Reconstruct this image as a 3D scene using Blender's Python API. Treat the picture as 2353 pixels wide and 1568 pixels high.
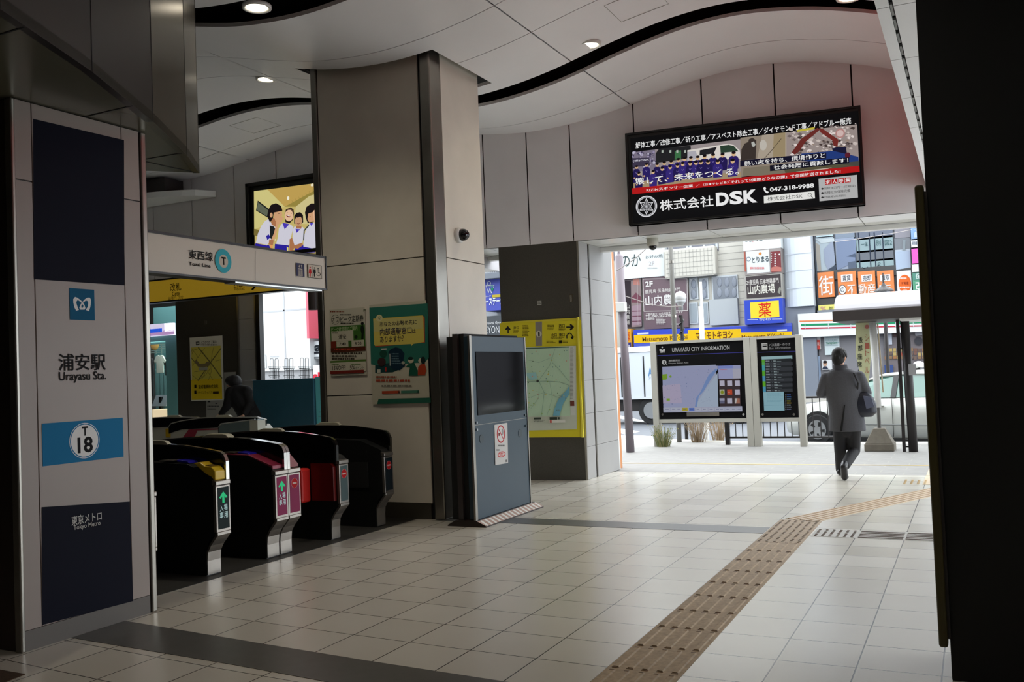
import bpy, bmesh, math, random
import numpy as np
from mathutils import Vector, Matrix
random.seed(7)
for o in list(bpy.data.objects): bpy.data.objects.remove(o)
SC = bpy.context.scene
COL = SC.collection
pi = math.pi
# ------------------------------------------------------------- camera (fitted from the vanishing points)
IW, IH = 2353, 1568
FOC, EYE = 2153.0, 1.52
CXY = np.array([IW/2, IH/2])
_y = np.array([2237-IW/2, 815-IH/2, FOC]); _y /= np.linalg.norm(_y)
_x = -np.array([-3200-IW/2, 1027-IH/2, FOC]); _x = _x-_y*(_x@_y); _x /= np.linalg.norm(_x)
_z = np.cross(_x, _y); _z = -_z if _z[1] > 0 else _z
RM = np.array([_x, _y, _z]); ORG = np.array([0, 0, EYE])
cam = bpy.data.cameras.new('camera'); camo = bpy.data.objects.new('camera', cam); COL.objects.link(camo)
cam.sensor_width = 36; cam.lens = FOC*36/IW; cam.clip_start = .05; cam.clip_end = 300
rx, up, bk = RM@[1, 0, 0], RM@[0, -1, 0], RM@[0, 0, -1]
camo.matrix_world = Matrix([[rx[i], up[i], bk[i], ORG[i]] for i in range(3)]+[[0, 0, 0, 1]])
SC.camera = camo
# ------------------------------------------------------------- world, exposure
SC.view_settings.view_transform = 'Standard'; SC.view_settings.look = 'None'
SC.view_settings.exposure = 0.0; SC.view_settings.gamma = 1; SC.view_settings.use_curve_mapping = False
w = bpy.data.worlds.new('overcast_sky'); SC.world = w; w.use_nodes = True
nt = w.node_tree; nt.nodes.clear()
wo = nt.nodes.new('ShaderNodeOutputWorld'); bg = nt.nodes.new('ShaderNodeBackground')
tc = nt.nodes.new('ShaderNodeTexCoord'); sp = nt.nodes.new('ShaderNodeSeparateXYZ'); rp = nt.nodes.new('ShaderNodeValToRGB')
nt.links.new(tc.outputs['Generated'], sp.inputs[0]); nt.links.new(sp.outputs['Z'], rp.inputs[0])
rp.color_ramp.elements[0].position = 0; rp.color_ramp.elements[0].color = (.80, .86, .92, 1)
rp.color_ramp.elements[1].position = .6; rp.color_ramp.elements[1].color = (.92, .97, 1.0, 1)
nt.links.new(rp.outputs[0], bg.inputs['Color']); bg.inputs['Strength'].default_value = 5.5
nt.links.new(bg.outputs[0], wo.inputs[0])
SC.cycles.max_bounces = 10; SC.cycles.diffuse_bounces = 7; SC.cycles.use_denoising = True
SC.cycles.sample_clamp_indirect = 6
# ------------------------------------------------------------- pixel <-> plane helpers (measuring the photograph)
def ray(px, py): return RM@np.array([px-CXY[0], py-CXY[1], FOC])
def hit(px, py, p0, n):
    d = ray(px, py); n = np.array(n, float); t = ((np.array(p0, float)-ORG)@n)/(d@n); return ORG+t*d
def onz(px, py, z=0.): return hit(px, py, (0, 0, z), (0, 0, 1))
def ony(px, py, y): return hit(px, py, (0, y, 0), (0, 1, 0))
def onx(px, py, x): return hit(px, py, (x, 0, 0), (1, 0, 0))
# ------------------------------------------------------------- materials
LK = [1.0]   # overall reflectance of the paints in a section
def lin(c):
    return tuple(LK[0]*((v/255/12.92) if v/255 <= .04045 else ((v/255+.055)/1.055)**2.4) for v in c)
MATS = {}
def mat(name, rgb, rough=.5, metal=0., noise=0., scale=8., emit=0., bump=0., spec=.5, alpha=1., aniso=0):
    if name in MATS: return MATS[name]
    m = bpy.data.materials.new(name); m.use_nodes = True; MATS[name] = m
    n = m.node_tree; b = n.nodes['Principled BSDF']; c = lin(rgb)
    b.inputs['Base Color'].default_value = (*c, 1); b.inputs['Roughness'].default_value = rough
    b.inputs['Metallic'].default_value = metal; b.inputs['Specular IOR Level'].default_value = spec
    if emit: b.inputs['Emission Color'].default_value = (*c, 1); b.inputs['Emission Strength'].default_value = emit
    if alpha < 1: b.inputs['Alpha'].default_value = alpha
    if noise or bump:
        t = n.nodes.new('ShaderNodeTexCoord'); x = n.nodes.new('ShaderNodeTexNoise')
        x.inputs['Scale'].default_value = scale; x.inputs['Detail'].default_value = 5
        if aniso:
            mp = n.nodes.new('ShaderNodeMapping'); mp.inputs['Scale'].default_value = (aniso, aniso, 1)
            n.links.new(t.outputs['Object'], mp.inputs[0]); n.links.new(mp.outputs[0], x.inputs['Vector'])
        else: n.links.new(t.outputs['Object'], x.inputs['Vector'])
        if noise:
            r = n.nodes.new('ShaderNodeValToRGB')
            r.color_ramp.elements[0].position = .3; r.color_ramp.elements[1].position = .7
            r.color_ramp.elements[0].color = (*[v*(1-noise) for v in c], 1); r.color_ramp.elements[1].color = (*[min(1, v*(1+noise*.6)) for v in c], 1)
            n.links.new(x.outputs['Fac'], r.inputs[0]); n.links.new(r.outputs[0], b.inputs['Base Color'])
        if bump:
            u = n.nodes.new('ShaderNodeBump'); u.inputs['Strength'].default_value = bump; u.inputs['Distance'].default_value = .01
            n.links.new(x.outputs['Fac'], u.inputs['Height']); n.links.new(u.outputs[0], b.inputs['Normal'])
    return m
def artmat(name, emit=0., rough=.65):
    if name in MATS: return MATS[name]
    m = bpy.data.materials.new(name); m.use_nodes = True; MATS[name] = m
    n = m.node_tree; b = n.nodes['Principled BSDF']; a = n.nodes.new('ShaderNodeAttribute'); a.attribute_name = 'Col'
    n.links.new(a.outputs['Color'], b.inputs['Base Color']); b.inputs['Roughness'].default_value = rough
    b.inputs['Specular IOR Level'].default_value = .12
    if emit:
        b.inputs['Base Color'].default_value = (0, 0, 0, 1); n.links.remove(b.inputs['Base Color'].links[0])
        n.links.new(a.outputs['Color'], b.inputs['Emission Color']); b.inputs['Emission Strength'].default_value = emit
    return m
PRINT = artmat('printed_graphics'); LIT = artmat('backlit_graphics', .95); LITOUT = artmat('outdoor_screen', .9)
M_ALU = mat('brushed_steel', (150, 146, 138), .28, .9, noise=.12, scale=3, aniso=1)
M_CHROME = mat('chrome', (200, 200, 198), .12, 1.)
M_BLACK = mat('black_plastic', (14, 14, 15), .35)
M_MATTE = mat('matte_black', (6, 7, 8), .8)
M_DARKM = mat('dark_painted_metal', (48, 42, 42), .45)
M_PANEL = mat('grey_wall_panel', (224, 221, 223), .42, noise=.05, scale=1.5)
M_CEIL = mat('white_vault_panel', (240, 239, 242), .35, noise=.03, scale=1)
M_STONE = mat('cream_stone_panel', (214, 207, 194), .38, noise=.07, scale=2.5)
M_LSTONE = mat('light_stone_panel', (156, 155, 154), .4, noise=.05, scale=2.5)
M_BSTONE = mat('dark_granite', (62, 59, 52), .4, noise=.18, scale=60)
M_WHITE = mat('white_paint', (225, 225, 222), .5)
# ------------------------------------------------------------- object helpers
def wloc(o):
    v = Vector((0, 0, 0))
    while o is not None: v += o.location; o = o.parent
    return v
def tag(o, label=None, cat=None, group=None, kind=None):
    if label: o['label'] = label
    if cat: o['category'] = cat
    if group: o['group'] = group
    if kind: o['kind'] = kind
    return o
def thing(name, label, cat, loc=(0, 0, 0), group=None, kind=None):
    o = bpy.data.objects.new(name, None); COL.objects.link(o); o.location = loc; o.empty_display_size = .1
    return tag(o, label, cat, group, kind)
def copy_tree(o, parent=None):
    kids = [k for k in bpy.data.objects if k.parent == o]
    c = o.copy(); COL.objects.link(c); c.parent = parent
    for k in kids: copy_tree(k, c)
    return c
class MB:
    def __init__(s): s.v = []; s.f = []; s.m = []; s.c = []; s.cur = 0; s.col = None
    def add(s, vs, fs):
        k = len(s.v); s.v += [tuple(map(float, p)) for p in vs]
        for f in fs: s.f.append([k+i for i in f]); s.m.append(s.cur); s.c.append(s.col)
    def box(s, x0, x1, y0, y1, z0, z1):
        x0, x1 = min(x0, x1), max(x0, x1); y0, y1 = min(y0, y1), max(y0, y1); z0, z1 = min(z0, z1), max(z0, z1)
        s.add([(x0, y0, z0), (x1, y0, z0), (x1, y1, z0), (x0, y1, z0), (x0, y0, z1), (x1, y0, z1), (x1, y1, z1), (x0, y1, z1)],
              [(0, 3, 2, 1), (4, 5, 6, 7), (0, 1, 5, 4), (1, 2, 6, 5), (2, 3, 7, 6), (3, 0, 4, 7)]); return s
    def prism(s, pts, ext):
        n = len(pts); e = np.array(ext, float); a = [np.array(p, float) for p in pts]
        nrm = sum((np.cross(a[i], a[(i+1) % n]) for i in range(n)), np.zeros(3))
        if nrm@e > 0: a = a[::-1]
        vs = a+[p+e for p in a]
        s.add(vs, [tuple(range(n)), tuple(range(2*n-1, n-1, -1))]+[(i, i+n, (i+1) % n+n, (i+1) % n) for i in range(n)]); return s
    def hbox(s, c, r, k):   # 8 corners: four of the base quad + offset vector
        s.prism(c, k); return s
    def tube(s, pts, r, n=8, cap=True):
        P = [Vector(p) for p in pts]; rs = r if isinstance(r, (list, tuple)) else [r]*len(P)
        t0 = (P[1]-P[0]).normalized(); a = t0.orthogonal().normalized(); k = len(s.v); vs = []
        for i, p in enumerate(P):
            t = ((P[min(i+1, len(P)-1)]-P[max(i-1, 0)])).normalized()
            a = (a-t*a.dot(t)).normalized(); b = t.cross(a)
            for j in range(n):
                q = 2*pi*j/n; vs.append(p+(a*math.cos(q)+b*math.sin(q))*rs[i])
        fs = [(i*n+j, i*n+(j+1) % n, (i+1)*n+(j+1) % n, (i+1)*n+j) for i in range(len(P)-1) for j in range(n)]
        if cap: fs += [tuple(range(n-1, -1, -1)), tuple(range((len(P)-1)*n, len(P)*n))]
        s.add(vs, fs); return s
    def lathe(s, c, prof, n=24, axis='z'):
        vs = []
        for r, h in prof:
            for j in range(n):
                q = 2*pi*j/n; x, y, z = r*math.cos(q), r*math.sin(q), h
                if axis == 'y': x, y, z = x, z, y
                if axis == 'x': x, y, z = z, x, y
                vs.append((c[0]+x, c[1]+y, c[2]+z))
        m = len(prof)
        fs = [(i*n+j, i*n+(j+1) % n, (i+1)*n+(j+1) % n, (i+1)*n+j) for i in range(m-1) for j in range(n)]
        fs += [tuple(range(n-1, -1, -1)), tuple(range((m-1)*n, m*n))]
        if axis == 'y': fs = [f[::-1] for f in fs]
        s.add(vs, fs); return s
    def ell(s, c, r, n=16, m=10):
        vs = [(c[0], c[1], c[2]-r[2])]
        for i in range(1, m):
            a = -pi/2+pi*i/m
            for j in range(n):
                q = 2*pi*j/n; vs.append((c[0]+r[0]*math.cos(a)*math.cos(q), c[1]+r[1]*math.cos(a)*math.sin(q), c[2]+r[2]*math.sin(a)))
        vs.append((c[0], c[1], c[2]+r[2])); L = len(vs)-1
        fs = [(0, 1+(j+1) % n, 1+j) for j in range(n)]
        fs += [(1+i*n+j, 1+i*n+(j+1) % n, 1+(i+1)*n+(j+1) % n, 1+(i+1)*n+j) for i in range(m-2) for j in range(n)]
        fs += [(L, 1+(m-2)*n+j, 1+(m-2)*n+(j+1) % n) for j in range(n)]
        s.add(vs, fs); return s
    def grid(s, P):   # rows of points
        n = len(P[0]); s.add([p for r in P for p in r], [(i*n+j, i*n+j+1, (i+1)*n+j+1, (i+1)*n+j) for i in range(len(P)-1) for j in range(n-1)]); return s
    def build(s, name, mats, parent=None, bevel=0, smooth=False, local=False, kind=None, label=None, rec=False):
        me = bpy.data.meshes.new(name); off = Vector((0, 0, 0)) if (parent is None or local) else wloc(parent)
        me.from_pydata([Vector(p)-off for p in s.v], [], s.f)
        for m in (mats if isinstance(mats, (list, tuple)) else [mats]): me.materials.append(m)
        me.polygons.foreach_set('material_index', s.m)
        if any(c is not None for c in s.c):
            at = me.attributes.new('Col', 'FLOAT_COLOR', 'CORNER'); buf = []
            for f, c in zip(s.f, s.c): buf += list((*(c or (1, 1, 1)), 1))*len(f)
            at.data.foreach_set('color', buf)
        if rec:
            bm = bmesh.new(); bm.from_mesh(me); bmesh.ops.recalc_face_normals(bm, faces=bm.faces); bm.to_mesh(me); bm.free()
        if smooth: me.polygons.foreach_set('use_smooth', [True]*len(me.polygons))
        me.update(); o = bpy.data.objects.new(name, me); COL.objects.link(o); o.parent = parent
        if bevel:
            b = o.modifiers.new('bevel', 'BEVEL'); b.width = bevel; b.segments = 2; b.limit_method = 'ANGLE'; b.angle_limit = .6
        if kind: o['kind'] = kind
        if label: o['label'] = label
        return o
# ------------------------------------------------------------- printed and lit graphics as flat coloured faces on a sign's real plane
_tc = {}
def textmesh(body, bold):
    cjk = [c for c in body if ord(c) > 0x2fff]
    bold = min(bold, .010 if any(ord(c) > 0x4dff for c in cjk) else .022) if cjk else min(bold, .045)
    k = (body, bold)
    if k not in _tc:
        cu = bpy.data.curves.new('t', 'FONT'); cu.body = body; cu.offset = bold; cu.resolution_u = 3
        o = bpy.data.objects.new('t', cu); COL.objects.link(o)
        me = bpy.data.meshes.new_from_object(o.evaluated_get(bpy.context.evaluated_depsgraph_get()))
        v = np.array([p.co[:2] for p in me.vertices]); _tc[k] = (v, [tuple(p.vertices) for p in me.polygons])
        bpy.data.objects.remove(o); bpy.data.curves.remove(cu); bpy.data.meshes.remove(me)
    return _tc[k]
class Art:
    """plane: p0 origin, u right, v up, n toward the reader; crop: photo-crop coordinates (ox, oy, scale)"""
    def __init__(s, p0, u, n, v=(0, 0, 1), off=.003, crop=(0, 0, 1.), local=False):
        s.u, s.v, s.n = [np.array(a, float)/np.linalg.norm(a) for a in (u, v, n)]
        s.p0 = np.array(p0, float)+s.n*off; s.b = MB(); s.k = 0; s.cr = crop; s.local = local; s.dl = .00022
    def P(s, x, y):
        if s.local: return np.array([x, y], float)
        q = hit(s.cr[0]+x/s.cr[2], s.cr[1]+y/s.cr[2], s.p0, s.n)-s.p0
        return np.array([q@s.u, q@s.v])
    def put(s, uv, faces, col):
        s.k += 1; o = s.p0+s.n*(s.k*s.dl); s.b.col = lin(col)
        s.b.add([o+s.u*a+s.v*b for a, b in uv], faces); return s
    def poly(s, pts, col): return s.put([s.P(*p) for p in pts], [tuple(range(len(pts)))], col)
    def rect(s, x0, y0, x1, y1, col):
        a, b = s.P(x0, y0), s.P(x1, y1); return s.put([(a[0], b[1]), (b[0], b[1]), (b[0], a[1]), (a[0], a[1])], [(0, 1, 2, 3)], col)
    def _rr(s, x, y, r):
        c = s.P(x, y); return c, abs((s.P(x+r, y)-c)[0]), abs((s.P(x, y+r)-c)[1])
    def ell(s, x, y, r, col, ry=None, n=28):
        c, a, b = s._rr(x, y, r); b = b*(ry/r) if ry else b
        return s.put([(c[0]+a*math.cos(2*pi*i/n), c[1]+b*math.sin(2*pi*i/n)) for i in range(n)], [tuple(range(n))], col)
    def disc(s, x, y, r, col, n=32):   # true circle, radius in metres measured as vertical pixels
        c, a, b = s._rr(x, y, r)
        return s.put([(c[0]+b*math.cos(2*pi*i/n), c[1]+b*math.sin(2*pi*i/n)) for i in range(n)], [tuple(range(n))], col)
    def ring(s, x, y, r, wd, col, n=32, a0=0, a1=2*pi, round=True):
        c, a, b = s._rr(x, y, r); a = b if round else a; k = 1-wd/r; m = n+1
        pts = [(c[0]+a*q*math.cos(a0+(a1-a0)*i/n), c[1]+b*q*math.sin(a0+(a1-a0)*i/n)) for i in range(m) for q in (1, k)]
        return s.put(pts, [(2*i, 2*i+2, 2*i+3, 2*i+1) for i in range(n)], col)
    def line(s, pts, wd, col):
        P = [s.P(*p) for p in pts]; h = abs((s.P(pts[0][0], pts[0][1]+wd)-P[0])[1])/2
        for a, b in zip(P[:-1], P[1:]):
            d = b-a; L = np.linalg.norm(d)
            if L < 1e-9: continue
            d = d/L; q = np.array([-d[1], d[0]])*h; s.k -= .5
            s.put([a-q-d*h*.5, b-q+d*h*.5, b+q+d*h*.5, a+q-d*h*.5], [(0, 1, 2, 3)], col)
        return s
    def text(s, body, x0, y0, x1, y1, col, bold=.012):
        a, b = s.P(x0, y0), s.P(x1, y1); v, f = textmesh(body, bold)
        if len(v) == 0: return s
        lo, hi = v.min(0), v.max(0); t = (v-lo)/(hi-lo+1e-9)
        uv = np.stack([a[0]+(b[0]-a[0])*t[:, 0], b[1]+(a[1]-b[1])*t[:, 1]], 1); return s.put(uv, f, col)
    def bars(s, x0, y0, x1, y1, rows, col, seed=1, fill=.55):   # unreadable small print
        r = random.Random(seed)
        for i in range(rows):
            ya, yb = y0+(y1-y0)*i/rows, y0+(y1-y0)*(i+fill)/rows; x = x0; e = x1-(x1-x0)*r.random()*.3
            while x < e:
                wdt = (x1-x0)*(.03+.09*r.random()); s.k -= .9; s.rect(x, ya, min(x+wdt, e), yb, col); x += wdt+(x1-x0)*.02
        return s
    def build(s, name, m, parent=None, label=None, local=False):
        o = s.b.build(name, m, parent, label=label, local=local)
        return o
# ============================================================= SETTING
def zc(x):
    X = [-16, -14, -13.3, -12.3, -11.5, -10.9, -10.2, -9.5, -8.9, -8.3, -7.6, -6.9, -6.2, -5.5, -4.9, -4.3, -3.7, -3.1, -2.6, -2.15, -1.7, -1.2, -.7, -.3, 6]
    Z = [5.5, 5.3, 5.2, 5.12, 5.17, 5.27, 5.36, 5.44, 5.45, 5.40, 5.27, 5.1, 4.95, 4.90, 4.94, 5.04, 5.20, 5.34, 5.41, 5.42, 5.37, 5.27, 5.12, 4.98, 4.9]
    return sum(np.interp(x+d, X, Z)*k for d, k in ((-.3, .15), (-.15, .2), (0, .3), (.15, .2), (.3, .15)))
# floor with its tile grid in the material
def floormat():
    m = bpy.data.materials.new('polished_floor_tile'); m.use_nodes = True; n = m.node_tree; N = n.nodes; L = n.links
    b = N['Principled BSDF']; g = N.new('ShaderNodeNewGeometry'); s = N.new('ShaderNodeSeparateXYZ'); L.new(g.outputs['Position'], s.inputs[0])
    def mth(op, a, b_=None, clamp=False):
        q = N.new('ShaderNodeMath'); q.operation = op; q.use_clamp = clamp
        for i, v in enumerate((a, b_)):
            if v is None: continue
            if isinstance(v, (int, float)): q.inputs[i].default_value = v
            else: L.new(v, q.inputs[i])
        return q.outputs[0]
    X, Y = s.outputs['X'], s.outputs['Y']
    wx = mth('MAXIMUM', mth('MULTIPLY', mth('ADD', X, 1.4), -1.), 0.)
    fade = mth('DIVIDE', mth('SUBTRACT', 7.6, Y), 2.4, True)
    warp = mth('MULTIPLY', mth('MULTIPLY', mth('POWER', wx, 1.5), .030), fade)   # bends the near rows to follow the lens curvature
    yy = mth('SUBTRACT', Y, warp)
    def joint(c, o, p, wd):
        f = mth('FRACT', mth('DIVIDE', mth('ADD', c, o), p)); d = mth('MINIMUM', f, mth('SUBTRACT', 1., f))
        return mth('LESS_THAN', d, wd/p/2), mth('FLOOR', mth('DIVIDE', mth('ADD', c, o), p))
    x0_ = mth('ADD', X, 1.75); xx = mth('ADD', mth('MULTIPLY', mth('MINIMUM', x0_, 0.), .944), mth('MAXIMUM', x0_, 0.))
    jx, ix = joint(xx, 38.5, .385, .0068); jy, iy = joint(yy, 31.26, .3975, .0068)
    J = mth('MAXIMUM', jx, jy)
    cv = N.new('ShaderNodeCombineXYZ'); L.new(ix, cv.inputs[0]); L.new(iy, cv.inputs[1])
    wn = N.new('ShaderNodeTexWhiteNoise'); wn.noise_dimensions = '2D'; L.new(cv.outputs[0], wn.inputs['Vector'])
    no = N.new('ShaderNodeTexNoise'); no.inputs['Scale'].default_value = 3.; no.inputs['Detail'].default_value = 6; L.new(g.outputs['Position'], no.inputs['Vector'])
    val = mth('ADD', mth('MULTIPLY', wn.outputs['Value'], .07), mth('MULTIPLY', no.outputs['Fac'], .08))
    r = N.new('ShaderNodeValToRGB'); L.new(val, r.inputs[0]); r.color_ramp.elements[0].color = (*lin((204, 199, 187)), 1); r.color_ramp.elements[1].color = (*lin((220, 216, 206)), 1)
    r.color_ramp.elements[1].position = .26
    mx = N.new('ShaderNodeMix'); mx.data_type = 'RGBA'; L.new(J, mx.inputs[0]); L.new(r.outputs[0], mx.inputs[6]); mx.inputs[7].default_value = (*lin((46, 41, 36)), 1)
    L.new(mx.outputs[2], b.inputs['Base Color'])
    L.new(mth('ADD', mth('MULTIPLY', wn.outputs['Value'], .04), .24), b.inputs['Roughness']); b.inputs['Specular IOR Level'].default_value = .75
    bp = N.new('ShaderNodeBump'); bp.inputs['Strength'].default_value = .25; bp.inputs['Distance'].default_value = .004; bp.invert = True
    L.new(J, bp.inputs['Height']); L.new(bp.outputs[0], b.inputs['Normal']); return m
MFLOOR = floormat()
b = MB(); b.box(-20, 8, -4, 13.08, -.2, 0); tag(b.build('floor', MFLOOR), kind='structure')
M_BAND = mat('dark_floor_band', (84, 82, 80), .35, noise=.1, scale=12)
b = MB(); b.box(-5.15, -1.76, 8.49, 8.82, 0, .002); b.build('trim_1', M_BAND, kind='structure')
b = MB(); b.prism([(-5.04, 3.98, .0), (-3.7, 3.90, 0), (-3.0, 3.84, 0), (-1.8, 3.8, 0), (-1.8, 4.12, 0), (-3.0, 4.2, 0), (-3.7, 4.26, 0), (-5.04, 4.385, 0)], (0, 0, .002)); b.build('trim_2', M_BAND, kind='structure')
# dark mat floor in the gate zone
b = MB(); b.prism([(-5.40, 4.7, 0), (-5.40, 8.53, 0), (-6.6, 8.53, 0), (-9.2, 8.53, 0), (-9.2, 4.7, 0)], (0, 0, .003)); b.build('trim_3', mat('gate_floor', (40, 38, 34), .6, noise=.1, scale=20), kind='structure')
b = MB(); b.prism([onz(0, 1541), onz(58, 1551), onz(18, 1567), onz(-60, 1590)], (0, 0, .004)); b.build('trim_11', mat('brown_mat', (70, 50, 30), .9, noise=.3, scale=40), kind='structure')
# outside ground
M_SIDE = mat('pavement_slabs', (140, 138, 135), .7, noise=.10, scale=6)
def slabmat():
    m = M_SIDE; n = m.node_tree; N, L = n.nodes, n.links; b = N['Principled BSDF']; src = b.inputs['Base Color'].links[0].from_socket
    g = N.new('ShaderNodeNewGeometry'); br = N.new('ShaderNodeTexBrick'); L.new(g.outputs['Position'], br.inputs['Vector']); L.new(src, br.inputs['Color1']); L.new(src, br.inputs['Color2'])
    br.inputs['Mortar'].default_value = (*lin((148, 145, 138)), 1); br.inputs['Scale'].default_value = 1; br.inputs['Mortar Size'].default_value = .008
    br.inputs['Brick Width'].default_value = .6; br.inputs['Row Height'].default_value = .3; L.new(br.outputs[0], b.inputs['Base Color'])
slabmat()
b = MB(); b.prism([(-60, 13.08, -.2), (60, 13.08, -.2), (60, 17.95, -.2), (-2.6, 17.95, -.2), (-4.2, 18.25, -.2), (-6.8, 19.1, -.2), (-20, 24, -.2), (-60, 24, -.2)], (0, 0, .19)); b.build('sidewalk', M_SIDE, kind='structure')
b = MB(); b.tube([(60, 18.02, -.06), (-2.6, 18.02, -.06), (-4.2, 18.32, -.06), (-6.8, 19.17, -.06), (-20, 24.1, -.06)], .085, 6); b.build('curb', mat('curb_concrete', (205, 203, 196), .8, noise=.1, scale=5), kind='structure')
b = MB(); b.box(-70, 70, 13.2, 39, -.5, -.14); b.build('road', mat('asphalt', (92, 95, 101), .8, noise=.12, scale=30), kind='structure')
b = MB()
for q in ([(1423, 985), (1470, 992), (1440, 1000), (1423, 995)], [(1423, 1000), (1500, 1003), (1500, 1009), (1423, 1006)], [(1423, 955), (1500, 972), (1500, 975), (1423, 962)]): b.prism([onz(*p, z=-.139) for p in q], (0, 0, .002))
b.build('road_marking', mat('road_paint', (225, 226, 226), .7), kind='structure')
b = MB(); b.box(-70, 70, 39, 60, -.5, 0); b.build('far_sidewalk', M_SIDE, kind='structure')
b = MB(); b.box(-9, 5, 14.32, 14.38, -.012, -.006); b.build('trim_4', mat('tan_line', (196, 172, 118), .7), kind='structure')
# --- back wall right (lintel, slightly skewed), panels with joints
wd = np.array([.9915, .130, 0]); wn_ = np.array([.130, -.9915, 0]); W0 = np.array([-4.85, 12.04, 0])
def WS(x, z=0, off=0): return W0+wd*((x-W0[0])/wd[0])+wn_*off+np.array([0, 0, z])
jx_ = [-6.6, -6.18, -5.53, -4.90, -4.00, -3.08, -2.15, -1.215, -.28, .65, 1.6, 2.6, 3.6, 4.6, 5.6, 6.9]
def panelwall(name, xs, pf, zt, zb, nrm, m, th=.06, gap=.0095):
    b = MB()
    for a, c in zip(xs[:-1], xs[1:]):
        k = 6; top = [(a+gap+(c-a-2*gap)*i/k) for i in range(k+1)]
        pts = [pf(a+gap, zb), pf(c-gap, zb)]+[pf(x, zt(x)) for x in top[::-1]]
        b.prism(pts, -nrm*th)
    b.cur = 1
    pts = [pf(xs[0], zb+.012)-nrm*.02, pf(xs[-1], zb+.012)-nrm*.02]+[pf(x, zt(x))-nrm*.02 for x in np.linspace(xs[-1], xs[0], 40)]
    b.prism(pts, -nrm*.3)
    return tag(b.build(name, [m, M_MATTE], rec=False), kind='structure')
panelwall('wall_back', jx_, lambda x, z: WS(x, z), lambda x: zc(x)+.08, 3.31, wn_, M_PANEL)
# lintel soffit panels and the outer rail
b = MB()
for a, c in zip(jx_[:-1], jx_[1:]):
    y0, y1 = WS(a)[1], WS(c)[1]
    for (ya, yb) in ((.01, .62), (.635, .86)):
        b.prism([(a+.006, y0+ya, 3.31), (c-.006, y1+ya, 3.31), (c-.006, max(y1+yb, 0), 3.31), (a+.006, y0+yb, 3.31)], (0, 0, .05))
b.cur = 1; b.prism([WS(-6.6, 3.33)+[0, .02, 0], WS(6.9, 3.33)+[0, .02, 0], WS(6.9, 3.33)+[0, 1.0, 0], WS(-6.6, 3.33)+[0, 1.0, 0]], (0, 0, 2.6))
b.build('trim_5', [mat('soffit_panel', (216, 216, 212), .3), M_MATTE], kind='structure')
b = MB(); b.prism([WS(-6.6, 3.24)+[0, .88, 0], WS(6.9, 3.24)+[0, .88, 0], WS(6.9, 3.24)+[0, 1.0, 0], WS(-6.6, 3.24)+[0, 1.0, 0]], (0, 0, .075))
b.build('trim_6', mat('white_rail', (222, 222, 220), .35), bevel=.01, kind='structure')
# --- back wall left part
Y_L = 12.2
nl = np.array([0, -1., 0])
panelwall('wall_left', [-16, -14.9, -14, -13.06, -12.13, -11.16, -10.24, -9.3, -8.4, -7.5, -6.6], lambda x, z: np.array([x, Y_L, z]), lambda x: zc(x)+.08, 3.1, nl, M_PANEL)
b = MB(); b.box(-16, -6.6, 12.22, 13.1, 3.12, 5.6); b.box(-6.61, -6.55, 11.8, 12.9, 3.3, 5.6); b.build('trim_7', M_PANEL, kind='structure')
# --- ceiling: vault panels with slots and seams, dark void above
ys = [(-4, -1.6), (-1.6, .8), (.8, 3.3), (3.75, 6.38), (6.9, 8.1), (8.1, 8.95), (8.95, 10.05), (10.45, 11.5), (11.5, 13.05)]
xb = [-16, -14.2, -10.8, -7.55, -4.03, -.42]
b = MB(); g = .0075
PIL = (-6.70, -4.9, 8.42, 9.78)   # hole for the pillar head
for (ya, yb) in ys:
    for xa, xe in zip(xb[:-1], xb[1:]):
        X = list(np.linspace(xa+g, xe-g, 36))
        for i in range(len(X)-1):
            x0, x1 = X[i], X[i+1]; xm = (x0+x1)/2
            segs = [(ya+g, yb-g)]
            if PIL[0] < xm < PIL[1]:
                segs = [(s0, s1) for s0, s1 in ((ya+g, min(yb-g, PIL[2])), (max(ya+g, PIL[3]), yb-g)) if s1 > s0+.02]
            for s0, s1 in segs:
                z0, z1 = zc(x0), zc(x1)
                b.add([(x0, s0, z0), (x1, s0, z1), (x1, s1, z1), (x0, s1, z0), (x0, s0, z0+.04), (x1, s0, z1+.04), (x1, s1, z1+.04), (x0, s1, z0+.04)],
                      [(0, 3, 2, 1), (0, 1, 5, 4), (2, 3, 7, 6), (4, 5, 6, 7)])
# service hatches: thin outlines
b.cur = 1
def hatch(cx, cy, w_):
    for (dx0, dx1, dy0, dy1) in ((-w_, w_, -w_, -w_+.006), (-w_, w_, w_-.006, w_), (-w_, -w_+.006, -w_, w_), (w_-.006, w_, -w_, w_)):
        x0, x1 = cx+dx0, cx+dx1; b.prism([(x0, cy+dy0, zc(x0)-.001), (x1, cy+dy0, zc(x1)-.001), (x1, cy+dy1, zc(x1)-.001), (x0, cy+dy1, zc(x0)-.001)], (0, 0, .003))
hatch(-3.0, 9.4, .27); hatch(-9.6, 11.0, .27)
ob = b.build('ceiling', [M_CEIL, mat('hatch_line', (150, 147, 143), .6)]); ob['kind'] = 'structure'
b = MB()
for i in range(60):
    x0, x1 = -16+i*.26, -16+(i+1)*.26; z0, z1 = zc(x0)+.22, zc(x1)+.22
    b.add([(x0, -4, z0), (x1, -4, z1), (x1, 13.1, z1), (x0, 13.1, z0)], [(0, 3, 2, 1)])
b.box(-16, -.3, -4, 13.1, 5.9, 6.0); b.build('trim_8', M_MATTE, kind='structure')
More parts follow.
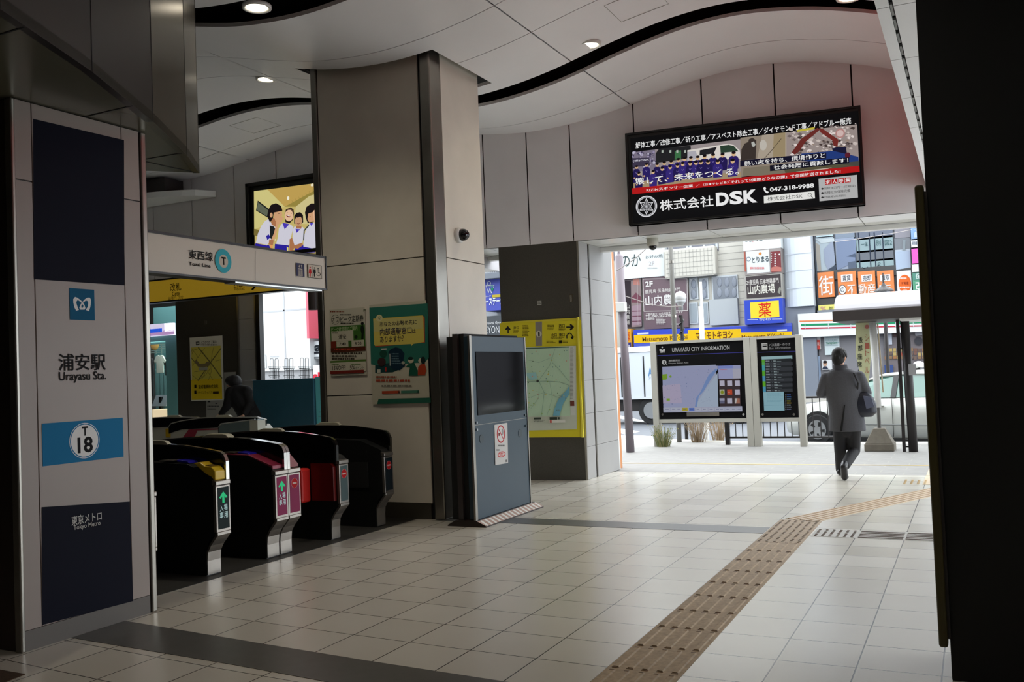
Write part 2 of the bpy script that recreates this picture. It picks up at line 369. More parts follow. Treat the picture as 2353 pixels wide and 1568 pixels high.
# lower soffit on the right with a slotted groove
b = MB(); yl = [4.3, 5.05] + [5.95+1.09*i for i in range(7)]
for a, c in zip([-4, -1, 2]+yl[:1]+yl[1:], [-1, 2, 4.3]+yl[1:]+[13.3]):
    for (xa, xe) in ((-.42, -.345), (-.325, 1.5), (1.51, 3.2), (3.21, 7)):
        if c > a+.05: b.box(xa+.003, xe, a+.005, c-.005, 3.6, 3.64)
b.cur = 1; b.box(-.41, 7, -4, 13.3, 3.62, 5.8)
b.build('trim_9', [M_CEIL, M_MATTE], kind='structure')
b = MB(); b.box(-.42, -.411, 2, 12.55, 3.645, 5.3); b.build('trim_10', mat('red_fascia', (226, 40, 44), .4, emit=.10), kind='structure')
b = MB()
for i in range(40): b.box(-.342, -.328, 2+i*.28, 2+i*.28+.2, 3.602, 3.618)
b.build('ceiling_groove', mat('groove_grey', (120, 120, 118), .5, .4), kind='structure')
# shell that closes the hall out of view
M_SHELL = mat('plain_wall', (92, 90, 86), .6)
b = MB(); b.box(-20, 8, -4.2, -4, 0, 6); b.build('wall_front', M_SHELL, kind='structure')
b = MB(); b.box(-20.2, -20, -4.2, 16, 0, 6); b.build('wall_far_left', M_SHELL, kind='structure')
b = MB(); b.box(-20, -16, -4, 16, 3.5, 3.7); b.box(-16.05, -16, -4, 13, 3.5, 5.9); b.box(7, 7.2, -4.2, 6.2, 0, 6); b.box(-20, -15, 16, 16.2, 0, 3.7); b.box(7, 7.2, 12.4, 13.3, 0, 6); b.box(7, 7.2, 6.2, 12.4, 3.3, 6)
b.build('wall_right', M_SHELL, kind='structure')
# dark wall block close on the right and its rail
M_NEAR = mat('near_dark_wall', (9, 9, 8), .6)
b = MB(); b.box(-.165, 1.6, 4.86, 5.3, 0, 3.62); b.build('wall_near', M_NEAR, bevel=.004, kind='structure')
t = thing('door_edge_bar', 'dark olive vertical bar fixed to the edge of the black wall at right', 'bar', (-.19, 4.84, 0))
b = MB(); b.box(-.212, -.172, 4.80, 4.88, .165, 2.33); b.build('bar', mat('olive_paint', (74, 65, 30), .4), t, bevel=.012)
b = MB(); b.box(-.175, -.16, 4.83, 4.86, .2, 2.3); b.build('bracket', M_DARKM, t)
# --- bulkhead on the upper left: curved in plan
zb = 3.27
bc = [(-3.0, -4), (-3.0, -1), (-3.3, 1.2), (-3.62, 2.1)]+[tuple(onz(*p, z=zb)[:2]) for p in [(0, 20), (212, 165), (352, 280), (430, 357), (458, 398)]]
bc[4:4] = []
M_BULK = mat('bronze_panel', (46, 42, 40), .35, .3, noise=.05, scale=2); M_BULKS = mat('bulkhead_soffit', (92, 90, 76), .25, noise=.04, scale=2)
b = MB()
for i, ((x0, y0), (x1, y1)) in enumerate(zip(bc[:-1], bc[1:])):
    d = np.array([x1-x0, y1-y0, 0]); d /= np.linalg.norm(d); nn = np.array([d[1], -d[0], 0]); b.cur = 1 if i >= len(bc)-3 else 0
    b.prism([(x0, y0, zb), (x1, y1, zb), (x1, y1, 5.85), (x0, y0, 5.85)], -nn*.05)
    b.cur = 2; b.prism([np.array([x1, y1, zb])-d*.006, np.array([x1, y1, zb])+d*.002, np.array([x1, y1, 5.8])+d*.002, np.array([x1, y1, 5.8])-d*.006], nn*.0015)
b.build('bulkhead', [M_BULK, mat('bronze_steel', (120, 114, 104), .25, .85, noise=.1, scale=4), M_MATTE], kind='structure')
far = [tuple(onz(328, 393, z=zb)[:2])]
b = MB(); ring_ = [(-.0+x, y) for x, y in bc]+far+[(-9, 5.1), (-16, 5.0), (-16, -4)]
b.prism([(x, y, zb+.002) for x, y in ring_], (0, 0, .06)); b.cur = 1
def strip(p, q, wdt=.012, z=zb-.0005):
    p, q = np.array([*p, z]), np.array([*q, z]); d = (q-p)/np.linalg.norm(q-p); nn = np.array([-d[1], d[0], 0])*wdt/2; b.prism([p-nn, q-nn, q+nn, p+nn], (0, 0, .004))
for p, q in (((0, 80), (55, 62)), ((190, 270), (305, 243)), ((330, 367), (418, 352)), ((330, 371), (450, 397))): strip(onz(*p, z=zb)[:2], onz(*q, z=zb)[:2])
b.cur = 2; b.prism([(*bc[-1], zb+.05), (*far[0], zb+.05), (*far[0], 5.85), (*bc[-1], 5.85)], (0, -.05, 0))
b.build('bulkhead_soffit', [M_BULKS, M_MATTE, M_BULK], kind='structure')
# canopy shelf (rounded, lit pale) beyond the bulkhead
t = thing('wall_canopy', 'small rounded pale canopy slab on the far left wall under the vault', 'canopy', (-12.1, 11.6, 4.7))
b = MB(); b.add([], []); pts = []
for i in range(13):
    a = i/12; pts.append((-14.0+2.45*a, 12.18-.75*math.sin(pi*min(1, a*.5+.5)) if a > 0 else 12.18-.75, 4.74))
b.prism([(-14.0, 12.19, 4.74)]+[(-14.0+2.45*a, 12.18-.72*math.sqrt(max(0, 1-a**2.2)), 4.74) for a in np.linspace(0, 1, 14)], (0, 0, .10)); b.build('slab', M_WHITE, t)
b = MB(); b.box(-14, -12.3, 11.75, 12.18, 4.84, 5.1); b.build('housing', M_DARKM, t)
# door/jamb stone return right of the dark pillar : see pillars
# ============================================================= PILLARS
t = thing('pillar', 'large square cream stone pillar with brushed steel corner in the middle of the hall', 'pillar', (-5.9, 9.2, 0))
px0, px1, py0, py1 = -6.62, -5.055, 8.53, 9.66
b = MB()
for z0, z1 in ((.17, 1.33), (1.34, 2.785), (2.795, 5.35)):
    b.box(px0+.09, px1-.15, py0, py0+.05, z0, z1)            # poster face slabs
    b.box(px1-.05, px1, py0+.24, py1-.02, z0, z1)
    b.box(px0, px0+.05, py0+.09, py1-.09, z0, z1); b.box(px0+.09, px1-.09, py1-.05, py1, z0, z1)
b.build('stone_cladding', M_STONE, t, bevel=.003)
b = MB(); b.box(px0+.02, px1-.02, py0+.02, py1-.02, 0, 5.4); b.build('core', M_MATTE, t)
b = MB(); b.box(px0, px1-.16, py0-.004, py0+.02, 0, .165); b.box(px1-.02, px1+.004, py0+.24, py1, 0, .165); b.build('skirting', mat('dark_skirting', (58, 54, 46), .5), t)
b = MB(); b.box(px1-.118, px1-.012, py0-.012, py0+.03, 0, 5.35); b.box(px1-.04, px1+.012, py0-.012, py0+.22, 0, 5.35); b.build('steel_corner', M_ALU, t, bevel=.015)
b = MB(); b.box(px0, px0+.08, py0-.012, py0+.03, 0, 5.3); b.build('steel_edge', M_ALU, t, bevel=.012)
b = MB()  # recess around the pillar head
b.box(-6.72, -4.88, 8.40, 8.42, 5.12, 5.6); b.box(-6.72, -4.88, 9.78, 9.80, 5.12, 5.6); b.box(-6.74, -6.72, 8.4, 9.8, 5.1, 5.6); b.box(-4.88, -4.86, 8.4, 9.8, 5.0, 5.6)
b.build('head_recess', M_MATTE, t)
# wall camera on the pillar
t = thing('dome_camera', 'black dome security camera on the right face of the big pillar', 'camera', (-5.03, 9.03, 3.06))
b = MB(); b.lathe((-5.055, 9.03, 3.06), [(.085, 0), (.085, .03), (.075, .05)], 24, 'x'); b.build('mount', M_WHITE, t, smooth=True)
b = MB(); b.ell((-4.99, 9.03, 3.06), (.075, .068, .068)); b.build('dome', mat('smoked_dome', (16, 16, 18), .08), t, smooth=True)
# station column on the left
t = thing('pillar', 'pale station name pillar with navy and blue panels at the left edge', 'pillar', (-5.6, 4.2, 0))
b = MB(); b.box(-6.6, -5.06, 3.68, 4.63, 0, 3.27); b.build('core', M_DARKM, t)
b = MB(); b.box(-6.6, -5.07, 3.655, 3.69, .0, 3.265); b.build('steel_face', mat('dark_steel_face', (74, 62, 56), .28, .7, noise=.1, scale=3), t, bevel=.004)
b = MB(); b.box(-5.075, -5.045, 3.79, 4.452, .12, 3.265)
b.box(-5.075, -5.045, 3.67, 3.784, .12, 2.78); b.box(-5.075, -5.045, 3.67, 3.784, 2.787, 3.265); b.box(-5.075, -5.045, 4.458, 4.60, .12, 2.78); b.box(-5.075, -5.045, 4.458, 4.60, 2.787, 3.265)
b.build('pale_panel', mat('pale_panel', (150, 137, 130), .4, noise=.03, scale=2), t, bevel=.002)
b = MB(); b.box(-5.075, -5.045, 3.67, 4.60, .0, .118); b.build('skirting', mat('grey_skirting', (96, 90, 84), .5), t)
b = MB(); b.box(-5.08, -5.035, 4.612, 4.655, 0, 3.265); b.box(-5.09, -5.03, 3.640, 3.668, 0, 3.265); b.build('steel_corner', M_ALU, t, bevel=.008)
NAVY = (8, 10, 28)
a = Art((-5.045, 0, 0), (0, 1, 0), (1, 0, 0), off=.002)
a.poly([(76, 273), (285, 322), (286, 656), (78, 642)], NAVY)
a.poly([(96, 1166), (298, 1153), (306, 1382), (97, 1437)], NAVY)
a.rect(96, 974, 284, 1050, (28, 112, 156))
a.rect(159, 662, 218, 737, (18, 88, 122))
# metro mark : two looping strokes
W_ = (226, 226, 224)
lg = lambda *P: a.poly([(150+x/9.44, 650+y/9.44) for x, y in P], W_)
def ribbon(pts, col=W_):   # quads between an outer and an inner outline
    for (o0, i0), (o1, i1) in zip(pts[:-1], pts[1:]): a.k -= .9; a.poly([(150+x/9.44, 650+y/9.44) for x, y in (o0, o1, i1, i0)], col)
ribbon([((235, 608), (295, 590)), ((200, 540), (270, 540)), ((175, 440), (240, 450)), ((170, 360), (236, 412)), ((210, 308), (262, 380)), ((260, 325), (290, 386)), ((320, 370), (345, 430)), ((372, 415), (368, 440))])
ribbon([((510, 620), (440, 590)), ((540, 530), (480, 530)), ((556, 430), (496, 450)), ((556, 370), (490, 405)), ((530, 325), (460, 388)), ((480, 322), (430, 395)), ((420, 360), (395, 425)), ((368, 415), (368, 440))])
lg((370, 425), (410, 475), (435, 550), (415, 585), (320, 585), (300, 545), (325, 475)); a.poly([(150+x/9.44, 650+y/9.44) for x, y in ((370, 465), (392, 505), (375, 545), (345, 540), (345, 500))], (18, 88, 122))
a.text('浦安駅', 134, 813, 243, 851, (24, 24, 26), .012); a.text('Urayasu Sta.', 135, 855, 244, 878, (24, 24, 26), .014)
a.disc(194, 1013, 41, (215, 222, 226)); a.disc(194, 1013, 39.4, (28, 112, 156)); a.disc(194, 1013, 37, (226, 226, 224))
a.text('T', 187, 981, 202, 1001, (20, 20, 22), .03); a.text('18', 177, 1006, 213, 1039, (20, 20, 22), .03)
a.text('東京メトロ', 163, 1187, 233, 1196, (190, 188, 184), .008); a.text('Tokyo Metro', 168, 1208, 230, 1210, (190, 188, 184), .008)
a.build('station_lettering', PRINT, t)
# dark granite pillars under the lintel
t = thing('pillar', 'dark granite pillar with pale tiled side behind the yellow area map', 'pillar', (-5.4, 12.2, 0))
b = MB(); b.prism([WS(-6.0, 0), WS(-4.85, 0), WS(-4.85, 0)+[0, .3, 0], WS(-6.0, 0)+[0, .3, 0]], (0, 0, 3.31)); b.build('granite_face', M_BSTONE, t)
b = MB()
for (y0, y1) in ((12.07, 12.40), (12.47, 13.36)):
    z = 0
    for dz in (.45, .46, .46, .47, .47, .50, .50):
        b.box(-5.2, -4.845, y0, y1, z+.002, z+dz-.002); z += dz
b.build('tiled_side', M_LSTONE, t, bevel=.003)
b = MB(); b.box(-5.95, -4.875, 12.15, 13.3, 0, 3.3); b.build('core', M_MATTE, t)
b = MB(); b.box(-4.862, -4.835, 12.035, 12.062, 0, 3.31); b.build('steel_edge', M_ALU, t); b = MB(); b.box(-4.86, -4.84, 12.425, 12.445, 0, 3.3); b.build('steel_strip', M_ALU, t)
a = Art(WS(-4.85, 0), wd, wn_, off=.004, crop=(1090, 540, 4.9))
a.rect(708, 745, 757, 788, (168, 168, 160)); a.bars(713, 752, 752, 784, 3, (70, 68, 62), 3)
a.rect(1065, 665, 1112, 752, (76, 70, 58)); a.rect(1075, 680, 1098, 748, (140, 138, 128)); a.bars(1078, 684, 1096, 745, 6, (60, 58, 52), 4)
a.build('notice_stickers', PRINT, t)
t = thing('post', 'slim orange and white post just outside the doorway edge', 'post', (-4.95, 13.8, 0))
b = MB(); b.box(-4.96, -4.87, 13.40, 13.46, -.0, 3.3); b.build('white_post', M_WHITE, t)
b = MB(); b.box(-5.03, -4.93, 13.62, 13.72, -.01, 3.5); b.build('orange_post', mat('orange_brown', (196, 132, 84), .6), t)
t = thing('pillar', 'dark granite pillar with bus map poster behind the ticket gates', 'pillar', (-11.8, 12.2, 0))
b = MB(); b.box(-12.58, -11.16, 12.2, 12.5, 0, 3.1); b.build('granite_face', mat('dark_granite_b', (60, 57, 50), .45, noise=.15, scale=60), t)
b = MB()
for z in np.arange(0, 3.0, .52): b.box(-11.155, -10.80, 12.22, 12.34, z+.002, min(z+.518, 3.1))
b.build('tiled_side', M_LSTONE, t, bevel=.003)
for (x0, x1, y0, y1) in ((-11.17, -11.145, 12.19, 12.215), (-10.80, -10.775, 12.2, 12.4)):
    b = MB(); b.box(x0, x1, y0, y1, 0, 3.1); b.build('steel_edge', M_ALU, t)
b = MB(); b.box(-10.77, -10.69, 12.2, 12.3, 0, 3.1); b.build('black_jamb', M_BLACK, t)
a = Art((0, 12.2, 0), (1, 0, 0), (0, -1, 0), off=.004, crop=(300, 700, 4.902))
a.rect(830, 185, 862, 222, (110, 108, 100)); a.bars(834, 190, 860, 220, 3, (60, 58, 54), 5); a.build('notice_stickers', PRINT, t)

# ============================================================= POSTERS AND NOTICES
def board(name, label, cat, a, quad, m, th=.012, frame=None, fm=None, back=None, art='printed_face', matr=None):
    """thin board behind Art a; quad = (x0,y0,x1,y1) in the art's crop pixels"""
    p, q = a.P(quad[0], quad[1]), a.P(quad[2], quad[3]); c = a.p0+a.u*(p[0]+q[0])/2+a.v*q[1]
    t = thing(name, label, cat, tuple(c))
    f = lambda s_, r_, d: a.p0+a.u*s_+a.v*r_+a.n*d
    b = MB(); b.prism([f(p[0], q[1], -.0005), f(q[0], q[1], -.0005), f(q[0], p[1], -.0005), f(p[0], p[1], -.0005)], -a.n*th); b.build(back or 'sheet', m, t)
    if frame:
        w_, d_ = frame; b = MB()
        for (u0, u1, v0, v1) in ((p[0]-w_, q[0]+w_, p[1], p[1]+w_), (p[0]-w_, q[0]+w_, q[1]-w_, q[1]), (p[0]-w_, p[0], q[1], p[1]), (q[0], q[0]+w_, q[1], p[1])):
            b.prism([f(u0, v0, d_), f(u1, v0, d_), f(u1, v1, d_), f(u0, v1, d_)], -a.n*(th+d_))
        b.build('frame', fm or M_BLACK, t, bevel=.003)
    a.build(art, matr or PRINT, t); return t
M_PAPER = mat('paper', (206, 202, 190), .6)
C5 = (730, 660, 5.225)
a = Art((0, 8.53, 0), (1, 0, 0), (0, -1, 0), off=.017, crop=C5)
PA = (188, 184, 168)
a.rect(140, 275, 590, 1052, PA)
a.bars(150, 288, 345, 306, 1, (120, 60, 40), 11, .8); a.text('JR', 545, 264, 582, 292, (40, 70, 40), .02)
a.ring(212, 392, 60, 5, (50, 60, 44)); a.text('オフ', 172, 358, 250, 425, (34, 40, 34), .005); a.text('ピーク定期券', 272, 352, 552, 412, (34, 40, 34), .01)
a.bars(272, 325, 425, 343, 1, (50, 50, 46), 12, .8); a.bars(275, 430, 450, 448, 1, (50, 50, 46), 13, .8)
a.rect(152, 478, 578, 765, (60, 104, 40)); a.text('ピーク時間帯のご案内', 165, 487, 478, 520, (168, 184, 140), .01)
a.rect(165, 535, 432, 640, (190, 186, 166)); a.bars(172, 545, 245, 562, 1, (70, 80, 60), 14, .8); a.text('浦安', 250, 572, 345, 625, (34, 34, 30), .01)
a.poly([(520, 470), (545, 455), (560, 500), (555, 560), (550, 625), (525, 625), (528, 560), (515, 510)], (22, 34, 22)); a.ell(538, 438, 18, (24, 26, 22)); a.ell(462, 600, 20, (30, 44, 28))
a.rect(160, 655, 225, 735, (118, 44, 26)); a.rect(228, 655, 372, 715, (190, 186, 166)); a.rect(408, 642, 562, 708, (190, 186, 166))
a.text('7:40', 262, 668, 342, 700, (34, 34, 30), .01); a.text('8:20', 448, 660, 528, 694, (34, 34, 30), .01)
a.rect(160, 735, 578, 765, (84, 40, 22)); a.bars(200, 740, 560, 752, 1, (196, 70, 46), 15, .9)
for i, y in enumerate((785, 820, 852)): a.bars(172, y, 580-i*60, y+20, 1, (60, 52, 40), 16+i, .8)
a.rect(155, 888, 585, 912, (84, 116, 52)); a.rect(155, 912, 585, 1010, (196, 192, 174)); a.ring(370, 960, 1, .5, (60, 60, 60))
a.text('15%OFF!', 180, 948, 340, 992, (44, 40, 30), .012); a.text('5%', 390, 945, 450, 990, (44, 40, 30), .012); a.text('ポイント', 455, 952, 560, 985, (44, 40, 30), 0)
a.bars(172, 922, 290, 936, 1, (90, 120, 60), 20, .8); a.bars(400, 922, 530, 936, 1, (90, 120, 60), 21, .8); a.rect(155, 1010, 560, 1030, (120, 40, 32))
board('poster', 'small green and white off-peak pass poster, left one on the pillar', 'poster', a, (140, 275, 590, 1052), M_PAPER, .002)
a = Art((0, 8.53, 0), (1, 0, 0), (0, -1, 0), off=.017, crop=C5)
T1 = (44, 108, 94); T2 = (26, 60, 62)
a.rect(620, 215, 1345, 1395, (186, 182, 164)); a.poly([(620, 248), (1320, 195), (1335, 850), (1290, 905), (1020, 925), (690, 1032), (690, 940), (640, 930)], T1)
a.poly([(690, 940), (900, 905), (1060, 960), (1000, 965), (960, 1000), (900, 1025), (690, 1032)], T2)
a.poly([(680, 385), (1262, 340), (1285, 365), (1288, 668), (690, 718)], (176, 60, 40)); a.poly([(668, 380), (1255, 340), (1270, 355), (1277, 660), (1150, 682), (1125, 708), (1120, 684), (690, 706), (678, 690)], (206, 190, 92))
a.poly([(668, 395), (1255, 352), (1262, 500), (675, 540)], (196, 188, 120))
a.ell(740, 372, 40, (206, 200, 150)); a.text('Q', 725, 352, 756, 390, (70, 100, 70), 0)
a.text('あなたのお勤め先に', 745, 420, 1192, 448, (30, 34, 50), .012); a.text('内部通報窓口', 748, 500, 1130, 562, (26, 28, 60), .025); a.text('は', 1135, 505, 1180, 552, (26, 28, 60), .015)
a.text('ありますか？', 750, 596, 1035, 652, (30, 34, 50), .012)
a.poly([(880, 745), (940, 722), (1000, 740), (1045, 800), (1030, 880), (1055, 940), (990, 1000), (900, 990), (860, 920), (850, 780)], (20, 44, 60))
a.rect(862, 800, 878, 945, (170, 176, 170)); a.bars(890, 795, 1010, 940, 5, (90, 118, 128), 22, .45); a.rect(765, 738, 830, 752, (190, 196, 186)); a.ell(790, 800, 45, (30, 74, 60)); a.ell(770, 900, 50, (60, 40, 40))
a.rect(715, 990, 758, 1030, (190, 190, 176)); a.rect(810, 965, 830, 1015, (176, 48, 40))
a.poly([(1095, 1065), (1110, 960), (1060, 960), (1085, 930), (1160, 905), (1205, 1000), (1205, 1065)], (28, 84, 66)); a.ell(1122, 880, 34, (196, 188, 164)); a.ell(1118, 858, 32, (24, 48, 44), ry=20)
a.poly([(1205, 1060), (1210, 960), (1240, 930), (1290, 920), (1310, 1000), (1290, 1058)], (166, 62, 34)); a.ell(1243, 885, 32, (196, 190, 168)); a.ell(1268, 880, 26, (26, 40, 40), ry=45); a.ell(1030, 910, 20, (170, 176, 160))
a.bars(705, 1070, 1020, 1092, 1, (150, 70, 50), 24, .8); a.bars(705, 1110, 1165, 1140, 1, (160, 66, 44), 25, .8); a.bars(770, 1180, 1235, 1196, 1, (90, 84, 74), 26, .8)
a.rect(775, 1250, 990, 1275, (166, 70, 44)); a.poly([(965, 1275), (980, 1240), (995, 1275)], (80, 50, 40)); a.rect(1005, 1245, 1220, 1270, (70, 120, 100)); a.poly([(1195, 1270), (1210, 1232), (1225, 1270)], (40, 80, 70))
a.poly([(718, 1405), (735, 1345), (1360, 1328), (1362, 1388)], (38, 96, 78))
board('poster', 'large teal poster with a yellow speech bubble, right one on the pillar', 'poster', a, (620, 215, 1345, 1395), M_PAPER, .002)
# bus map poster + notices on the far granite pillar
C2 = (300, 700, 4.902)
a = Art((0, 12.2, 0), (1, 0, 0), (0, -1, 0), off=.02, crop=C2)
a.rect(665, 375, 1050, 1078, (226, 224, 212)); a.rect(682, 484, 1026, 858, (222, 208, 88)); a.rect(682, 850, 1034, 1066, (240, 208, 36))
a.rect(736, 420, 776, 458, (40, 40, 40)); a.rect(742, 428, 770, 446, (196, 194, 182)); a.text('バスのりば ご案内', 792, 414, 968, 438, (60, 58, 52), .01); a.bars(792, 448, 970, 464, 1, (120, 118, 108), 31, .8)
G = (120, 112, 66)
a.line([(765, 486), (905, 660), (1030, 830)], 14, G); a.line([(1020, 495), (905, 650), (760, 858)], 12, G); a.line([(682, 600), (760, 690)], 9, G); a.poly([(740, 620), (780, 670), (840, 665), (860, 645), (900, 650), (890, 690), (820, 712), (760, 700), (725, 650)], (138, 124, 86))
for L_ in ([(690, 500), (760, 590), (700, 690)], [(840, 490), (800, 540), (760, 600)], [(935, 486), (920, 560), (905, 660), (910, 760), (880, 850)], [(720, 760), (860, 740), (930, 850)], [(860, 720), (830, 800), (770, 850)], [(700, 560), (690, 520), (760, 500)], [(960, 640), (1020, 620)], [(700, 800), (760, 850)], [(800, 840), (860, 780), (900, 720)]): a.line(L_, 4, G)
a.rect(770, 712, 870, 738, (176, 174, 160))
a.rect(720, 906, 745, 942, (30, 28, 20)); a.text('京成電鉄株式会社', 765, 908, 992, 944, (70, 56, 20), .01); a.rect(720, 972, 745, 1008, (30, 28, 20)); a.text('ベイシティバス', 765, 976, 925, 1004, (150, 116, 30), .01); a.rect(930, 980, 996, 1006, (70, 56, 20))
board('poster', 'yellow bus map poster on the dark granite pillar behind the gates', 'poster', a, (665, 375, 1050, 1078), M_PAPER, .01)
a = Art((0, 12.2, 0), (1, 0, 0), (0, -1, 0), off=.012, crop=C2)
a.rect(850, 1078, 1052, 1290, (158, 156, 150)); a.rect(872, 1090, 898, 1102, (30, 30, 30)); a.bars(866, 1140, 1020, 1156, 1, (70, 70, 70), 33, .8); a.bars(866, 1172, 980, 1188, 1, (70, 70, 70), 34, .8); a.rect(955, 1110, 978, 1122, (80, 80, 80))
board('notice', 'white notice sheet hanging just below the yellow bus map', 'notice', a, (850, 1078, 1052, 1290), M_PAPER, .004)
a = Art((0, 12.2, 0), (1, 0, 0), (0, -1, 0), off=.008, crop=C2)
a.rect(1052, 765, 1196, 1290, (150, 149, 143)); board('notice', 'plain pale sheet right of the bus map, behind the person in black', 'notice', a, (1052, 765, 1196, 1290), M_PAPER, .004)

# ============================================================= OVERHEAD SIGNS
C3 = (320, 520, 5.059)
BEI = (196, 186, 170)
t = thing('line_sign', 'long white overhead sign with the turquoise T ring above the ticket gates', 'sign', (-5.42, 6.0, 2.36))
yA, yB = 4.66, 7.09
b = MB(); b.box(-5.52, -5.405, yA, yB, 2.372, 2.655); b.build('sign_box', mat('sign_white', BEI, .4), t)
b = MB(); b.box(-5.54, -5.395, yA, yB+.012, 2.655, 2.675); b.box(-5.54, -5.395, yA, yB+.012, 2.357, 2.372); b.box(-5.54, -5.395, yB, yB+.014, 2.357, 2.675); b.build('edge_trim', M_BLACK, t)
b = MB(); b.box(-5.53, -5.41, 5.9, yB-.05, 2.345, 2.357); b.build('sign_underside', mat('bright_strip', (235, 238, 236), .3, .6), t)  # pale reflective strip for the bright underside of the sign, no lamp
a = Art((-5.402, 0, 0), (0, 1, 0), (1, 0, 0), off=.002, crop=C3)
K = (30, 30, 32)
a.line([(1352, 285), (1352, 628)], 3, (110, 104, 96))
a.text('東西線', 574, 268, 858, 412, (14, 14, 16), .02); a.build('line_name', PRINT, t); a = Art((-5.402, 0, 0), (0, 1, 0), (1, 0, 0), off=.002, crop=C3); a.text('Tozai Line', 577, 412, 830, 484, (14, 14, 16), .02)
a.build('line_name_romaji', PRINT, t); a = Art((-5.402, 0, 0), (0, 1, 0), (1, 0, 0), off=.003, crop=C3); a.ell(978, 405, 94, (66, 168, 182), ry=138); a.ell(980, 408, 52, BEI, ry=76); a.text('T', 954, 356, 1008, 454, (24, 24, 24), .04)
a.build('line_symbol', PRINT, t); a = Art((-5.402, 0, 0), (0, 1, 0), (1, 0, 0), off=.003, crop=C3); a.rect(1820, 425, 1922, 590, (64, 66, 92)); a.ring(1871, 530, 1, .5, BEI); a.rect(1845, 490, 1899, 582, BEI); a.rect(1850, 497, 1894, 576, (64, 66, 92))
for i in range(3): a.rect(1855+i*13, 515, 1863+i*13, 570, BEI); a.ell(1859+i*13, 508, 5, BEI)
a.poly([(1848, 468), (1858, 480), (1868, 468), (1861, 468), (1861, 450), (1855, 450), (1855, 468)], BEI); a.poly([(1874, 462), (1884, 448), (1894, 462), (1887, 462), (1887, 480), (1881, 480), (1881, 462)], BEI)
a.rect(1955, 438, 2122, 616, (70, 66, 62)); a.rect(1961, 444, 2116, 610, BEI)
a.ell(1983, 480, 8, (190, 40, 44)); a.poly([(1972, 495), (1994, 497), (2001, 550), (1990, 550), (1988, 588), (1978, 587), (1976, 548), (1966, 546)], (190, 40, 44)); a.line([(2007, 462), (2007, 592)], 5, K)
a.ell(2034, 486, 8, K); a.poly([(2022, 500), (2046, 502), (2049, 545), (2042, 545), (2040, 588), (2028, 587), (2026, 543), (2019, 541)], K)
a.ell(2075, 494, 7, K); a.line([(2074, 503), (2076, 540), (2096, 545), (2106, 572)], 7, K); a.line([(2076, 520), (2094, 525)], 5, K); a.ring(2078, 556, 24, 5, K, a0=-2.9, a1=1.0, round=False)
a.build('sign_lettering', PRINT, t)
t = thing('hanger_post', 'short metal bracket post holding the overhead sign against the pillar', 'bracket', (-6.6, 8.35, 2.3))
b = MB(); b.tube([(-6.55, 8.36, 2.3), (-6.55, 8.36, 2.62)], .055, 14); b.tube([(-6.55, 8.36, 2.62), (-6.55, 8.36, 2.9)], .02, 10); b.box(-6.58, -6.52, 8.36, 8.53, 2.78, 2.82); b.build('post', M_DARKM, t)
t = thing('gate_sign', 'yellow overhead gate sign with black arrow behind the white sign', 'sign', (-10.4, 11.0, 2.85))
b = MB(); b.box(-12.6, -8.42, 11.0, 11.12, 2.885, 3.215); b.build('sign_box', mat('sign_yellow', (206, 166, 44), .4, emit=.22), t)
b = MB(); b.box(-12.62, -8.40, 10.99, 11.13, 3.215, 3.24); b.box(-12.62, -8.40, 10.99, 11.13, 2.862, 2.885); b.build('edge_trim', M_BLACK, t)
for xh in (-12.5, -8.55):
    b = MB(); b.box(xh, xh+.03, 11.04, 11.07, 3.24, 5.3); b.build('hanger_rod', M_DARKM, t)
a = Art((0, 11.0, 0), (1, 0, 0), (0, -1, 0), off=.003, crop=C3)
K2 = (20, 14, 4)
a.text('改札', 356, 668, 488, 748, K2, .012); a.text('Gate', 380, 764, 470, 804, K2, .01); a.text('検票口  개찰', 338, 822, 512, 862, (90, 66, 20), 0)
a.build('gate_lettering', PRINT, t); a = Art((0, 11.0, 0), (1, 0, 0), (0, -1, 0), off=.004, crop=C3); a.text('西口', 1098, 650, 1200, 708, (60, 44, 16), .008); a.text('West Exit', 1098, 712, 1225, 740, (60, 44, 16), 0)
a.poly([(1258, 668), (1338, 668), (1375, 668), (1375, 682), (1325, 742), (1300, 738), (1335, 692), (1258, 692)], (24, 18, 8))
a.build('sign_lettering', PRINT, t)
# ============================================================= TV SCREEN WITH PHOTO (left wall)
C6 = (560, 400, 7.84)
a = Art((0, 12.2, 0), (1, 0, 0), (0, -1, 0), off=.10, crop=C6); a.dl = .0006
Q = lambda *p: p
a.poly([(185, 310), (1385, 155), (1412, 1445), (200, 1340)], (196, 178, 106))
a.poly([(185, 310), (430, 280), (740, 590), (460, 640), (260, 480), (230, 660), (440, 780), (440, 900), (190, 1000)], (206, 196, 128))
a.poly([(430, 280), (1385, 160), (1385, 240), (740, 590)], (190, 158, 84)); a.poly([(740, 590), (1385, 240), (1388, 330), (1180, 420), (940, 590)], (150, 134, 64)); a.poly([(940, 590), (1180, 400), (1390, 330), (1400, 900), (900, 900)], (206, 194, 138))
for i in range(8): a.line([(870+i*62, 480-i*33), (890+i*62, 520-i*33)], 6, (150, 128, 60))
a.poly([(258, 480), (470, 640), (440, 790), (226, 660)], (30, 34, 30)); a.poly([(262, 508), (445, 655), (425, 765), (240, 650)], (96, 102, 84))
a.ell(806, 438, 22, (240, 236, 214), ry=34); a.ell(1238, 200, 26, (236, 226, 196))
a.poly([(190, 990), (300, 1010), (260, 1130), (190, 1100)], (120, 106, 54))
SK = (206, 158, 118); SK2 = (170, 114, 78); HR = (26, 20, 22); SH = (206, 204, 216); BL = (44, 34, 150); BL2 = (24, 18, 84)
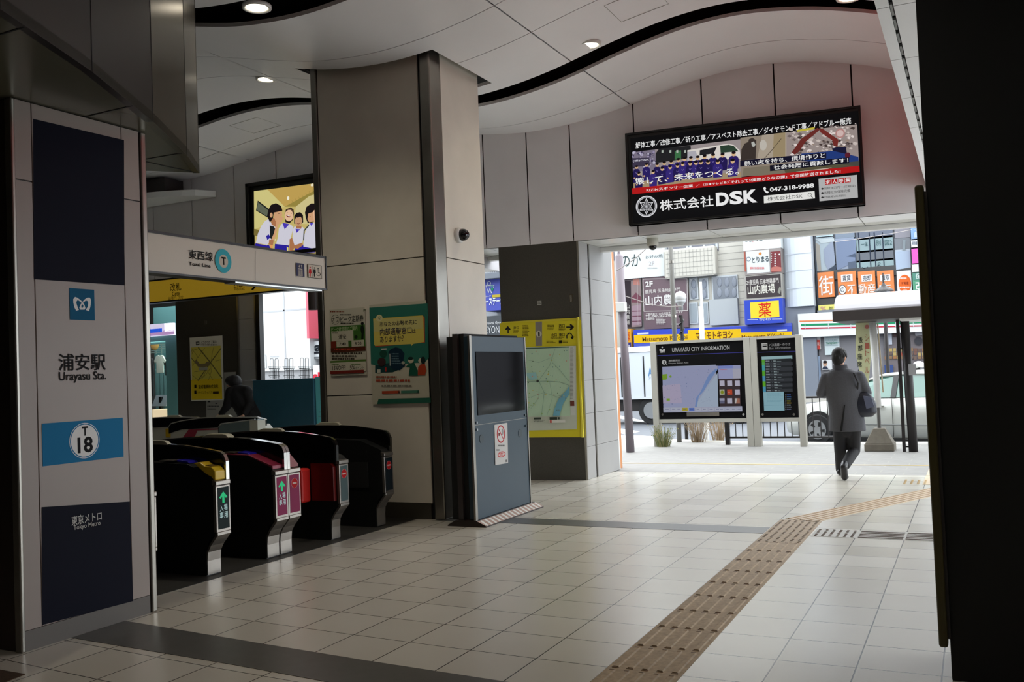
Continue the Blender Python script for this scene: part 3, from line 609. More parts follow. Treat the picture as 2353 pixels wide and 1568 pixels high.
def child(head, rx_, ry_, hair, face, top, skirt, collar=None):
    a.poly(top, SH); a.poly(skirt, BL)
    if collar: a.poly(collar, (74, 58, 180))
    a.poly(hair, HR); a.ell(head[0], head[1], rx_, face, ry=ry_)
# second child (laughing)
child((825, 745), 78, 110, [(745, 720), (770, 640), (850, 605), (905, 640), (915, 720), (890, 830), (835, 890), (760, 870)], (226, 186, 150), [(690, 900), (640, 980), (620, 1150), (590, 1260), (740, 1300), (830, 1270), (900, 950), (830, 900)], [(570, 1260), (820, 1290), (830, 1420), (560, 1395)], [(705, 880), (830, 905), (745, 1000)])
a.poly([(760, 690), (790, 630), (850, 620), (900, 660), (905, 720), (860, 650), (810, 650)], (90, 66, 50)); a.poly([(775, 735), (848, 760), (838, 785), (800, 780), (778, 755)], (120, 40, 36)); a.poly([(782, 738), (840, 758), (832, 768), (786, 750)], (236, 230, 222))
a.ell(800, 700, 7, HR, ry=4); a.ell(868, 715, 7, HR, ry=4)
# third child
child((1000, 850), 66, 88, [(920, 900), (922, 760), (960, 705), (1030, 690), (1080, 740), (1085, 870), (1060, 900)], (196, 150, 112), [(925, 950), (890, 1010), (890, 1200), (930, 1290), (1060, 1270), (1120, 1000), (1060, 950)], [(935, 1290), (1090, 1275), (1085, 1440), (925, 1425)], [(945, 990), (1030, 1000), (965, 1065)])
a.poly([(925, 830), (940, 740), (1020, 700), (1075, 760), (1070, 830), (1040, 770), (980, 790), (950, 780)], HR); a.poly([(950, 935), (1060, 935), (1050, 990), (960, 985)], SK2); a.ell(990, 845, 5, HR); a.ell(1035, 845, 5, HR); a.line([(975, 893), (1000, 905), (1025, 890)], 9, (120, 50, 40))
# first child whispering
a.poly([(400, 850), (470, 810), (520, 900), (600, 980), (540, 1150), (440, 1280), (235, 1240), (270, 1080), (330, 940)], SH); a.poly([(230, 1250), (430, 1290), (470, 1280), (520, 1380), (200, 1340)], BL); a.poly([(420, 1120), (470, 1090), (500, 1150), (440, 1190)], BL)
a.poly([(485, 930), (560, 950), (600, 1020), (520, 1190), (490, 1150)], (30, 34, 34)); a.poly([(500, 800), (620, 790), (610, 960), (520, 920)], SK2)
a.poly([(465, 640), (510, 560), (600, 530), (690, 580), (715, 660), (690, 700), (560, 700), (545, 800), (490, 880), (450, 780)], HR); a.poly([(560, 700), (700, 670), (715, 740), (690, 790), (640, 850), (590, 850), (560, 780)], SK); a.ell(515, 745, 26, SK, ry=44); a.line([(640, 722), (672, 715)], 6, HR)
a.poly([(600, 850), (690, 770), (740, 790), (690, 880), (640, 920), (600, 1100), (540, 1260), (490, 1240), (560, 1080), (600, 930)], SK)
a.poly([(480, 1180), (560, 1200), (545, 1290), (470, 1270)], SK2); a.ell(590, 1190, 12, (230, 220, 210)); a.poly([(500, 1290), (545, 1285), (530, 1385), (505, 1380)], (230, 150, 90))
# fourth child
a.poly([(1200, 900), (1300, 880), (1405, 960), (1410, 1400), (1230, 1340), (1095, 1320), (1100, 1150), (1150, 970)], SH); a.poly([(1090, 1310), (1260, 1345), (1310, 1415), (1070, 1430)], BL); a.poly([(1195, 910), (1100, 1020), (1090, 1200), (1110, 1200), (1120, 1030), (1200, 940)], (60, 66, 56))
a.poly([(1125, 700), (1150, 600), (1240, 535), (1330, 540), (1380, 620), (1380, 820), (1290, 860), (1240, 890), (1175, 890), (1140, 800)], HR); a.poly([(1185, 720), (1270, 690), (1290, 860), (1200, 875), (1170, 820)], SK); a.poly([(1215, 895), (1280, 880), (1240, 945)], (80, 66, 190))
a.poly([(1272, 680), (1310, 640), (1350, 670), (1355, 760), (1340, 830), (1400, 920), (1405, 1010), (1330, 1010), (1290, 860)], (232, 186, 150)); a.ell(1220, 770, 6, HR)
a.poly([(850, 1180), (895, 1150), (940, 1290), (1080, 1240), (1090, 1290), (1000, 1350), (930, 1340), (900, 1420), (850, 1400)], SK2); a.poly([(800, 1310), (830, 1330), (830, 1425), (805, 1420)], (226, 214, 120))
t = thing('advertising_screen', 'lit screen showing four children in white and blue, on the far left wall', 'screen', (-10.0, 12.15, 3.6))
f = lambda x, y, d=0: hit(560+x/7.84, 400+y/7.84, (0, 12.2-.10, 0), (0, -1, 0))
b = MB(); p, q = f(190, 1330), f(1390, 160); xr = p[0]+1.72
z0, z1 = 3.66, 4.74
b.box(-10.745, -9.05, 12.105, 12.2, z0-.02, z1+.05); b.build('housing', M_BLACK, t)
b = MB()
for (x0, x1, za, zb_) in ((-10.79, -10.73, z0-.08, z1+.1), (-9.1, -9.02, z0-.08, z1+.1), (-10.79, -9.02, z0-.08, z0-.02), (-10.79, -9.02, z1+.05, z1+.11)): b.box(x0, x1, 12.06, 12.2, za, zb_)
b.build('frame', M_BLACK, t, bevel=.004); a.build('photo_display', LIT, t)
# ============================================================= BILLBOARD
C1 = (1430, 240, 4.128)
a = Art(WS(-4.85, 0), wd, wn_, off=.12, crop=C1); a.dl = .0004
B0 = (12, 12, 14); WH = (236, 236, 236); RD = (176, 24, 26)
a.poly([(75, 322), (2238, 58), (2288, 955), (105, 1135)], B0)
a.text('解体工事／改修工事／斫り工事／アスベスト除去工事／ダイヤモンド工事／アドブルー販売', 128, 378, 2168, 178, WH, .02) if False else None
def rowtext(s_, xa, ya0, ya1, xb_, yb0, yb1, col, bold=.012):
    """text whose left end spans ya0..ya1 at xa and right end yb0..yb1 at xb"""
    p0_, p1_ = a.P(xa, ya1), a.P(xb_, yb0); v_, f_ = textmesh(s_, bold); lo, hi = v_.min(0), v_.max(0); tt = (v_-lo)/(hi-lo)
    a.put(np.stack([p0_[0]+(p1_[0]-p0_[0])*tt[:, 0], p0_[1]+(p1_[1]-p0_[1])*tt[:, 1]], 1), f_, col)
rowtext('解体工事／改修工事／斫り工事／アスベスト除去工事／ダイヤモンド工事／アドブルー販売', 128, 365, 420, 2168, 122, 180, WH, .022)
# group photo
a.poly([(95, 455), (1128, 330), (1130, 700), (110, 806)], (150, 140, 140))
a.poly([(95, 455), (310, 430), (330, 620), (100, 640)], (120, 112, 130))
r_ = random.Random(4)
for i in range(60):
    x, y = r_.uniform(100, 310), r_.uniform(450, 610); a.ell(x, y, r_.uniform(5, 14), r_.choice([(190, 186, 206), (70, 64, 90), (150, 140, 170), (40, 36, 50)]), n=8)
a.poly([(320, 470), (350, 425), (650, 395), (660, 500), (600, 520), (320, 560)], (34, 34, 36)); a.poly([(500, 450), (560, 440), (560, 520), (500, 530)], (60, 110, 70))
for x in (375, 450, 515, 590): a.poly([(x, 440), (x+18, 438), (x+18, 462), (x, 464)], (170, 180, 170))
a.poly([(620, 500), (620, 440), (740, 420), (1000, 378), (1060, 390), (1115, 440), (1125, 520), (900, 530), (620, 560)], (214, 208, 202)); a.poly([(738, 440), (900, 408), (870, 470), (735, 490)], (34, 34, 38)); a.poly([(930, 400), (1010, 388), (1060, 400), (1105, 450), (935, 465)], (44, 64, 50))
a.poly([(620, 455), (700, 445), (720, 520), (620, 540)], (170, 168, 176))
a.poly([(110, 740), (1130, 640), (1130, 700), (110, 806)], (160, 140, 110))
a.poly([(98, 515), (262, 508), (265, 585), (105, 600)], (60, 54, 74)); rowtext('(株)DSK', 105, 522, 555, 258, 515, 545, (226, 224, 236), .03)
PPL = [(140, 600), (232, 580), (335, 580), (402, 565), (468, 555), (536, 535), (594, 525), (655, 520), (720, 515), (785, 505), (865, 495), (955, 490), (1060, 478), (165, 665), (300, 650), (385, 620), (460, 605), (530, 590), (580, 575), (650, 570), (705, 565), (752, 560), (820, 560), (912, 558), (1052, 550)]
for i, (x, y) in enumerate(PPL):
    w_ = 26+(x/1100)*12; c_ = r_.choice([(40, 30, 96), (52, 40, 116), (34, 26, 80)])
    a.poly([(x-w_*1.2, y+150), (x-w_*1.3, y+50), (x-w_*.9, y+24), (x-6, y+16), (x+6, y+16), (x+w_*.9, y+22), (x+w_*1.3, y+48), (x+w_*1.2, y+140)], c_)
    a.ell(x, y, w_*.52, (208, 172, 132), ry=w_*.62); a.ell(x, y-w_*.32, w_*.54, (24, 18, 22), ry=w_*.36); a.ell(x-w_*.7, y+105, 9, (200, 160, 124), n=8)
    a.line([(x-w_*.3, y+50), (x, y+62), (x+w_*.3, y+48)], 4, (120, 108, 170))
# worker photo
a.poly([(1125, 330), (1560, 280), (1560, 640), (1130, 700)], (140, 128, 114)); a.poly([(1330, 305), (1560, 280), (1560, 520), (1280, 545)], (166, 154, 138)); a.poly([(1440, 292), (1548, 280), (1548, 520), (1430, 530)], (150, 134, 104))
a.ell(1340, 400, 34, (186, 180, 170), ry=50); a.line([(1320, 560), (1420, 450), (1510, 340)], 5, (60, 50, 40))
a.poly([(1130, 545), (1135, 440), (1165, 385), (1200, 370), (1205, 345), (1240, 330), (1275, 355), (1275, 420), (1268, 530)], (58, 50, 46)); a.poly([(1228, 375), (1252, 365), (1268, 395), (1255, 418), (1235, 412)], (176, 178, 172))
# demolition photo
a.poly([(1560, 280), (2225, 205), (2245, 600), (1560, 680)], (150, 138, 134))
for i in range(150):
    x = r_.uniform(1575, 2210); y = r_.uniform(262-(x-1560)*.09, 500-(x-1560)*.03); s_ = r_.uniform(8, 30); q_ = r_.choice([(196, 184, 178), (110, 98, 96), (220, 208, 204), (150, 132, 120), (70, 58, 56)])
    a.poly([(x-s_, y), (x, y-s_*.6), (x+s_, y-s_*.2), (x+s_*.4, y+s_*.6)], q_)
a.poly([(1660, 268), (1830, 240), (1820, 262), (1665, 285)], (190, 176, 60))
a.poly([(1610, 480), (1700, 350), (1850, 248), (1880, 262), (1740, 380), (1680, 470), (1640, 500)], (104, 44, 40)); a.poly([(1870, 250), (1910, 262), (2050, 360), (2040, 425), (2005, 420), (1990, 365), (1880, 290)], (112, 44, 40)); a.ell(2065, 300, 45, (176, 130, 126)); a.ell(2065, 300, 32, (206, 180, 176))
a.poly([(1990, 440), (2060, 425), (2120, 430), (2130, 500), (2000, 510)], (26, 26, 52)); a.poly([(1700, 490), (2000, 465), (2235, 520), (2242, 585), (1700, 560)], (34, 58, 120)); a.ell(2135, 505, 26, (90, 30, 44)); a.poly([(1940, 590), (2245, 560), (2245, 605), (1930, 640)], (70, 70, 66))
a.poly([(1160, 625), (1560, 590), (1720, 640), (1560, 690), (1150, 700)], (120, 112, 96)); a.poly([(1540, 640), (2020, 590), (2200, 600), (1560, 690)], (84, 80, 60)); a.poly([(1650, 660), (1990, 620), (1900, 650), (1680, 672)], (190, 176, 160))
# slogans
a.poly([(1128, 555), (1935, 480), (1935, 535), (1128, 612)], (20, 20, 40)); a.poly([(1405, 600), (2150, 525), (2150, 580), (1408, 655)], (18, 18, 34))
rowtext('熱い志を持ち、環境作りと', 1168, 555, 608, 1922, 482, 532, WH, .012); rowtext('社会発展に貢献します！', 1442, 592, 645, 2140, 528, 578, WH, .012)
rowtext('壊して、未来をつくる。', 142, 700, 785, 1112, 612, 690, (40, 36, 60), .07); rowtext('壊して、未来をつくる。', 142, 705, 785, 1112, 617, 690, WH, .035)
a.poly([(112, 815), (2245, 605), (2248, 662), (116, 872)], RD)
rowtext('RIZINスポンサー企業', 250, 820, 848, 685, 776, 806, WH, .03); rowtext('／ （日本テレビ系）', 715, 775, 800, 1015, 748, 775, WH, .02); rowtext('「それって!?実際どうなの課」で全国放送されました！', 1022, 742, 775, 2068, 640, 668, WH, .03)
# logo wheel
cx_, cy_ = 249, 985; a.disc(cx_, cy_, 100, (214, 214, 218)); a.disc(cx_, cy_, 80, B0); a.ring(cx_, cy_, 90, 6, (120, 120, 126))
for i in range(6):
    q = pi/2+i*pi/3; R_ = lambda rr, qq: (cx_+rr*math.cos(qq)*.96, cy_-rr*math.sin(qq))
    a.line([(cx_, cy_), R_(74, q)], 4, (200, 200, 206)); a.line([R_(74, q), R_(40, q+pi/6), R_(74, q+pi/3)], 6, (206, 206, 210)); a.line([R_(30, q), R_(40, q+pi/6), R_(30, q+pi/3)], 4, (180, 180, 186)); a.line([(cx_, cy_), R_(42, q+pi/6)], 3, (170, 170, 176))
rowtext('株式会社', 378, 905, 1030, 875, 880, 992, WH, .025); [rowtext(c_, x0_, 0, yb_, x1_, yt_, 0, WH, .045) for c_, x0_, yb_, x1_, yt_ in (('D', 905, 985, 1020, 848), ('S', 1032, 972, 1148, 836), ('K', 1162, 960, 1285, 825))]
rowtext('047-318-9988', 1408, 800, 850, 1818, 770, 812, WH, .03); a.poly([(1345, 815), (1362, 800), (1372, 820), (1366, 830), (1378, 848), (1390, 845), (1396, 858), (1380, 866), (1355, 845)], WH)
a.poly([(1350, 888), (1825, 843), (1830, 912), (1352, 958)], (228, 228, 224)); rowtext('株式会社DSK', 1385, 895, 938, 1712, 868, 910, (60, 60, 60), 0); a.ring(1780, 878, 17, 4, (50, 50, 50)); a.line([(1792, 890), (1808, 905)], 6, (50, 50, 50))
a.poly([(1862, 728), (2222, 692), (2232, 905), (1872, 940)], (176, 176, 176))
for i, ch in enumerate('求人募集'):
    x = 1922+i*62; y = 738-i*6; a.poly([(x, y), (x+54, y-5), (x+56, y+42), (x+2, y+47)], RD); rowtext(ch, x+6, y+6, y+42, x+50, y+1, y+38, WH, .03)
rowtext('●月給28万円～(応相談)', 1888, 812, 838, 2205, 782, 812, (50, 50, 50), 0); rowtext('●各種社会保険完備', 1888, 852, 878, 2158, 826, 852, (50, 50, 50), 0); rowtext('●社員寮(応相談)', 1888, 895, 918, 2120, 874, 900, (50, 50, 50), 0)
t = thing('billboard', 'large black backlit construction company billboard above the exit', 'billboard', tuple(WS(-2.6, 3.45)))
b = MB(); b.prism([WS(-4.095, 3.44), WS(-1.13, 3.44), WS(-1.13, 4.69), WS(-4.095, 4.69)], wn_*.118); b.build('housing', M_BLACK, t)
b = MB(); A_ = lambda x, z, d=.14: WS(x, z, d)
for (x0, x1, za, zb_) in ((-4.095, -1.13, 4.66, 4.69), (-4.095, -1.13, 3.44, 3.465), (-4.095, -4.065, 3.44, 4.69), (-1.16, -1.13, 3.44, 4.69)): b.prism([A_(x0, za), A_(x1, za), A_(x1, zb_), A_(x0, zb_)], -wn_*.14)
b.build('frame', M_BLACK, t, bevel=.004); a.build('backlit_face', LIT, t)
# ceiling camera under the lintel
t = thing('dome_camera', 'small beige security camera hanging under the lintel below the billboard', 'camera', (-3.93, 12.56, 3.2))
b = MB(); b.lathe((-3.93, 12.56, 3.205), [(.075, 0), (.08, .02), (.08, .105)], 24); b.build('mount', mat('camera_beige', (190, 188, 178), .5), t, smooth=True)
b = MB(); b.ell((-3.93, 12.56, 3.195), (.055, .055, .05)); b.build('dome', MATS['smoked_dome'], t, smooth=True)
# ============================================================= AREA MAP BOARD
a = Art(WS(-4.85, 0), wd, wn_, off=.05, crop=(1020, 740, 3.2))
YL = (208, 196, 44)
a.poly([(410, 10), (1008, -14), (1022, 848), (410, 850)], YL); a.poly([(672, 0), (722, -2), (722, 176), (674, 178)], (130, 124, 118)); a.disc(698, 88, 22, (190, 186, 170)); a.text('i', 692, 72, 706, 106, (20, 20, 20), .05)
a.poly([(470, 30), (492, 55), (484, 62), (477, 54), (477, 85), (468, 85), (468, 54), (458, 62), (450, 55)], K); a.text('南口', 512, 34, 552, 54, K, .01); a.bars(510, 64, 555, 82, 2, (70, 66, 20), 41, .6); a.bars(578, 25, 630, 110, 8, (90, 84, 24), 42, .5)
a.poly([(900, 34), (935, 34), (925, 22), (935, 14), (958, 38), (935, 64), (925, 56), (935, 44), (900, 44)], K); a.text('西口', 846, 20, 890, 42, K, .01); a.bars(845, 50, 895, 66, 2, (70, 66, 20), 43, .6); a.bars(762, 22, 820, 66, 4, (90, 84, 24), 44, .5)
a.ring(925, 100, 20, 8, K, a0=0, a1=pi); a.rect(941, 100, 950, 118, K); a.poly([(930, 112), (960, 108), (945, 130)], K); a.rect(901, 98, 909, 122, K)
a.text('北口', 790, 86, 832, 108, K, .01); a.text('東口', 846, 84, 890, 106, K, .01); a.bars(785, 112, 895, 132, 2, (70, 66, 20), 45, .5); a.bars(755, 140, 825, 160, 2, (90, 84, 24), 46, .5); a.rect(846, 136, 870, 158, (34, 30, 12)); a.bars(874, 138, 920, 158, 2, (90, 84, 24), 47, .5)
a.poly([(600, 188), (972, 176), (978, 790), (604, 800)], (190, 196, 180)); a.poly([(600, 190), (925, 184), (930, 692), (604, 698)], (178, 206, 178)); a.poly([(410, 195), (600, 188), (604, 800), (412, 802)], (178, 206, 178))
a.poly([(600, 192), (922, 182), (922, 188), (600, 200)], (60, 90, 76)); a.poly([(922, 178), (960, 177), (970, 686), (935, 686)], (200, 204, 196)); a.bars(930, 190, 956, 570, 40, (110, 116, 108), 48, .35); a.rect(930, 582, 962, 618, (110, 60, 50))
for L_, wd_ in (([(600, 440), (760, 436), (860, 444), (925, 468)], 4), ([(650, 360), (700, 432), (740, 520), (720, 690)], 3), ([(820, 200), (780, 320), (700, 432)], 2.5), ([(800, 300), (860, 360), (925, 440)], 3), ([(620, 560), (740, 520), (860, 560)], 2), ([(620, 280), (700, 300), (800, 260)], 2), ([(640, 640), (700, 560), (705, 440)], 2), ([(760, 690), (800, 560), (780, 440)], 2)): a.line(L_, wd_, (140, 168, 150))
a.poly([(925, 470), (925, 530), (880, 600), (852, 690), (805, 690), (822, 620), (850, 560), (900, 510)], (112, 170, 190)); a.poly([(600, 380), (680, 370), (690, 420), (640, 430)], (150, 196, 196))
for i in range(60): x, y = r_.uniform(615, 915), r_.uniform(210, 680); a.ell(x, y, r_.uniform(2, 6), r_.choice([(150, 180, 120), (200, 190, 110), (196, 150, 130), (120, 150, 150), (90, 110, 90)]), n=7)
a.ell(694, 436, 9, (60, 66, 60)); a.rect(665, 703, 720, 716, (60, 70, 60)); a.bars(665, 720, 760, 740, 2, (120, 124, 116), 50, .5); a.rect(782, 700, 838, 718, (50, 60, 50)); a.rect(780, 720, 898, 740, (214, 214, 206)); a.rect(784, 722, 798, 742, (190, 70, 60)); a.rect(842, 700, 856, 716, (60, 70, 60))
t = thing('area_map', 'tall yellow area map board with green city map on the dark granite pillar', 'map board', tuple(WS(-5.4, .6)))
b = MB(); b.prism([WS(-5.98, .60, .045), WS(-4.88, .60, .045), WS(-4.88, 2.24, .045), WS(-5.98, 2.24, .045)], -wn_*.044); b.build('backing', mat('yellow_board', YL, .4), t)
b = MB(); b.prism([WS(-4.885, .59, .065), WS(-4.862, .59, .065), WS(-4.862, 2.25, .065), WS(-4.885, 2.25, .065)], -wn_*.064); b.build('edge_frame', mat('yellow_edge', (222, 210, 70), .35), t)
a.build('map_print', artmat('map_print_gloss', 0, .25), t)
# ============================================================= INFORMATION KIOSK
t = thing('display_kiosk', 'freestanding dark blue-grey double panel kiosk with black screen in front of the pillar', 'kiosk', (-4.6, 8.88, 0))
M_KB = mat('slate_blue_metal', (44, 62, 74), .38, .2, noise=.05, scale=3)
b = MB(); b.box(-4.60, -4.515, 8.25, 9.50, .06, 1.905); b.build('front_panel', M_KB, t, bevel=.006)
b = MB(); b.box(-4.66, -4.60, 8.26, 9.49, .06, 1.93); b.box(-4.80, -4.71, 8.26, 9.49, .06, 1.905); b.build('rear_panel', M_MATTE, t)
b = MB(); b.box(-4.71, -4.655, 8.22, 8.28, .05, 1.93); b.build('spine', M_DARKM, t)
b = MB(); b.box(-4.53, -4.505, 8.205, 8.252, .05, 1.91); b.build('steel_edge', M_ALU, t, bevel=.004)
b = MB(); b.box(-4.525, -4.505, 9.49, 9.512, .05, 1.91); b.build('steel_edge', M_ALU, t, bevel=.004)
M_SCR = mat('black_glass_screen', (4, 4, 5), .08, spec=.18)
b = MB(); b.box(-4.514, -4.508, 8.335, 9.44, 1.10, 1.745); b.build('screen', M_SCR, t)
b = MB(); b.box(-4.515, -4.511, 8.26, 9.49, 1.003, 1.008)
b.build('panel_seam', M_ALU, t)
for y, z in ((8.3, 1.03), (8.3, .96), (9.44, 1.04), (9.44, .92)):
    b = MB(); b.box(-4.515, -4.503, y-.012, y+.012, z-.012, z+.012); b.build('latch', M_CHROME, t)
for y, z in ((8.40, .86), (9.30, .85)):
    b = MB(); b.lathe((-4.514, y, z), [(.045, 0), (.045, .003)], 24, 'x'); b.build('round_cap', mat('slate_dark', (56, 68, 74), .6), t)
b = MB(); b.prism([(-4.83, 8.2, 0), (-4.39, 8.2, 0), (-4.39, 8.2, .012), (-4.50, 8.2, .06), (-4.74, 8.2, .06), (-4.83, 8.2, .012)], (0, 1.37, 0)); b.build('base_plate', mat('dark_base', (40, 28, 24), .5), t)
a = Art((-4.39, 8.2, .013), (0, 1, 0), (.40, 0, .917), v=(-.917, 0, .40), off=.001, local=True); a.dl = .00005
a.rect(0, .108, 1.37, .0, (176, 150, 138))
for i in range(15): a.poly([(.02+i*.091, .002), (.06+i*.091, .002), (.085+i*.091, .106), (.045+i*.091, .106)], (222, 220, 214))
a.build('hazard_stripe', PRINT, t)
a = Art((-4.5115, 0, 0), (0, 1, 0), (1, 0, 0), off=.002, crop=(1020, 740, 3.2))
a.poly([(372, 758), (467, 742), (472, 1038), (378, 1055)], (196, 194, 190)); a.ell(419, 825, 30, (176, 40, 44), ry=66); a.ell(419, 825, 24, (206, 204, 200), ry=56); a.line([(400, 785), (440, 868)], 9, (176, 40, 44)); a.rect(400, 818, 412, 838, (120, 60, 60)); a.ell(430, 808, 7, (150, 146, 144), ry=24)
a.bars(398, 905, 450, 918, 1, (110, 108, 106), 51, .8); a.bars(384, 938, 420, 950, 1, (110, 108, 106), 52, .8); a.ell(424, 975, 28, (190, 60, 58), ry=22); a.ell(424, 975, 23, (206, 200, 196), ry=17); a.text('禁煙', 404, 962, 446, 988, (190, 60, 58), .01); a.rect(452, 1015, 464, 1030, (110, 108, 106))
tp = thing('notice', 'white no-smoking notice with red ring stuck on the kiosk', 'notice', (-4.51, 8.8, .57)); a.build('printed_face', PRINT, tp)
b = MB(); b.prism([a.p0-a.n*.0005+a.u*q[0]+a.v*q[1] for q in (a.P(378, 1055), a.P(472, 1038), a.P(467, 742), a.P(372, 758))], (-.001, 0, 0)); b.build('sheet', M_PAPER, tp)
# small items taped to the kiosk side : none
# ============================================================= TACTILE PAVING
M_TAC = mat('tactile_tan', (172, 148, 116), .6, noise=.22, scale=30)
M_TACB = mat('tactile_bar_brown', (120, 92, 62), .5, noise=.1, scale=20)
b = MB(); b.box(-1.748, -1.362, 2.0, 8.07, 0, .003)
for k in range(20):
    y1 = 8.07-k*.3975; y0 = y1-.36
    if y1 < 2.2: break
    for i in range(5):
        x = -1.748+.0386*(1+2*i); n_ = 6; ya, yb = max(y0, 2.0), y1-.015
        b.prism([(x-.018, ya, .003), (x-.012, ya, .009), (x+.012, ya, .009), (x+.018, ya, .003)], (0, yb-ya, 0))
        b.cur = 1; b.box(x-.012, x+.012, yb-.012, yb, .008, .0105); b.cur = 0
        if yb-.36 > 2: b.cur = 1; b.box(x-.018, x+.018, y0-.012, y0-.002, .001, .0055); b.cur = 0
tag(b.build('tactile_paving', [M_TAC, M_TACB], label='long tan tactile strip of guide bars running up the floor from the lower edge'), cat='tactile paving', group='tactile paving strips')
def dots(b, x0, x1, y0, y1, st, r=.013):
    for x in np.arange(x0+st/2, x1, st):
        for y in np.arange(y0+st/2, y1, st): b.lathe((x, y, .003), [(r, 0), (r*.8, .004), (r*.5, .005)], 8)
b = MB(); b.box(-1.748, -1.362, 8.075, 9.27, 0, .003); b.cur = 1; dots(b, -1.75, -1.36, 8.09, 9.24, .0645)
tag(b.build('tactile_paving', [M_TAC, mat('stud_brown', (112, 92, 70), .5)], label='studded tactile square where the floor strips meet'), cat='tactile paving', group='tactile paving strips')
M_TACL = mat('tactile_pale', (206, 186, 158), .55, noise=.08, scale=20)
p, q = np.array([-1.56, 9.27]), np.array([-.20, 12.12]); d = (q-p)/np.linalg.norm(q-p); nn = np.array([-d[1], d[0]])*.17; L = np.linalg.norm(q-p)
b = MB(); Z = lambda v, z: (v[0], v[1], z)
b.prism([Z(p-nn, 0), Z(q-nn, 0), Z(q+nn, 0), Z(p+nn, 0)], (0, 0, .003)); b.cur = 1
for i in range(5):
    o_ = nn*(-.8+.4*i); w2 = nn*.055; b.prism([Z(p+o_-w2, .003), Z(q+o_-w2, .003), Z(q+o_+w2, .003), Z(p+o_+w2, .003)], (0, 0, .005))
tag(b.build('tactile_paving', [M_TACL, mat('bar_pale_brown', (170, 142, 108), .5)], label='pale diagonal tactile strip leading from the studs toward the exit'), cat='tactile paving', group='tactile paving strips')
b = MB(); b.box(-1.345, 2.5, 8.45, 8.83, 0, .002); b.cur = 1; dots(b, -1.34, -.98, 8.455, 8.83, .06)
for (xa, xe) in ((-.96, -.605), (-.585, -.2), (-.18, 2.4)):
    for i in range(5): b.box(xa, xe, 8.475+i*.072, 8.505+i*.072, .002, .006)
tag(b.build('tactile_paving', [mat('tactile_base_grey', (186, 184, 178), .5), mat('bar_dark_brown', (92, 70, 52), .5)], label='short side branch of dark brown tactile bars running off to the right'), cat='tactile paving', group='tactile paving strips')
b = MB(); b.box(-.62, -.2, 12.15, 13.05, 0, .003); b.box(-.62, -.2, 13.15, 15.9, -.01, -.006); b.cur = 1; dots(b, -.86, -.2, 12.15, 12.6, .075, .016)
tag(b.build('tactile_paving', [M_TACL, mat('stud_tan', (196, 164, 110), .5)], label='pale tactile patch by the right edge of the exit, continuing over the pavement'), cat='tactile paving', group='tactile paving strips')
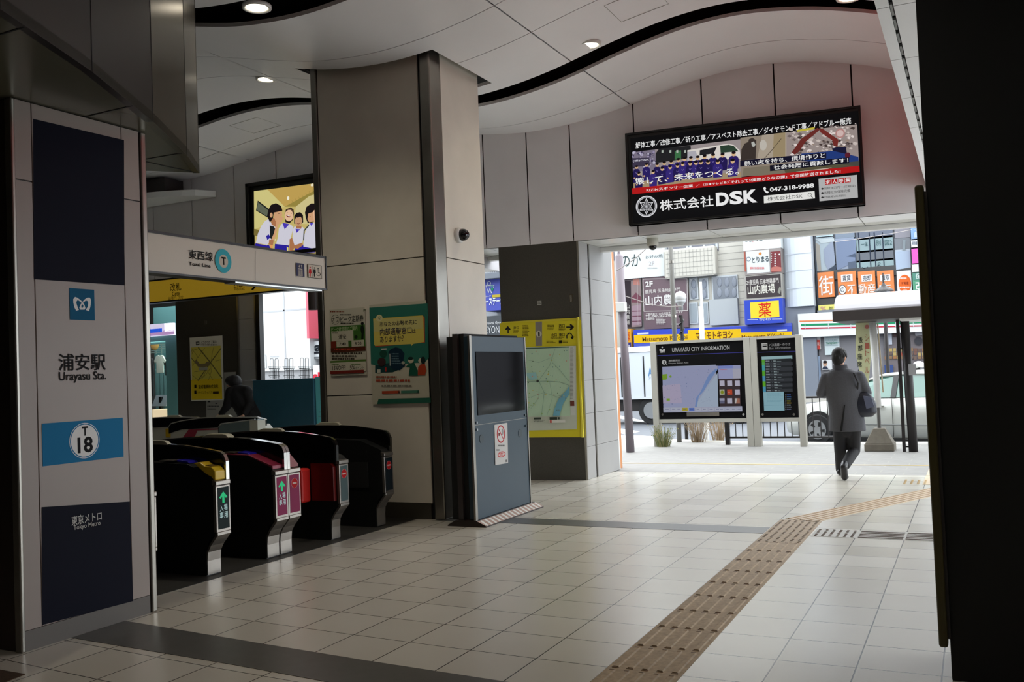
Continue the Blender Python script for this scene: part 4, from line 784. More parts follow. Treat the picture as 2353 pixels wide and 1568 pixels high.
# ============================================================= TICKET GATES
M_GB = mat('gate_black', (16, 17, 17), .45); M_GS = mat('gate_steel', (158, 152, 144), .3, .8, noise=.12, scale=6); M_RAILB = mat('gate_rail_black', (6, 6, 7), .15)
def prof(o_, pts, y0, y1, m, name, parent, bevel=0):
    b = MB(); b.prism([(x, y0, z) for x, z in pts], (0, y1-y0, 0)); return b.build(name, m, parent, bevel=bevel)
def half(t, y0, y1, rail, face, body_col, display, arrow, top_parts, reader=None, L=1.85, depth_sign=1):
    """one gate housing; face at x=0, machine runs toward -x; y0..y1 = width; rail = (ya,yb); all local to t"""
    s = depth_sign
    body = [(-.012, .345), (-.012, .75), (-.05, .79), (-.30, .885), (-.9, .905), (-L+.3, .885), (-L, .75), (-L, .345), (-L+.12, .24), (-L+.12, 0), (-.12, 0), (-.12, .20), (-.085, .29)]
    # slightly set-in body behind the steel face
    bo = MB(); bo.prism([(s*x-(.0 if x < -.1 else 0)*s, y0+.004, z) for x, z in body], (0, y1-y0-.008, 0)); bo.build('body', body_col, t, local=True)
    b = MB(); b.prism([(s*x, y0+.001, z) for x, z in [(0, .35), (0, .715), (-.03, .715), (-.03, .35)]], (0, y1-y0-.002, 0)); b.build('front_frame', M_GS, t, local=True, bevel=.004)
    b = MB(); b.prism([(s*x, y0, z) for x, z in [(.006, .72), (.006, .752), (-.04, .765), (-.04, .72)]], (0, y1-y0, 0)); b.build('top_cap', M_GS, t, local=True, bevel=.004)
    b = MB(); b.prism([(s*x, y0+.006, z) for x, z in [(.004, .325), (.004, .35), (-.03, .35), (-.03, .325)]], (0, y1-y0-.012, 0)); b.build('lower_cap', M_GS, t, local=True, bevel=.003)
    fs = [(-.002, .325), (-.03, .29), (-.072, .245), (-.105, .19), (-.112, .12), (-.112, .012), (-.125, .012), (-.125, .12), (-.118, .2), (-.085, .255), (-.04, .31), (-.02, .325)]
    b = MB(); b.prism([(s*x, y0+.008, z) for x, z in fs], (0, y1-y0-.016, 0)); b.build('foot_plate', M_GS, t, local=True)
    a = Art((s*.0005, y0, 0), (0, s, 0) if s > 0 else (0, 1, 0), (s, 0, 0), off=.001, local=True); a.dl = .0002; W2 = y1-y0
    a.rect(.018, .70, W2-.018, .372, face)
    if display:
        c = W2/2; a.poly([(c-.045, .62), (c, .665), (c+.045, .62), (c+.028, .61), (c+.012, .628), (c+.012, .575), (c-.012, .575), (c-.012, .628), (c-.028, .61)], (60, 226, 150))
        for ch, (ux, vz) in zip('入専場用', ((-.024, .535), (-.024, .48), (.022, .54), (.022, .48))):
            v_, f_ = textmesh(ch, .008); lo, hi = v_.min(0), v_.max(0); tt = (v_-lo)/(hi-lo)
            a.put(np.stack([c+ux-.019+tt[:, 0]*.04, vz-.026+tt[:, 1]*.05], 1), f_, (206, 240, 240))
    else:
        a.disc(W2/2, .635, .001, (180, 40, 44)); c = W2/2
        for r_0, co in ((.044, (176, 150, 144)), (.041, (168, 26, 32))): a.put([(c+r_0*math.cos(2*pi*i/28), .625+r_0*math.sin(2*pi*i/28)) for i in range(28)], [tuple(range(28))], co)
        a.rect(c-.027, .632, c+.027, .618, (196, 170, 160))
    a.build('front_display', PRINT if not display else artmat('gate_display', .55), t, local=True)
    # arched hand rail panel
    ya, yb = rail
    arc = [(-.02, .90), (-.035, .94), (-.07, .965), (-.2, .985), (-.45, 1.015), (-.75, 1.032), (-1.1, 1.030), (-1.4, 1.012), (-1.7, .985), (-L+.03, .965), (-L, .93)]
    rp_ = MB(); rp_.prism([(s*x, ya+.004, z) for x, z in arc+[(-L, .8), (-.9, .80), (-.02, .75)]], (0, yb-ya-.008, 0)); r = rp_.build('rail_panel', M_RAILB, t, local=True)
    b = MB(); pts = [(-.012, .752)]+[(-.012, .90)]+arc[1:]+[(-L, .80)]
    outer = [(s*(x+(.008 if i < 3 else 0)), z+(.012 if 1 < i < len(pts)-1 else 0)) for i, (x, z) in enumerate(pts)]; inner = [(s*(x-(.012 if i < 3 else 0)), z-.002) for i, (x, z) in enumerate(pts)]
    for i in range(len(pts)-1):
        b.prism([(outer[i][0], ya, outer[i][1]), (outer[i+1][0], ya, outer[i+1][1]), (inner[i+1][0], ya, inner[i+1][1]), (inner[i][0], ya, inner[i][1])], (0, yb-ya, 0))
    b.build('rail_edge', M_CHROME if top_parts != 'dull' else M_GS, r, local=True)
    b = MB(); b.prism([(s*x, ya-.003, z) for x, z in [(-.62, 1.03), (-.66, 1.062), (-.70, 1.068), (-.88, 1.068), (-.93, 1.05), (-.95, 1.036)]], (0, yb-ya+.006, 0)); b.build('sensor_cap', mat('sensor_ivory', (176, 172, 152), .4), t, local=True, bevel=.005)
def gate(y, halves, label, x=-5.4, ds=1):
    t = thing('ticket_gate', label, 'ticket gate', (x, y, 0), 'automatic ticket gates')
    for h_ in halves: half(t, depth_sign=ds, **h_)
    return t
def extras(t, y0, y1, kind):
    if kind == 'yellow':
        b = MB(); b.prism([(-.01, y0+.01, .76), (-.01, y0+.01, .83), (-.05, y0+.01, .865), (-.12, y0+.01, .872), (-.17, y0+.01, .90), (-.24, y0+.01, .895), (-.10, y0+.01, .80), (-.06, y0+.01, .76)], (0, y1-y0-.05, 0)); b.build('ticket_slot', mat('slot_yellow', (206, 170, 28), .35), t, local=True, bevel=.008)
        b = MB(); b.prism([(-.06, y0+.03, .871), (-.13, y0+.03, .878), (-.14, y0+.03, .880), (-.07, y0+.03, .868)], (0, y1-y0-.09, 0)); b.build('slot_mouth', mat('slot_shadow', (120, 92, 20), .5), t, local=True)
    if kind == 'pink':
        b = MB(); b.prism([(-.03, y0+.008, .77), (-.03, y0+.008, .80), (-.30, y0+.008, .893), (-.62, y0+.008, .905), (-.62, y0+.008, .89), (-.3, y0+.008, .86)], (0, y1-y0-.016, 0)); b.build('top_trim', mat('gate_pink', (142, 40, 66), .4), t, local=True, bevel=.004)
    b = MB(); b.prism([(-.30, y0+.03, .887), (-.44, y0+.03, .90), (-.44, y0+.03, .918), (-.32, y0+.03, .908)], (0, y1-y0-.06, 0)); b.build('card_reader', mat('reader_blue', (38, 30, 170), .3), t, local=True, bevel=.006)
    b = MB(); b.box(-.62, -.47, y0+.02, y1-.02, .905, .913); b.build('status_plate', M_GS, t, local=True)
DK = (34, 44, 44); PK = (132, 52, 84)
t = gate(5.60, [dict(y0=0, y1=.16, rail=(.125, .16), face=DK, body_col=M_GB, display=True, arrow=True, top_parts='')], 'nearest ticket gate with green arrow display and yellow ticket slot'); extras(t, 0, .16, 'yellow')
t = gate(6.30, [dict(y0=0, y1=.165, rail=(.130, .165), face=PK, body_col=M_GB, display=True, arrow=True, top_parts=''), dict(y0=.168, y1=.333, rail=(.170, .205), face=PK, body_col=M_GB, display=False, arrow=False, top_parts='')], 'double ticket gate with purple-red front panels, arrow beside no-entry sign'); extras(t, 0, .165, 'pink')
b = MB(); b.prism([(-.02, .21, .765), (-.02, .333, .765), (-.02, .333, .785), (-.02, .21, .90)], (-.25, 0, 0)); b.build('side_fairing', mat('fairing_red', (128, 44, 44), .4), t, local=True)
t = gate(7.17, [dict(y0=0.03, y1=.175, rail=(0, .035), face=(74, 90, 92), body_col=M_GB, display=False, arrow=False, top_parts='')], 'third ticket gate with grey front panel, red side flap and no-entry sign')
b = MB(); b.prism([(-.04, -.012, .38), (-.04, -.012, .70), (-.07, -.012, .73), (-.30, -.012, .73), (-.30, -.012, .38)], (0, .045, 0)); b.build('side_window', mat('flap_recess', (92, 14, 14), .3), t, local=True)
b = MB(); b.box(-.40, -.30, -.15, -.015, .37, .69); b.build('flap', mat('flap_red', (214, 36, 28), .5), t, local=True, bevel=.02)
t = gate(7.93, [dict(y0=0.02, y1=.18, rail=(.145, .18), face=(20, 30, 36), body_col=M_GB, display=False, arrow=False, top_parts='')], 'farthest of the near ticket gates, black with a no-entry sign beside the pillar')
b = MB(); b.box(-.62, -.2, .012, .022, .40, .66); b.build('side_window', M_MATTE, t, local=True)
t = gate(4.845, [dict(y0=0, y1=.16, rail=(0.0, .035), face=(40, 56, 60), body_col=M_GB, display=False, arrow=False, top_parts='')], 'ticket gate mostly hidden behind the station name pillar, grey front edge showing')
# gates on the far bank, white sided
M_GW = mat('gate_white', (190, 190, 180), .4)
def fargate(y, x0, L_, label, side, skirt=None):
    t = thing('ticket_gate', label, 'ticket gate', (x0, y, 0), 'white sided ticket gates beyond')
    b = MB(); b.prism([(x, 0, z) for x, z in [(0, 0), (L_, 0), (L_, .86), (L_-.06, .92), (.06, .88), (0, .80)]], (0, .16, 0)); b.build('body', side, t, local=True, bevel=.01)
    arc = [(-.02, .80), (-.02, .90), (.03, .945), (.25, .985), (.6, 1.02), (.95, 1.03), (L_-.15, 1.015), (L_, .98)]
    b = MB(); b.prism([(x, -.012, z) for x, z in arc+[(L_, .90), (L_*.6, .885), (.25, .86)]], (0, .04, 0)); r = b.build('rail_panel', M_RAILB, t, local=True)
    b = MB()
    for (p_, q_) in zip(arc[:-1], arc[1:]): b.prism([(p_[0], -.014, p_[1]-.004), (q_[0], -.014, q_[1]-.004), (q_[0], -.014, q_[1]+.012), (p_[0], -.014, p_[1]+.012)], (0, .045, 0))
    b.build('rail_edge', mat('rail_pale', (200, 198, 190), .25, .4), r, local=True)
    b = MB(); b.prism([(x, -.016, z) for x, z in [(.92, 1.03), (.97, 1.062), (1.17, 1.062), (1.24, 1.026)]], (0, .05, 0)); b.build('sensor_cap', MATS['sensor_ivory'], t, local=True)
    if skirt: b = MB(); b.prism([(x, -.008, z) for x, z in skirt], (0, .01, 0)); b.build('side_trim', mat('gate_pink2', (150, 44, 66), .4), t, local=True)
    return t
fargate(10.45, -10.95, 1.85, 'white sided ticket gate beyond with a red side trim', M_GW, [(.12, .60), (.38, .855), (1.1, .87), (1.1, .855), (.55, .84), (.40, .60)])
t = fargate(10.75, -12.25, 1.7, 'white sided ticket gate farthest to the left with yellow ticket slot', M_GW)
b = MB(); b.box(.95, 1.12, -.07, .0, .72, .86); b.build('ticket_slot', MATS['slot_yellow'], t, local=True, bevel=.01)
t = thing('ticket_gate', 'bluish end panel of a gate in front of the teal partition', 'ticket gate', (-9.4, 10.0, 0), 'white sided ticket gates beyond')
b = MB(); b.prism([(-.15, 0, 0), (.55, 0, 0), (.55, 0, 1.02), (-.05, 0, .955), (-.15, 0, .93)], (0, .14, 0)); b.build('body', mat('teal_grey_panel', (96, 112, 116), .3, noise=.05), t, local=True, bevel=.01)
b = MB(); b.box(.42, .56, -.01, .15, 0, 1.0); b.build('end_panel', M_GW, t, local=True)
b = MB(); b.tube([(-.16, .01, .7), (-.16, .01, .92), (-.12, .01, .955), (.5, .01, 1.01)], .012, 8); b.build('rail_edge', M_CHROME, t, local=True)
# ============================================================= TEAL PARTITION AND WIRE STANDS
t = thing('partition', 'dark teal partition box with a lighter teal side behind the ticket gates', 'partition', (-9.7, 11.6, 0))
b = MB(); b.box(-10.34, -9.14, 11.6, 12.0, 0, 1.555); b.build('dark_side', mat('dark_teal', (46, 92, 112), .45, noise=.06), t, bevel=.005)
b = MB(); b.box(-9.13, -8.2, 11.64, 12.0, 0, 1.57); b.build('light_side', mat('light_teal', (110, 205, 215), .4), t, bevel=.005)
a = Art((0, 11.64, 0), (1, 0, 0), (0, -1, 0), off=.003, crop=C2); a.bars(2120, 1205, 2200, 1222, 1, (120, 176, 190), 61, .8); a.bars(2115, 1255, 2200, 1272, 1, (120, 176, 190), 62, .8); a.build('printed_lines', PRINT, t)
def Wp(x, y, d=11.75): return tuple(hit(300+x/4.902, 700+y/4.902, (0, d, 0), (0, 1, 0)))
for i, x in enumerate((1620, 1785, 1960)):
    t = thing('wire_stand', 'black wire leaflet stand on top of the teal partition, %s' % ('leftmost', 'middle one', 'rightmost')[i], 'wire stand', Wp(x, 845), 'wire stands on the partition')
    b = MB()
    for dx in (-30, 25):
        zt = 612-i*4; b.tube([Wp(x+dx-18, 838), Wp(x+dx-18, zt+10), Wp(x+dx-14, zt), Wp(x+dx+14, zt), Wp(x+dx+18, zt+10), Wp(x+dx+18, 838)], .004, 6)
    b.build('upright_loop', M_BLACK, t)
    b = MB()
    for yy, e in ((700, 72), (722, 60), (800, 64)): b.tube([Wp(x-e, yy, 11.7), Wp(x+e, yy+4, 11.7), Wp(x+e*.8, yy+18, 11.62), Wp(x-e*.8, yy+18, 11.62), Wp(x-e, yy, 11.7)], .0035, 6)
    for k in range(5): b.tube([Wp(x-50+k*25, 725, 11.64), Wp(x-48+k*25, 838, 11.66)], .003, 5)
    b.build('basket', M_BLACK, t)
# ============================================================= SHOP STALL AT THE FAR LEFT
def Sp(x, y, d): q = hit(330+x/5.222, 700+y/5.222, (0, d, 0), (0, 1, 0)); return q
Y_S = 13.4
t = thing('shop_stall', 'small shop stall with glowing white and blue awning sign and teal walls', 'stall', (-14.3, Y_S, 0))
xl, xr_ = -15.7, Sp(385, 300, Y_S)[0]; zt = Sp(200, 235, Y_S)[2]; zs = Sp(200, 380, Y_S)[2]
b = MB(); b.box(xl, xr_+.25, Y_S+.02, Y_S+.1, zs-.15, zs); b.box(xr_-.28, xr_+.28, Y_S, Y_S+.12, 0, zs); b.box(xl, xr_+.2, Y_S+1.2, Y_S+1.3, 0, 3.2); b.box(xr_+.0, xr_+.25, Y_S+.3, Y_S+1.3, 0, 3.4)
b.build('teal_wall', mat('stall_teal', (96, 146, 144), .4), t)
b = MB(); pr = [(0, zs), (-.28, zs), (-.28, zs+.22), (-.2, zt-.04), (-.05, zt), (0, zt)]
b.prism([(xl, Y_S+y, z) for y, z in pr], (xr_-xl, 0, 0)); b.build('awning_sign', mat('awning_glow', (222, 214, 240), .4, emit=.75), t, bevel=.01)
a = Art((0, Y_S-.28, 0), (1, 0, 0), (0, -1, 0), off=.004, crop=(330, 700, 5.222))
a.rect(-60, 308, 222, 340, (44, 96, 232)); a.rect(172, 262, 176, 378, (130, 120, 160)); a.text('LAWSON', 262, 318, 368, 342, (196, 70, 140), .01) if False else a.text('ロ WORKS', 236, 316, 368, 344, (150, 60, 150), .01); a.rect(-60, 352, 370, 357, (190, 150, 200))
a.build('awning_print', artmat('awning_print', .8), t)
b = MB(); b.box(xl, xr_-.28, Y_S+.1, Y_S+.6, 0, .86); b.build('counter', M_BLACK, t)
b = MB(); b.box(Sp(85, 1260, Y_S)[0], Sp(330, 1260, Y_S)[0], Y_S+.02, Y_S+.4, Sp(85, 1370, Y_S)[2]-.1, Sp(85, 1262, Y_S)[2]); b.build('lit_tray', mat('tray_glow', (226, 206, 168), .4, emit=.8), t, bevel=.01)
b = MB()
for k in range(7):
    z = Sp(100, 440+k*24, Y_S+.9)[2]; b.box(xl, xr_-.5, Y_S+.9, Y_S+.91, z, z+.012)
for k in range(10): b.box(xl+.2+k*.16, xl+.212+k*.16, Y_S+.9, Y_S+.91, Sp(100, 600, Y_S+.9)[2], zs)
b.build('grid_rack', mat('rack_grey', (150, 170, 160), .4), t)
b = MB()
for k in range(5): x = Sp(140+k*46, 900, Y_S+1)[0]; b.box(x, x+.14, Y_S+1.0, Y_S+1.06, .8, Sp(200, 780, Y_S+1)[2])
b.build('locker_panels', mat('locker_teal', (110, 150, 148), .4), t, bevel=.01)
l = bpy.data.lights.new('stall_lamp', 'AREA'); l.energy = 26; l.size = 1.2; l.color = (.85, 1, .96); lo = bpy.data.objects.new('lamp', l); COL.objects.link(lo); lo.location = (0.2, .6, zs-.1); lo.parent = t
def hang(name, label, cat, cx, cy, rx, ry, col, d=.7):
    q = Sp(cx, cy, Y_S+d); s_ = 1/5.222*(q[1]*.9+6)/FOC*1.15
    t = thing(name, label, cat, tuple(q)); b = MB(); b.ell(tuple(q), (rx*s_, .05, ry*s_), 14, 8); b.build(cat.replace(' ', '_')+'_body', mat('hang_'+name, col, .6), t, smooth=True); return t, q, s_
t, q, s_ = hang('paper_lantern', 'orange paper lantern with red top hanging in the stall', 'lantern', 133, 480, 62, 62, (206, 160, 84))
b = MB(); b.ell((q[0], q[1]-.01, q[2]+50*s_), (38*s_, .045, 14*s_), 12, 6); b.build('red_cap', mat('lantern_red', (214, 66, 44), .6), t, smooth=True)
def shirt(name, label, col, x0, y0, x1, y1, d):
    p, q = Sp(x0, y0, Y_S+d), Sp(x1, y1, Y_S+d); t = thing(name, label, name.split('_')[-1], ((p[0]+q[0])/2, p[1], q[2])); b = MB(); w_ = q[0]-p[0]; h_ = p[2]-q[2]
    b.prism([(p[0]+w_*u, p[1], q[2]+h_*v) for u, v in ((.2, 0), (.8, 0), (.8, .62), (.92, .55), (1, .68), (.78, .98), (.6, 1), (.5, .94), (.4, 1), (.22, .98), (0, .68), (.08, .55), (.2, .62))], (0, .03, 0)); b.build('cloth', mat('cloth_'+label[:8], col, .8), t, bevel=.008); return t
shirt('hanging_shirt', 'pale shirt hanging in the stall', (172, 176, 164), 120, 612, 262, 820, .55)
shirt('hanging_jacket', 'dark jacket hanging at the right of the pale shirt', (28, 38, 36), 232, 640, 330, 850, .62)
shirt('hanging_apron', 'dark long apron hanging at the left of the stall', (34, 34, 36), 66, 650, 125, 1100, .5)
p, q = Sp(90, 1095, Y_S+.2), Sp(265, 1220, Y_S+.2)
t = thing('tablet_stand', 'grey angled tablet stand on the stall counter', 'stand', ((p[0]+q[0])/2, p[1], q[2]))
b = MB(); b.prism([(p[0], p[1], q[2]), (q[0], p[1], q[2]), (q[0]-.03, p[1]+.12, p[2]), (p[0]+.0, p[1]+.12, p[2])], (0, .03, 0)); b.build('panel', mat('tablet_grey', (112, 120, 124), .4), t, bevel=.005)
b = MB(); b.box((p[0]+q[0])/2-.03, (p[0]+q[0])/2+.03, p[1]+.04, p[1]+.10, .86, p[2]-.03); b.build('support', M_BLACK, t)
# ============================================================= STREET: INFORMATION BOARDS
LK[0] = .6
M_DARKM = mat('outdoor_dark_metal', (38, 32, 32), .5)
YI = 17.43
C4 = (1400, 760, 4.902)
M_BEIGE = mat('board_beige', (206, 202, 190), .45)
def X_(px, py=900, y=YI): return ony(px, py, y)[0]
t = thing('information_board', 'double beige framed city and bus information board with black screens on the pavement', 'information board', (-4.2, YI, 0))
zTop = 1.98
for (x0, x1) in ((-5.585, -5.475), (-3.80, -3.68), (-3.675, -3.56), (-2.865, -2.755)):
    b = MB(); b.box(x0, x1, YI-.05, YI+.12, -.01, zTop+.02); b.build('post', M_BEIGE, t, bevel=.006)
b = MB(); b.box(-5.475, -3.80, YI-.03, YI+.1, zTop-.03, zTop+.02); b.box(-3.56, -2.865, YI-.03, YI+.1, zTop-.03, zTop+.02); b.build('top_rail', M_BEIGE, t)
b = MB(); b.box(-5.475, -3.80, YI-.03, YI+.1, .44, .51); b.box(-3.56, -2.865, YI-.03, YI+.1, .44, .51); b.build('lower_rail', M_BEIGE, t)
b = MB(); b.box(-5.475, -3.80, YI, YI+.08, .51, zTop-.03); b.build('city_panel', M_BLACK, t)
b = MB(); b.box(-3.56, -2.865, YI, YI+.08, .51, zTop-.03); b.build('bus_panel', M_BLACK, t)
b = MB(); b.box(X_(1400+865/4.902), X_(1400+1230/4.902), YI-.03, YI, .56, .635); b.build('card_tray', M_ALU, t)
for px in (602, 1513, 1728, 2080):
    q = ony(1400+px/4.902, 760+945/4.902, YI); b = MB(); b.lathe((q[0], YI-.012, q[2]), [(.022, 0), (.022, .012)], 16, 'y'); b.build('bolt', M_CHROME, t)
a = Art((0, YI, 0), (1, 0, 0), (0, -1, 0), off=.003, crop=C4)
BK = (8, 7, 9); a.rect(540, 138, 1545, 995, BK)
a.line([(545, 282), (1535, 245)], 5, (84, 84, 190)); a.text('URAYASU CITY INFORMATION', 706, 196, 1356, 212, (216, 216, 216), .012)
for dx, dy in ((-20, 8), (0, 18), (20, 8)): a.ell(597+dx, 212+dy, 13, (232, 232, 232), ry=14)
a.ell(597, 188, 9, (232, 232, 232)); a.text('浦安市', 572, 234, 628, 250, (232, 232, 232), .03)
a.disc(618, 357, 27, (222, 222, 222)); a.text('i', 611, 340, 626, 375, BK, .06); a.line([(640, 375), (655, 390)], 5, (222, 222, 222))
a.text('浦安駅周辺', 668, 330, 796, 346, (206, 206, 206), .02); a.text('Urayasu Station Area', 668, 362, 892, 372, (206, 206, 206), 0)
a.rect(597, 408, 1222, 862, (190, 198, 226)); a.poly([(597, 410), (1222, 396), (1222, 430), (1060, 640), (960, 862), (610, 866)], (184, 190, 228))
a.poly([(600, 620), (800, 600), (820, 820), (608, 820)], (206, 196, 226)); a.poly([(1130, 600), (1220, 480), (1230, 860), (975, 864), (1000, 800)], (196, 212, 236))
a.poly([(1205, 425), (1220, 440), (1150, 540), (1060, 690), (1010, 740), (985, 862), (965, 862), (980, 760), (1030, 690), (1075, 590), (1120, 500)], (140, 170, 228))
a.poly([(597, 495), (655, 488), (655, 545), (625, 560), (600, 555)], (146, 190, 60)); a.ell(690, 518, 13, (146, 190, 60)); a.rect(645, 765, 684, 790, (150, 196, 60))
rr = random.Random(9)
for i in range(60): x, y = rr.uniform(610, 1190), rr.uniform(425, 850); a.ell(x, y, rr.uniform(1.5, 5), rr.choice([(120, 140, 190), (210, 190, 210), (150, 160, 190), (90, 110, 160)]), n=6)
for i in range(14): x, y = rr.uniform(610, 1100), rr.uniform(425, 850); a.line([(x, y), (x+rr.uniform(-80, 80), y+rr.uniform(-40, 40))], 1.5, (170, 178, 206))
a.rect(1228, 396, 1485, 862, (72, 58, 62)); a.rect(1228, 398, 1486, 538, (186, 192, 236)); a.rect(1228, 398, 1395, 424, (150, 166, 240)); a.rect(1392, 430, 1486, 538, (206, 206, 226)); a.bars(1250, 436, 1340, 446, 1, (220, 130, 150), 71, .8)
for i in range(9):
    x, y = 1245+(i % 3)*86, 565+(i//3)*99; co = [(222, 218, 240)]*9; co[3] = (214, 216, 190); co[4] = (224, 88, 56); co[6] = (120, 120, 150); co[8] = (190, 130, 110)
    a.rect(x, y, x+58, y+58, co[i]); 
    if i == 3: a.ell(x+30, y+30, 19, (160, 170, 40))
    if i == 4: a.rect(x+16, y+24, x+28, y+36, (240, 220, 210))
    if i == 6: a.rect(x, y, x+58, y+25, (190, 190, 216))
    if i == 8: a.poly([(x, y), (x+30, y), (x+14, y+58), (x, y+58)], (226, 220, 216))
a.rect(612, 868, 1502, 908, (196, 200, 226))
for i, x in enumerate((625, 700, 760, 826, 902, 976, 1050, 1122, 1196, 1240, 1310, 1375, 1440)): a.rect(x, 870, x+62, 906, {3: (206, 190, 50), 4: (110, 140, 226)}.get(i, (208, 212, 232))); a.bars(x+12, 880, x+50, 892, 1, (90, 96, 150), 72+i, .8)
a.build('city_display', artmat('city_screen', .8), t)
a = Art((0, YI, 0), (1, 0, 0), (0, -1, 0), off=.003, crop=(1640, 740, 5.6))
a.rect(552, 236, 1085, 1240, BK); a.line([(562, 392), (1060, 378)], 5, (84, 84, 190)); a.rect(615, 275, 694, 355, (222, 222, 218)); a.rect(628, 308, 682, 322, (30, 30, 30)); a.rect(630, 290, 682, 294, (30, 30, 30))
a.text('バス路線・のりば', 712, 280, 986, 304, (196, 196, 196), .015); a.text('Bus Information', 712, 326, 988, 342, (170, 170, 170), .01)
a.rect(616, 448, 1012, 476, (186, 226, 232)); a.rect(618, 486, 1018, 900, (44, 48, 52))
for i in range(12):
    y = 490+i*34.5; x = 618+i*1.5; a.rect(x, y, x+40, y+33, [(110, 200, 60), (110, 206, 110), (90, 196, 200), (90, 196, 200), (110, 206, 60), (110, 206, 60), (96, 180, 226), (96, 180, 226), (120, 210, 50), (120, 210, 50), (96, 186, 226), (96, 186, 226)][i])
    if i % 2: a.rect(x+44, y, 1018, y+33, (66, 70, 76))
    a.bars(x+50, y+8, x+105, y+24, 1, (176, 186, 196), 80+i, .9); a.bars(x+118, y+8, x+134, y+22, 1, (130, 140, 150), 92+i, .9); a.bars(x+150, y+6, x+195, y+24, 1, (196, 216, 220), 104+i, .9); a.bars(x+195, y+14, x+200+rr.uniform(20, 90), y+22, 1, (150, 166, 170), 116+i, .9)
a.rect(640, 905, 914, 1140, (170, 220, 236)); a.line([(645, 1078), (914, 1070)], 2, (120, 170, 190)); a.bars(690, 918, 900, 1060, 8, (140, 190, 206), 130, .2)
for i in range(8): a.rect(926, 932+i*26, 936, 950+i*26, (210, 214, 220)); a.bars(944, 934+i*26, 1010, 948+i*26, 1, [(96, 130, 226), (90, 150, 226), (150, 190, 226), (200, 206, 90), (220, 190, 90), (180, 196, 206), (140, 150, 160), (150, 160, 200)][i], 140+i, .9)
a.build('bus_display', artmat('bus_screen', .75), t)
# ---- low rail fence along the curb
t = thing('fence', 'low dark metal rail fence along the curb behind the information board', 'fence', (-3.3, 17.8, 0))
YF = 17.78
b = MB(); b.box(-4.30, -4.22, YF-.03, YF+.05, -.01, .9); b.build('end_post', M_DARKM, t)
b = MB(); b.tube([(-4.26, YF, .855), (-1.95, YF, .855)], .02, 8); b.build('top_rail', M_DARKM, t)
b = MB(); b.tube([(-4.26, YF, .13), (-1.95, YF, .13)], .02, 8); b.build('lower_rail', M_DARKM, t)
for i in range(17):
    b = MB(); b.tube([(-4.10+i*.129, YF, .13), (-4.10+i*.129, YF, .855)], .010, 6); b.build('bar', M_DARKM, t)
# ---- dry weeds
def weeds(x, y, n, h, cols, label, name):
    t = thing(name, label, 'weeds', (x, y, 0)); rr = random.Random(int(abs(x)*100))
    b = MB()
    for i in range(n):
        a_ = rr.uniform(0, 2*pi); d = rr.uniform(.0, .14); l_ = rr.uniform(.5, 1)*h; s_ = rr.uniform(.05, .45)*h
        p0 = np.array([x+d*math.cos(a_), y+d*.5*math.sin(a_), -.01]); p1 = p0+[s_*.4*math.cos(a_), s_*.3*math.sin(a_), l_*.6]; p2 = p0+[s_*math.cos(a_), s_*.6*math.sin(a_), l_]
        b.cur = rr.randrange(len(cols)); b.tube([p0, p1, p2], [.004, .003, .001], 4)
        if rr.random() < .3: b.ell(tuple(p2), (.010, .010, .014), 5, 4)
    o = b.build('stems', [mat('weed_%d_%d_%d' % c, c, .8) for c in cols], t); o['kind'] = 'stuff'
weeds(-5.38, 17.33, 150, .42, [(150, 158, 96), (200, 188, 130), (130, 140, 84)], 'green-brown weeds at the foot of the information board left post', 'weed_clump')
weeds(-4.98, 18.35, 130, .62, [(206, 178, 146), (222, 200, 170), (176, 150, 116)], 'dry straw coloured weeds around the grey lamp post base', 'weed_clump')
weeds(-4.62, 18.6, 110, .62, [(222, 190, 150), (226, 206, 176)], 'second dry weed tuft right of the grey lamp post', 'weed_clump')
# ---- poles and wires
t = thing('utility_pole', 'tall grey steel pole rising behind the city information board', 'pole', (-5.2, 18.4, 0))
YP = 18.4; xa = X_(1556, 900, YP)
b = MB(); b.tube([(xa, YP, -.01), (xa, YP, 7)], .048, 14); b.build('shaft', mat('pole_grey', (138, 136, 130), .5), t, smooth=True)
b = MB(); [b.lathe((xa, YP, z), [(.056, 0), (.056, .05)], 14) for z in (1.2, 2.5, 3.6)]; b.build('band', M_ALU, t)
xb_ = X_(1573, 900, 18.7)
t = thing('street_lamp', 'street lamp with a white globe on a dark spiral-wrapped stem', 'street lamp', (xb_, 18.7, 0))
b = MB(); b.tube([(xb_, 18.7, -.01), (xb_, 18.7, 2.55)], .035, 12); b.build('stem', M_DARKM, t)
b = MB(); b.tube([(xb_+.05*math.cos(i*.7), 18.7+.05*math.sin(i*.7), 1.9+i*.02) for i in range(34)], .012, 6); b.build('vine_ornament', M_BLACK, t)
gz = ony(1572, 688, 18.7)[2]
b = MB(); b.lathe((xb_, 18.7, gz-.22), [(.05, 0), (.05, .1), (.10, .16), (.11, .2)], 18); b.build('lamp_neck', mat('lamp_grey', (190, 192, 194), .4), t, smooth=True)
b = MB(); b.ell((xb_, 18.7, gz+.05), (.125, .125, .12)); b.build('globe', mat('lamp_globe', (240, 240, 240), .25), t, smooth=True)
xc = X_(1610, 700, 18.9); t = thing('pole', 'slim white pole with stepped tip right of the globe lamp', 'pole', (xc, 18.9, 0))
zt_ = ony(1610, 648, 18.9)[2]; b = MB(); b.tube([(xc, 18.9, -.01), (xc, 18.9, zt_-.5)], .05, 12); b.tube([(xc+.02, 18.9, zt_-.5), (xc+.02, 18.9, zt_)], .026, 10); b.build('shaft', M_WHITE, t)
xp = X_(1427, 700, 16.2); t = thing('utility_pole', 'mauve-grey pole with spear finial and meter box near the left door edge', 'pole', (xp, 16.2, 0))
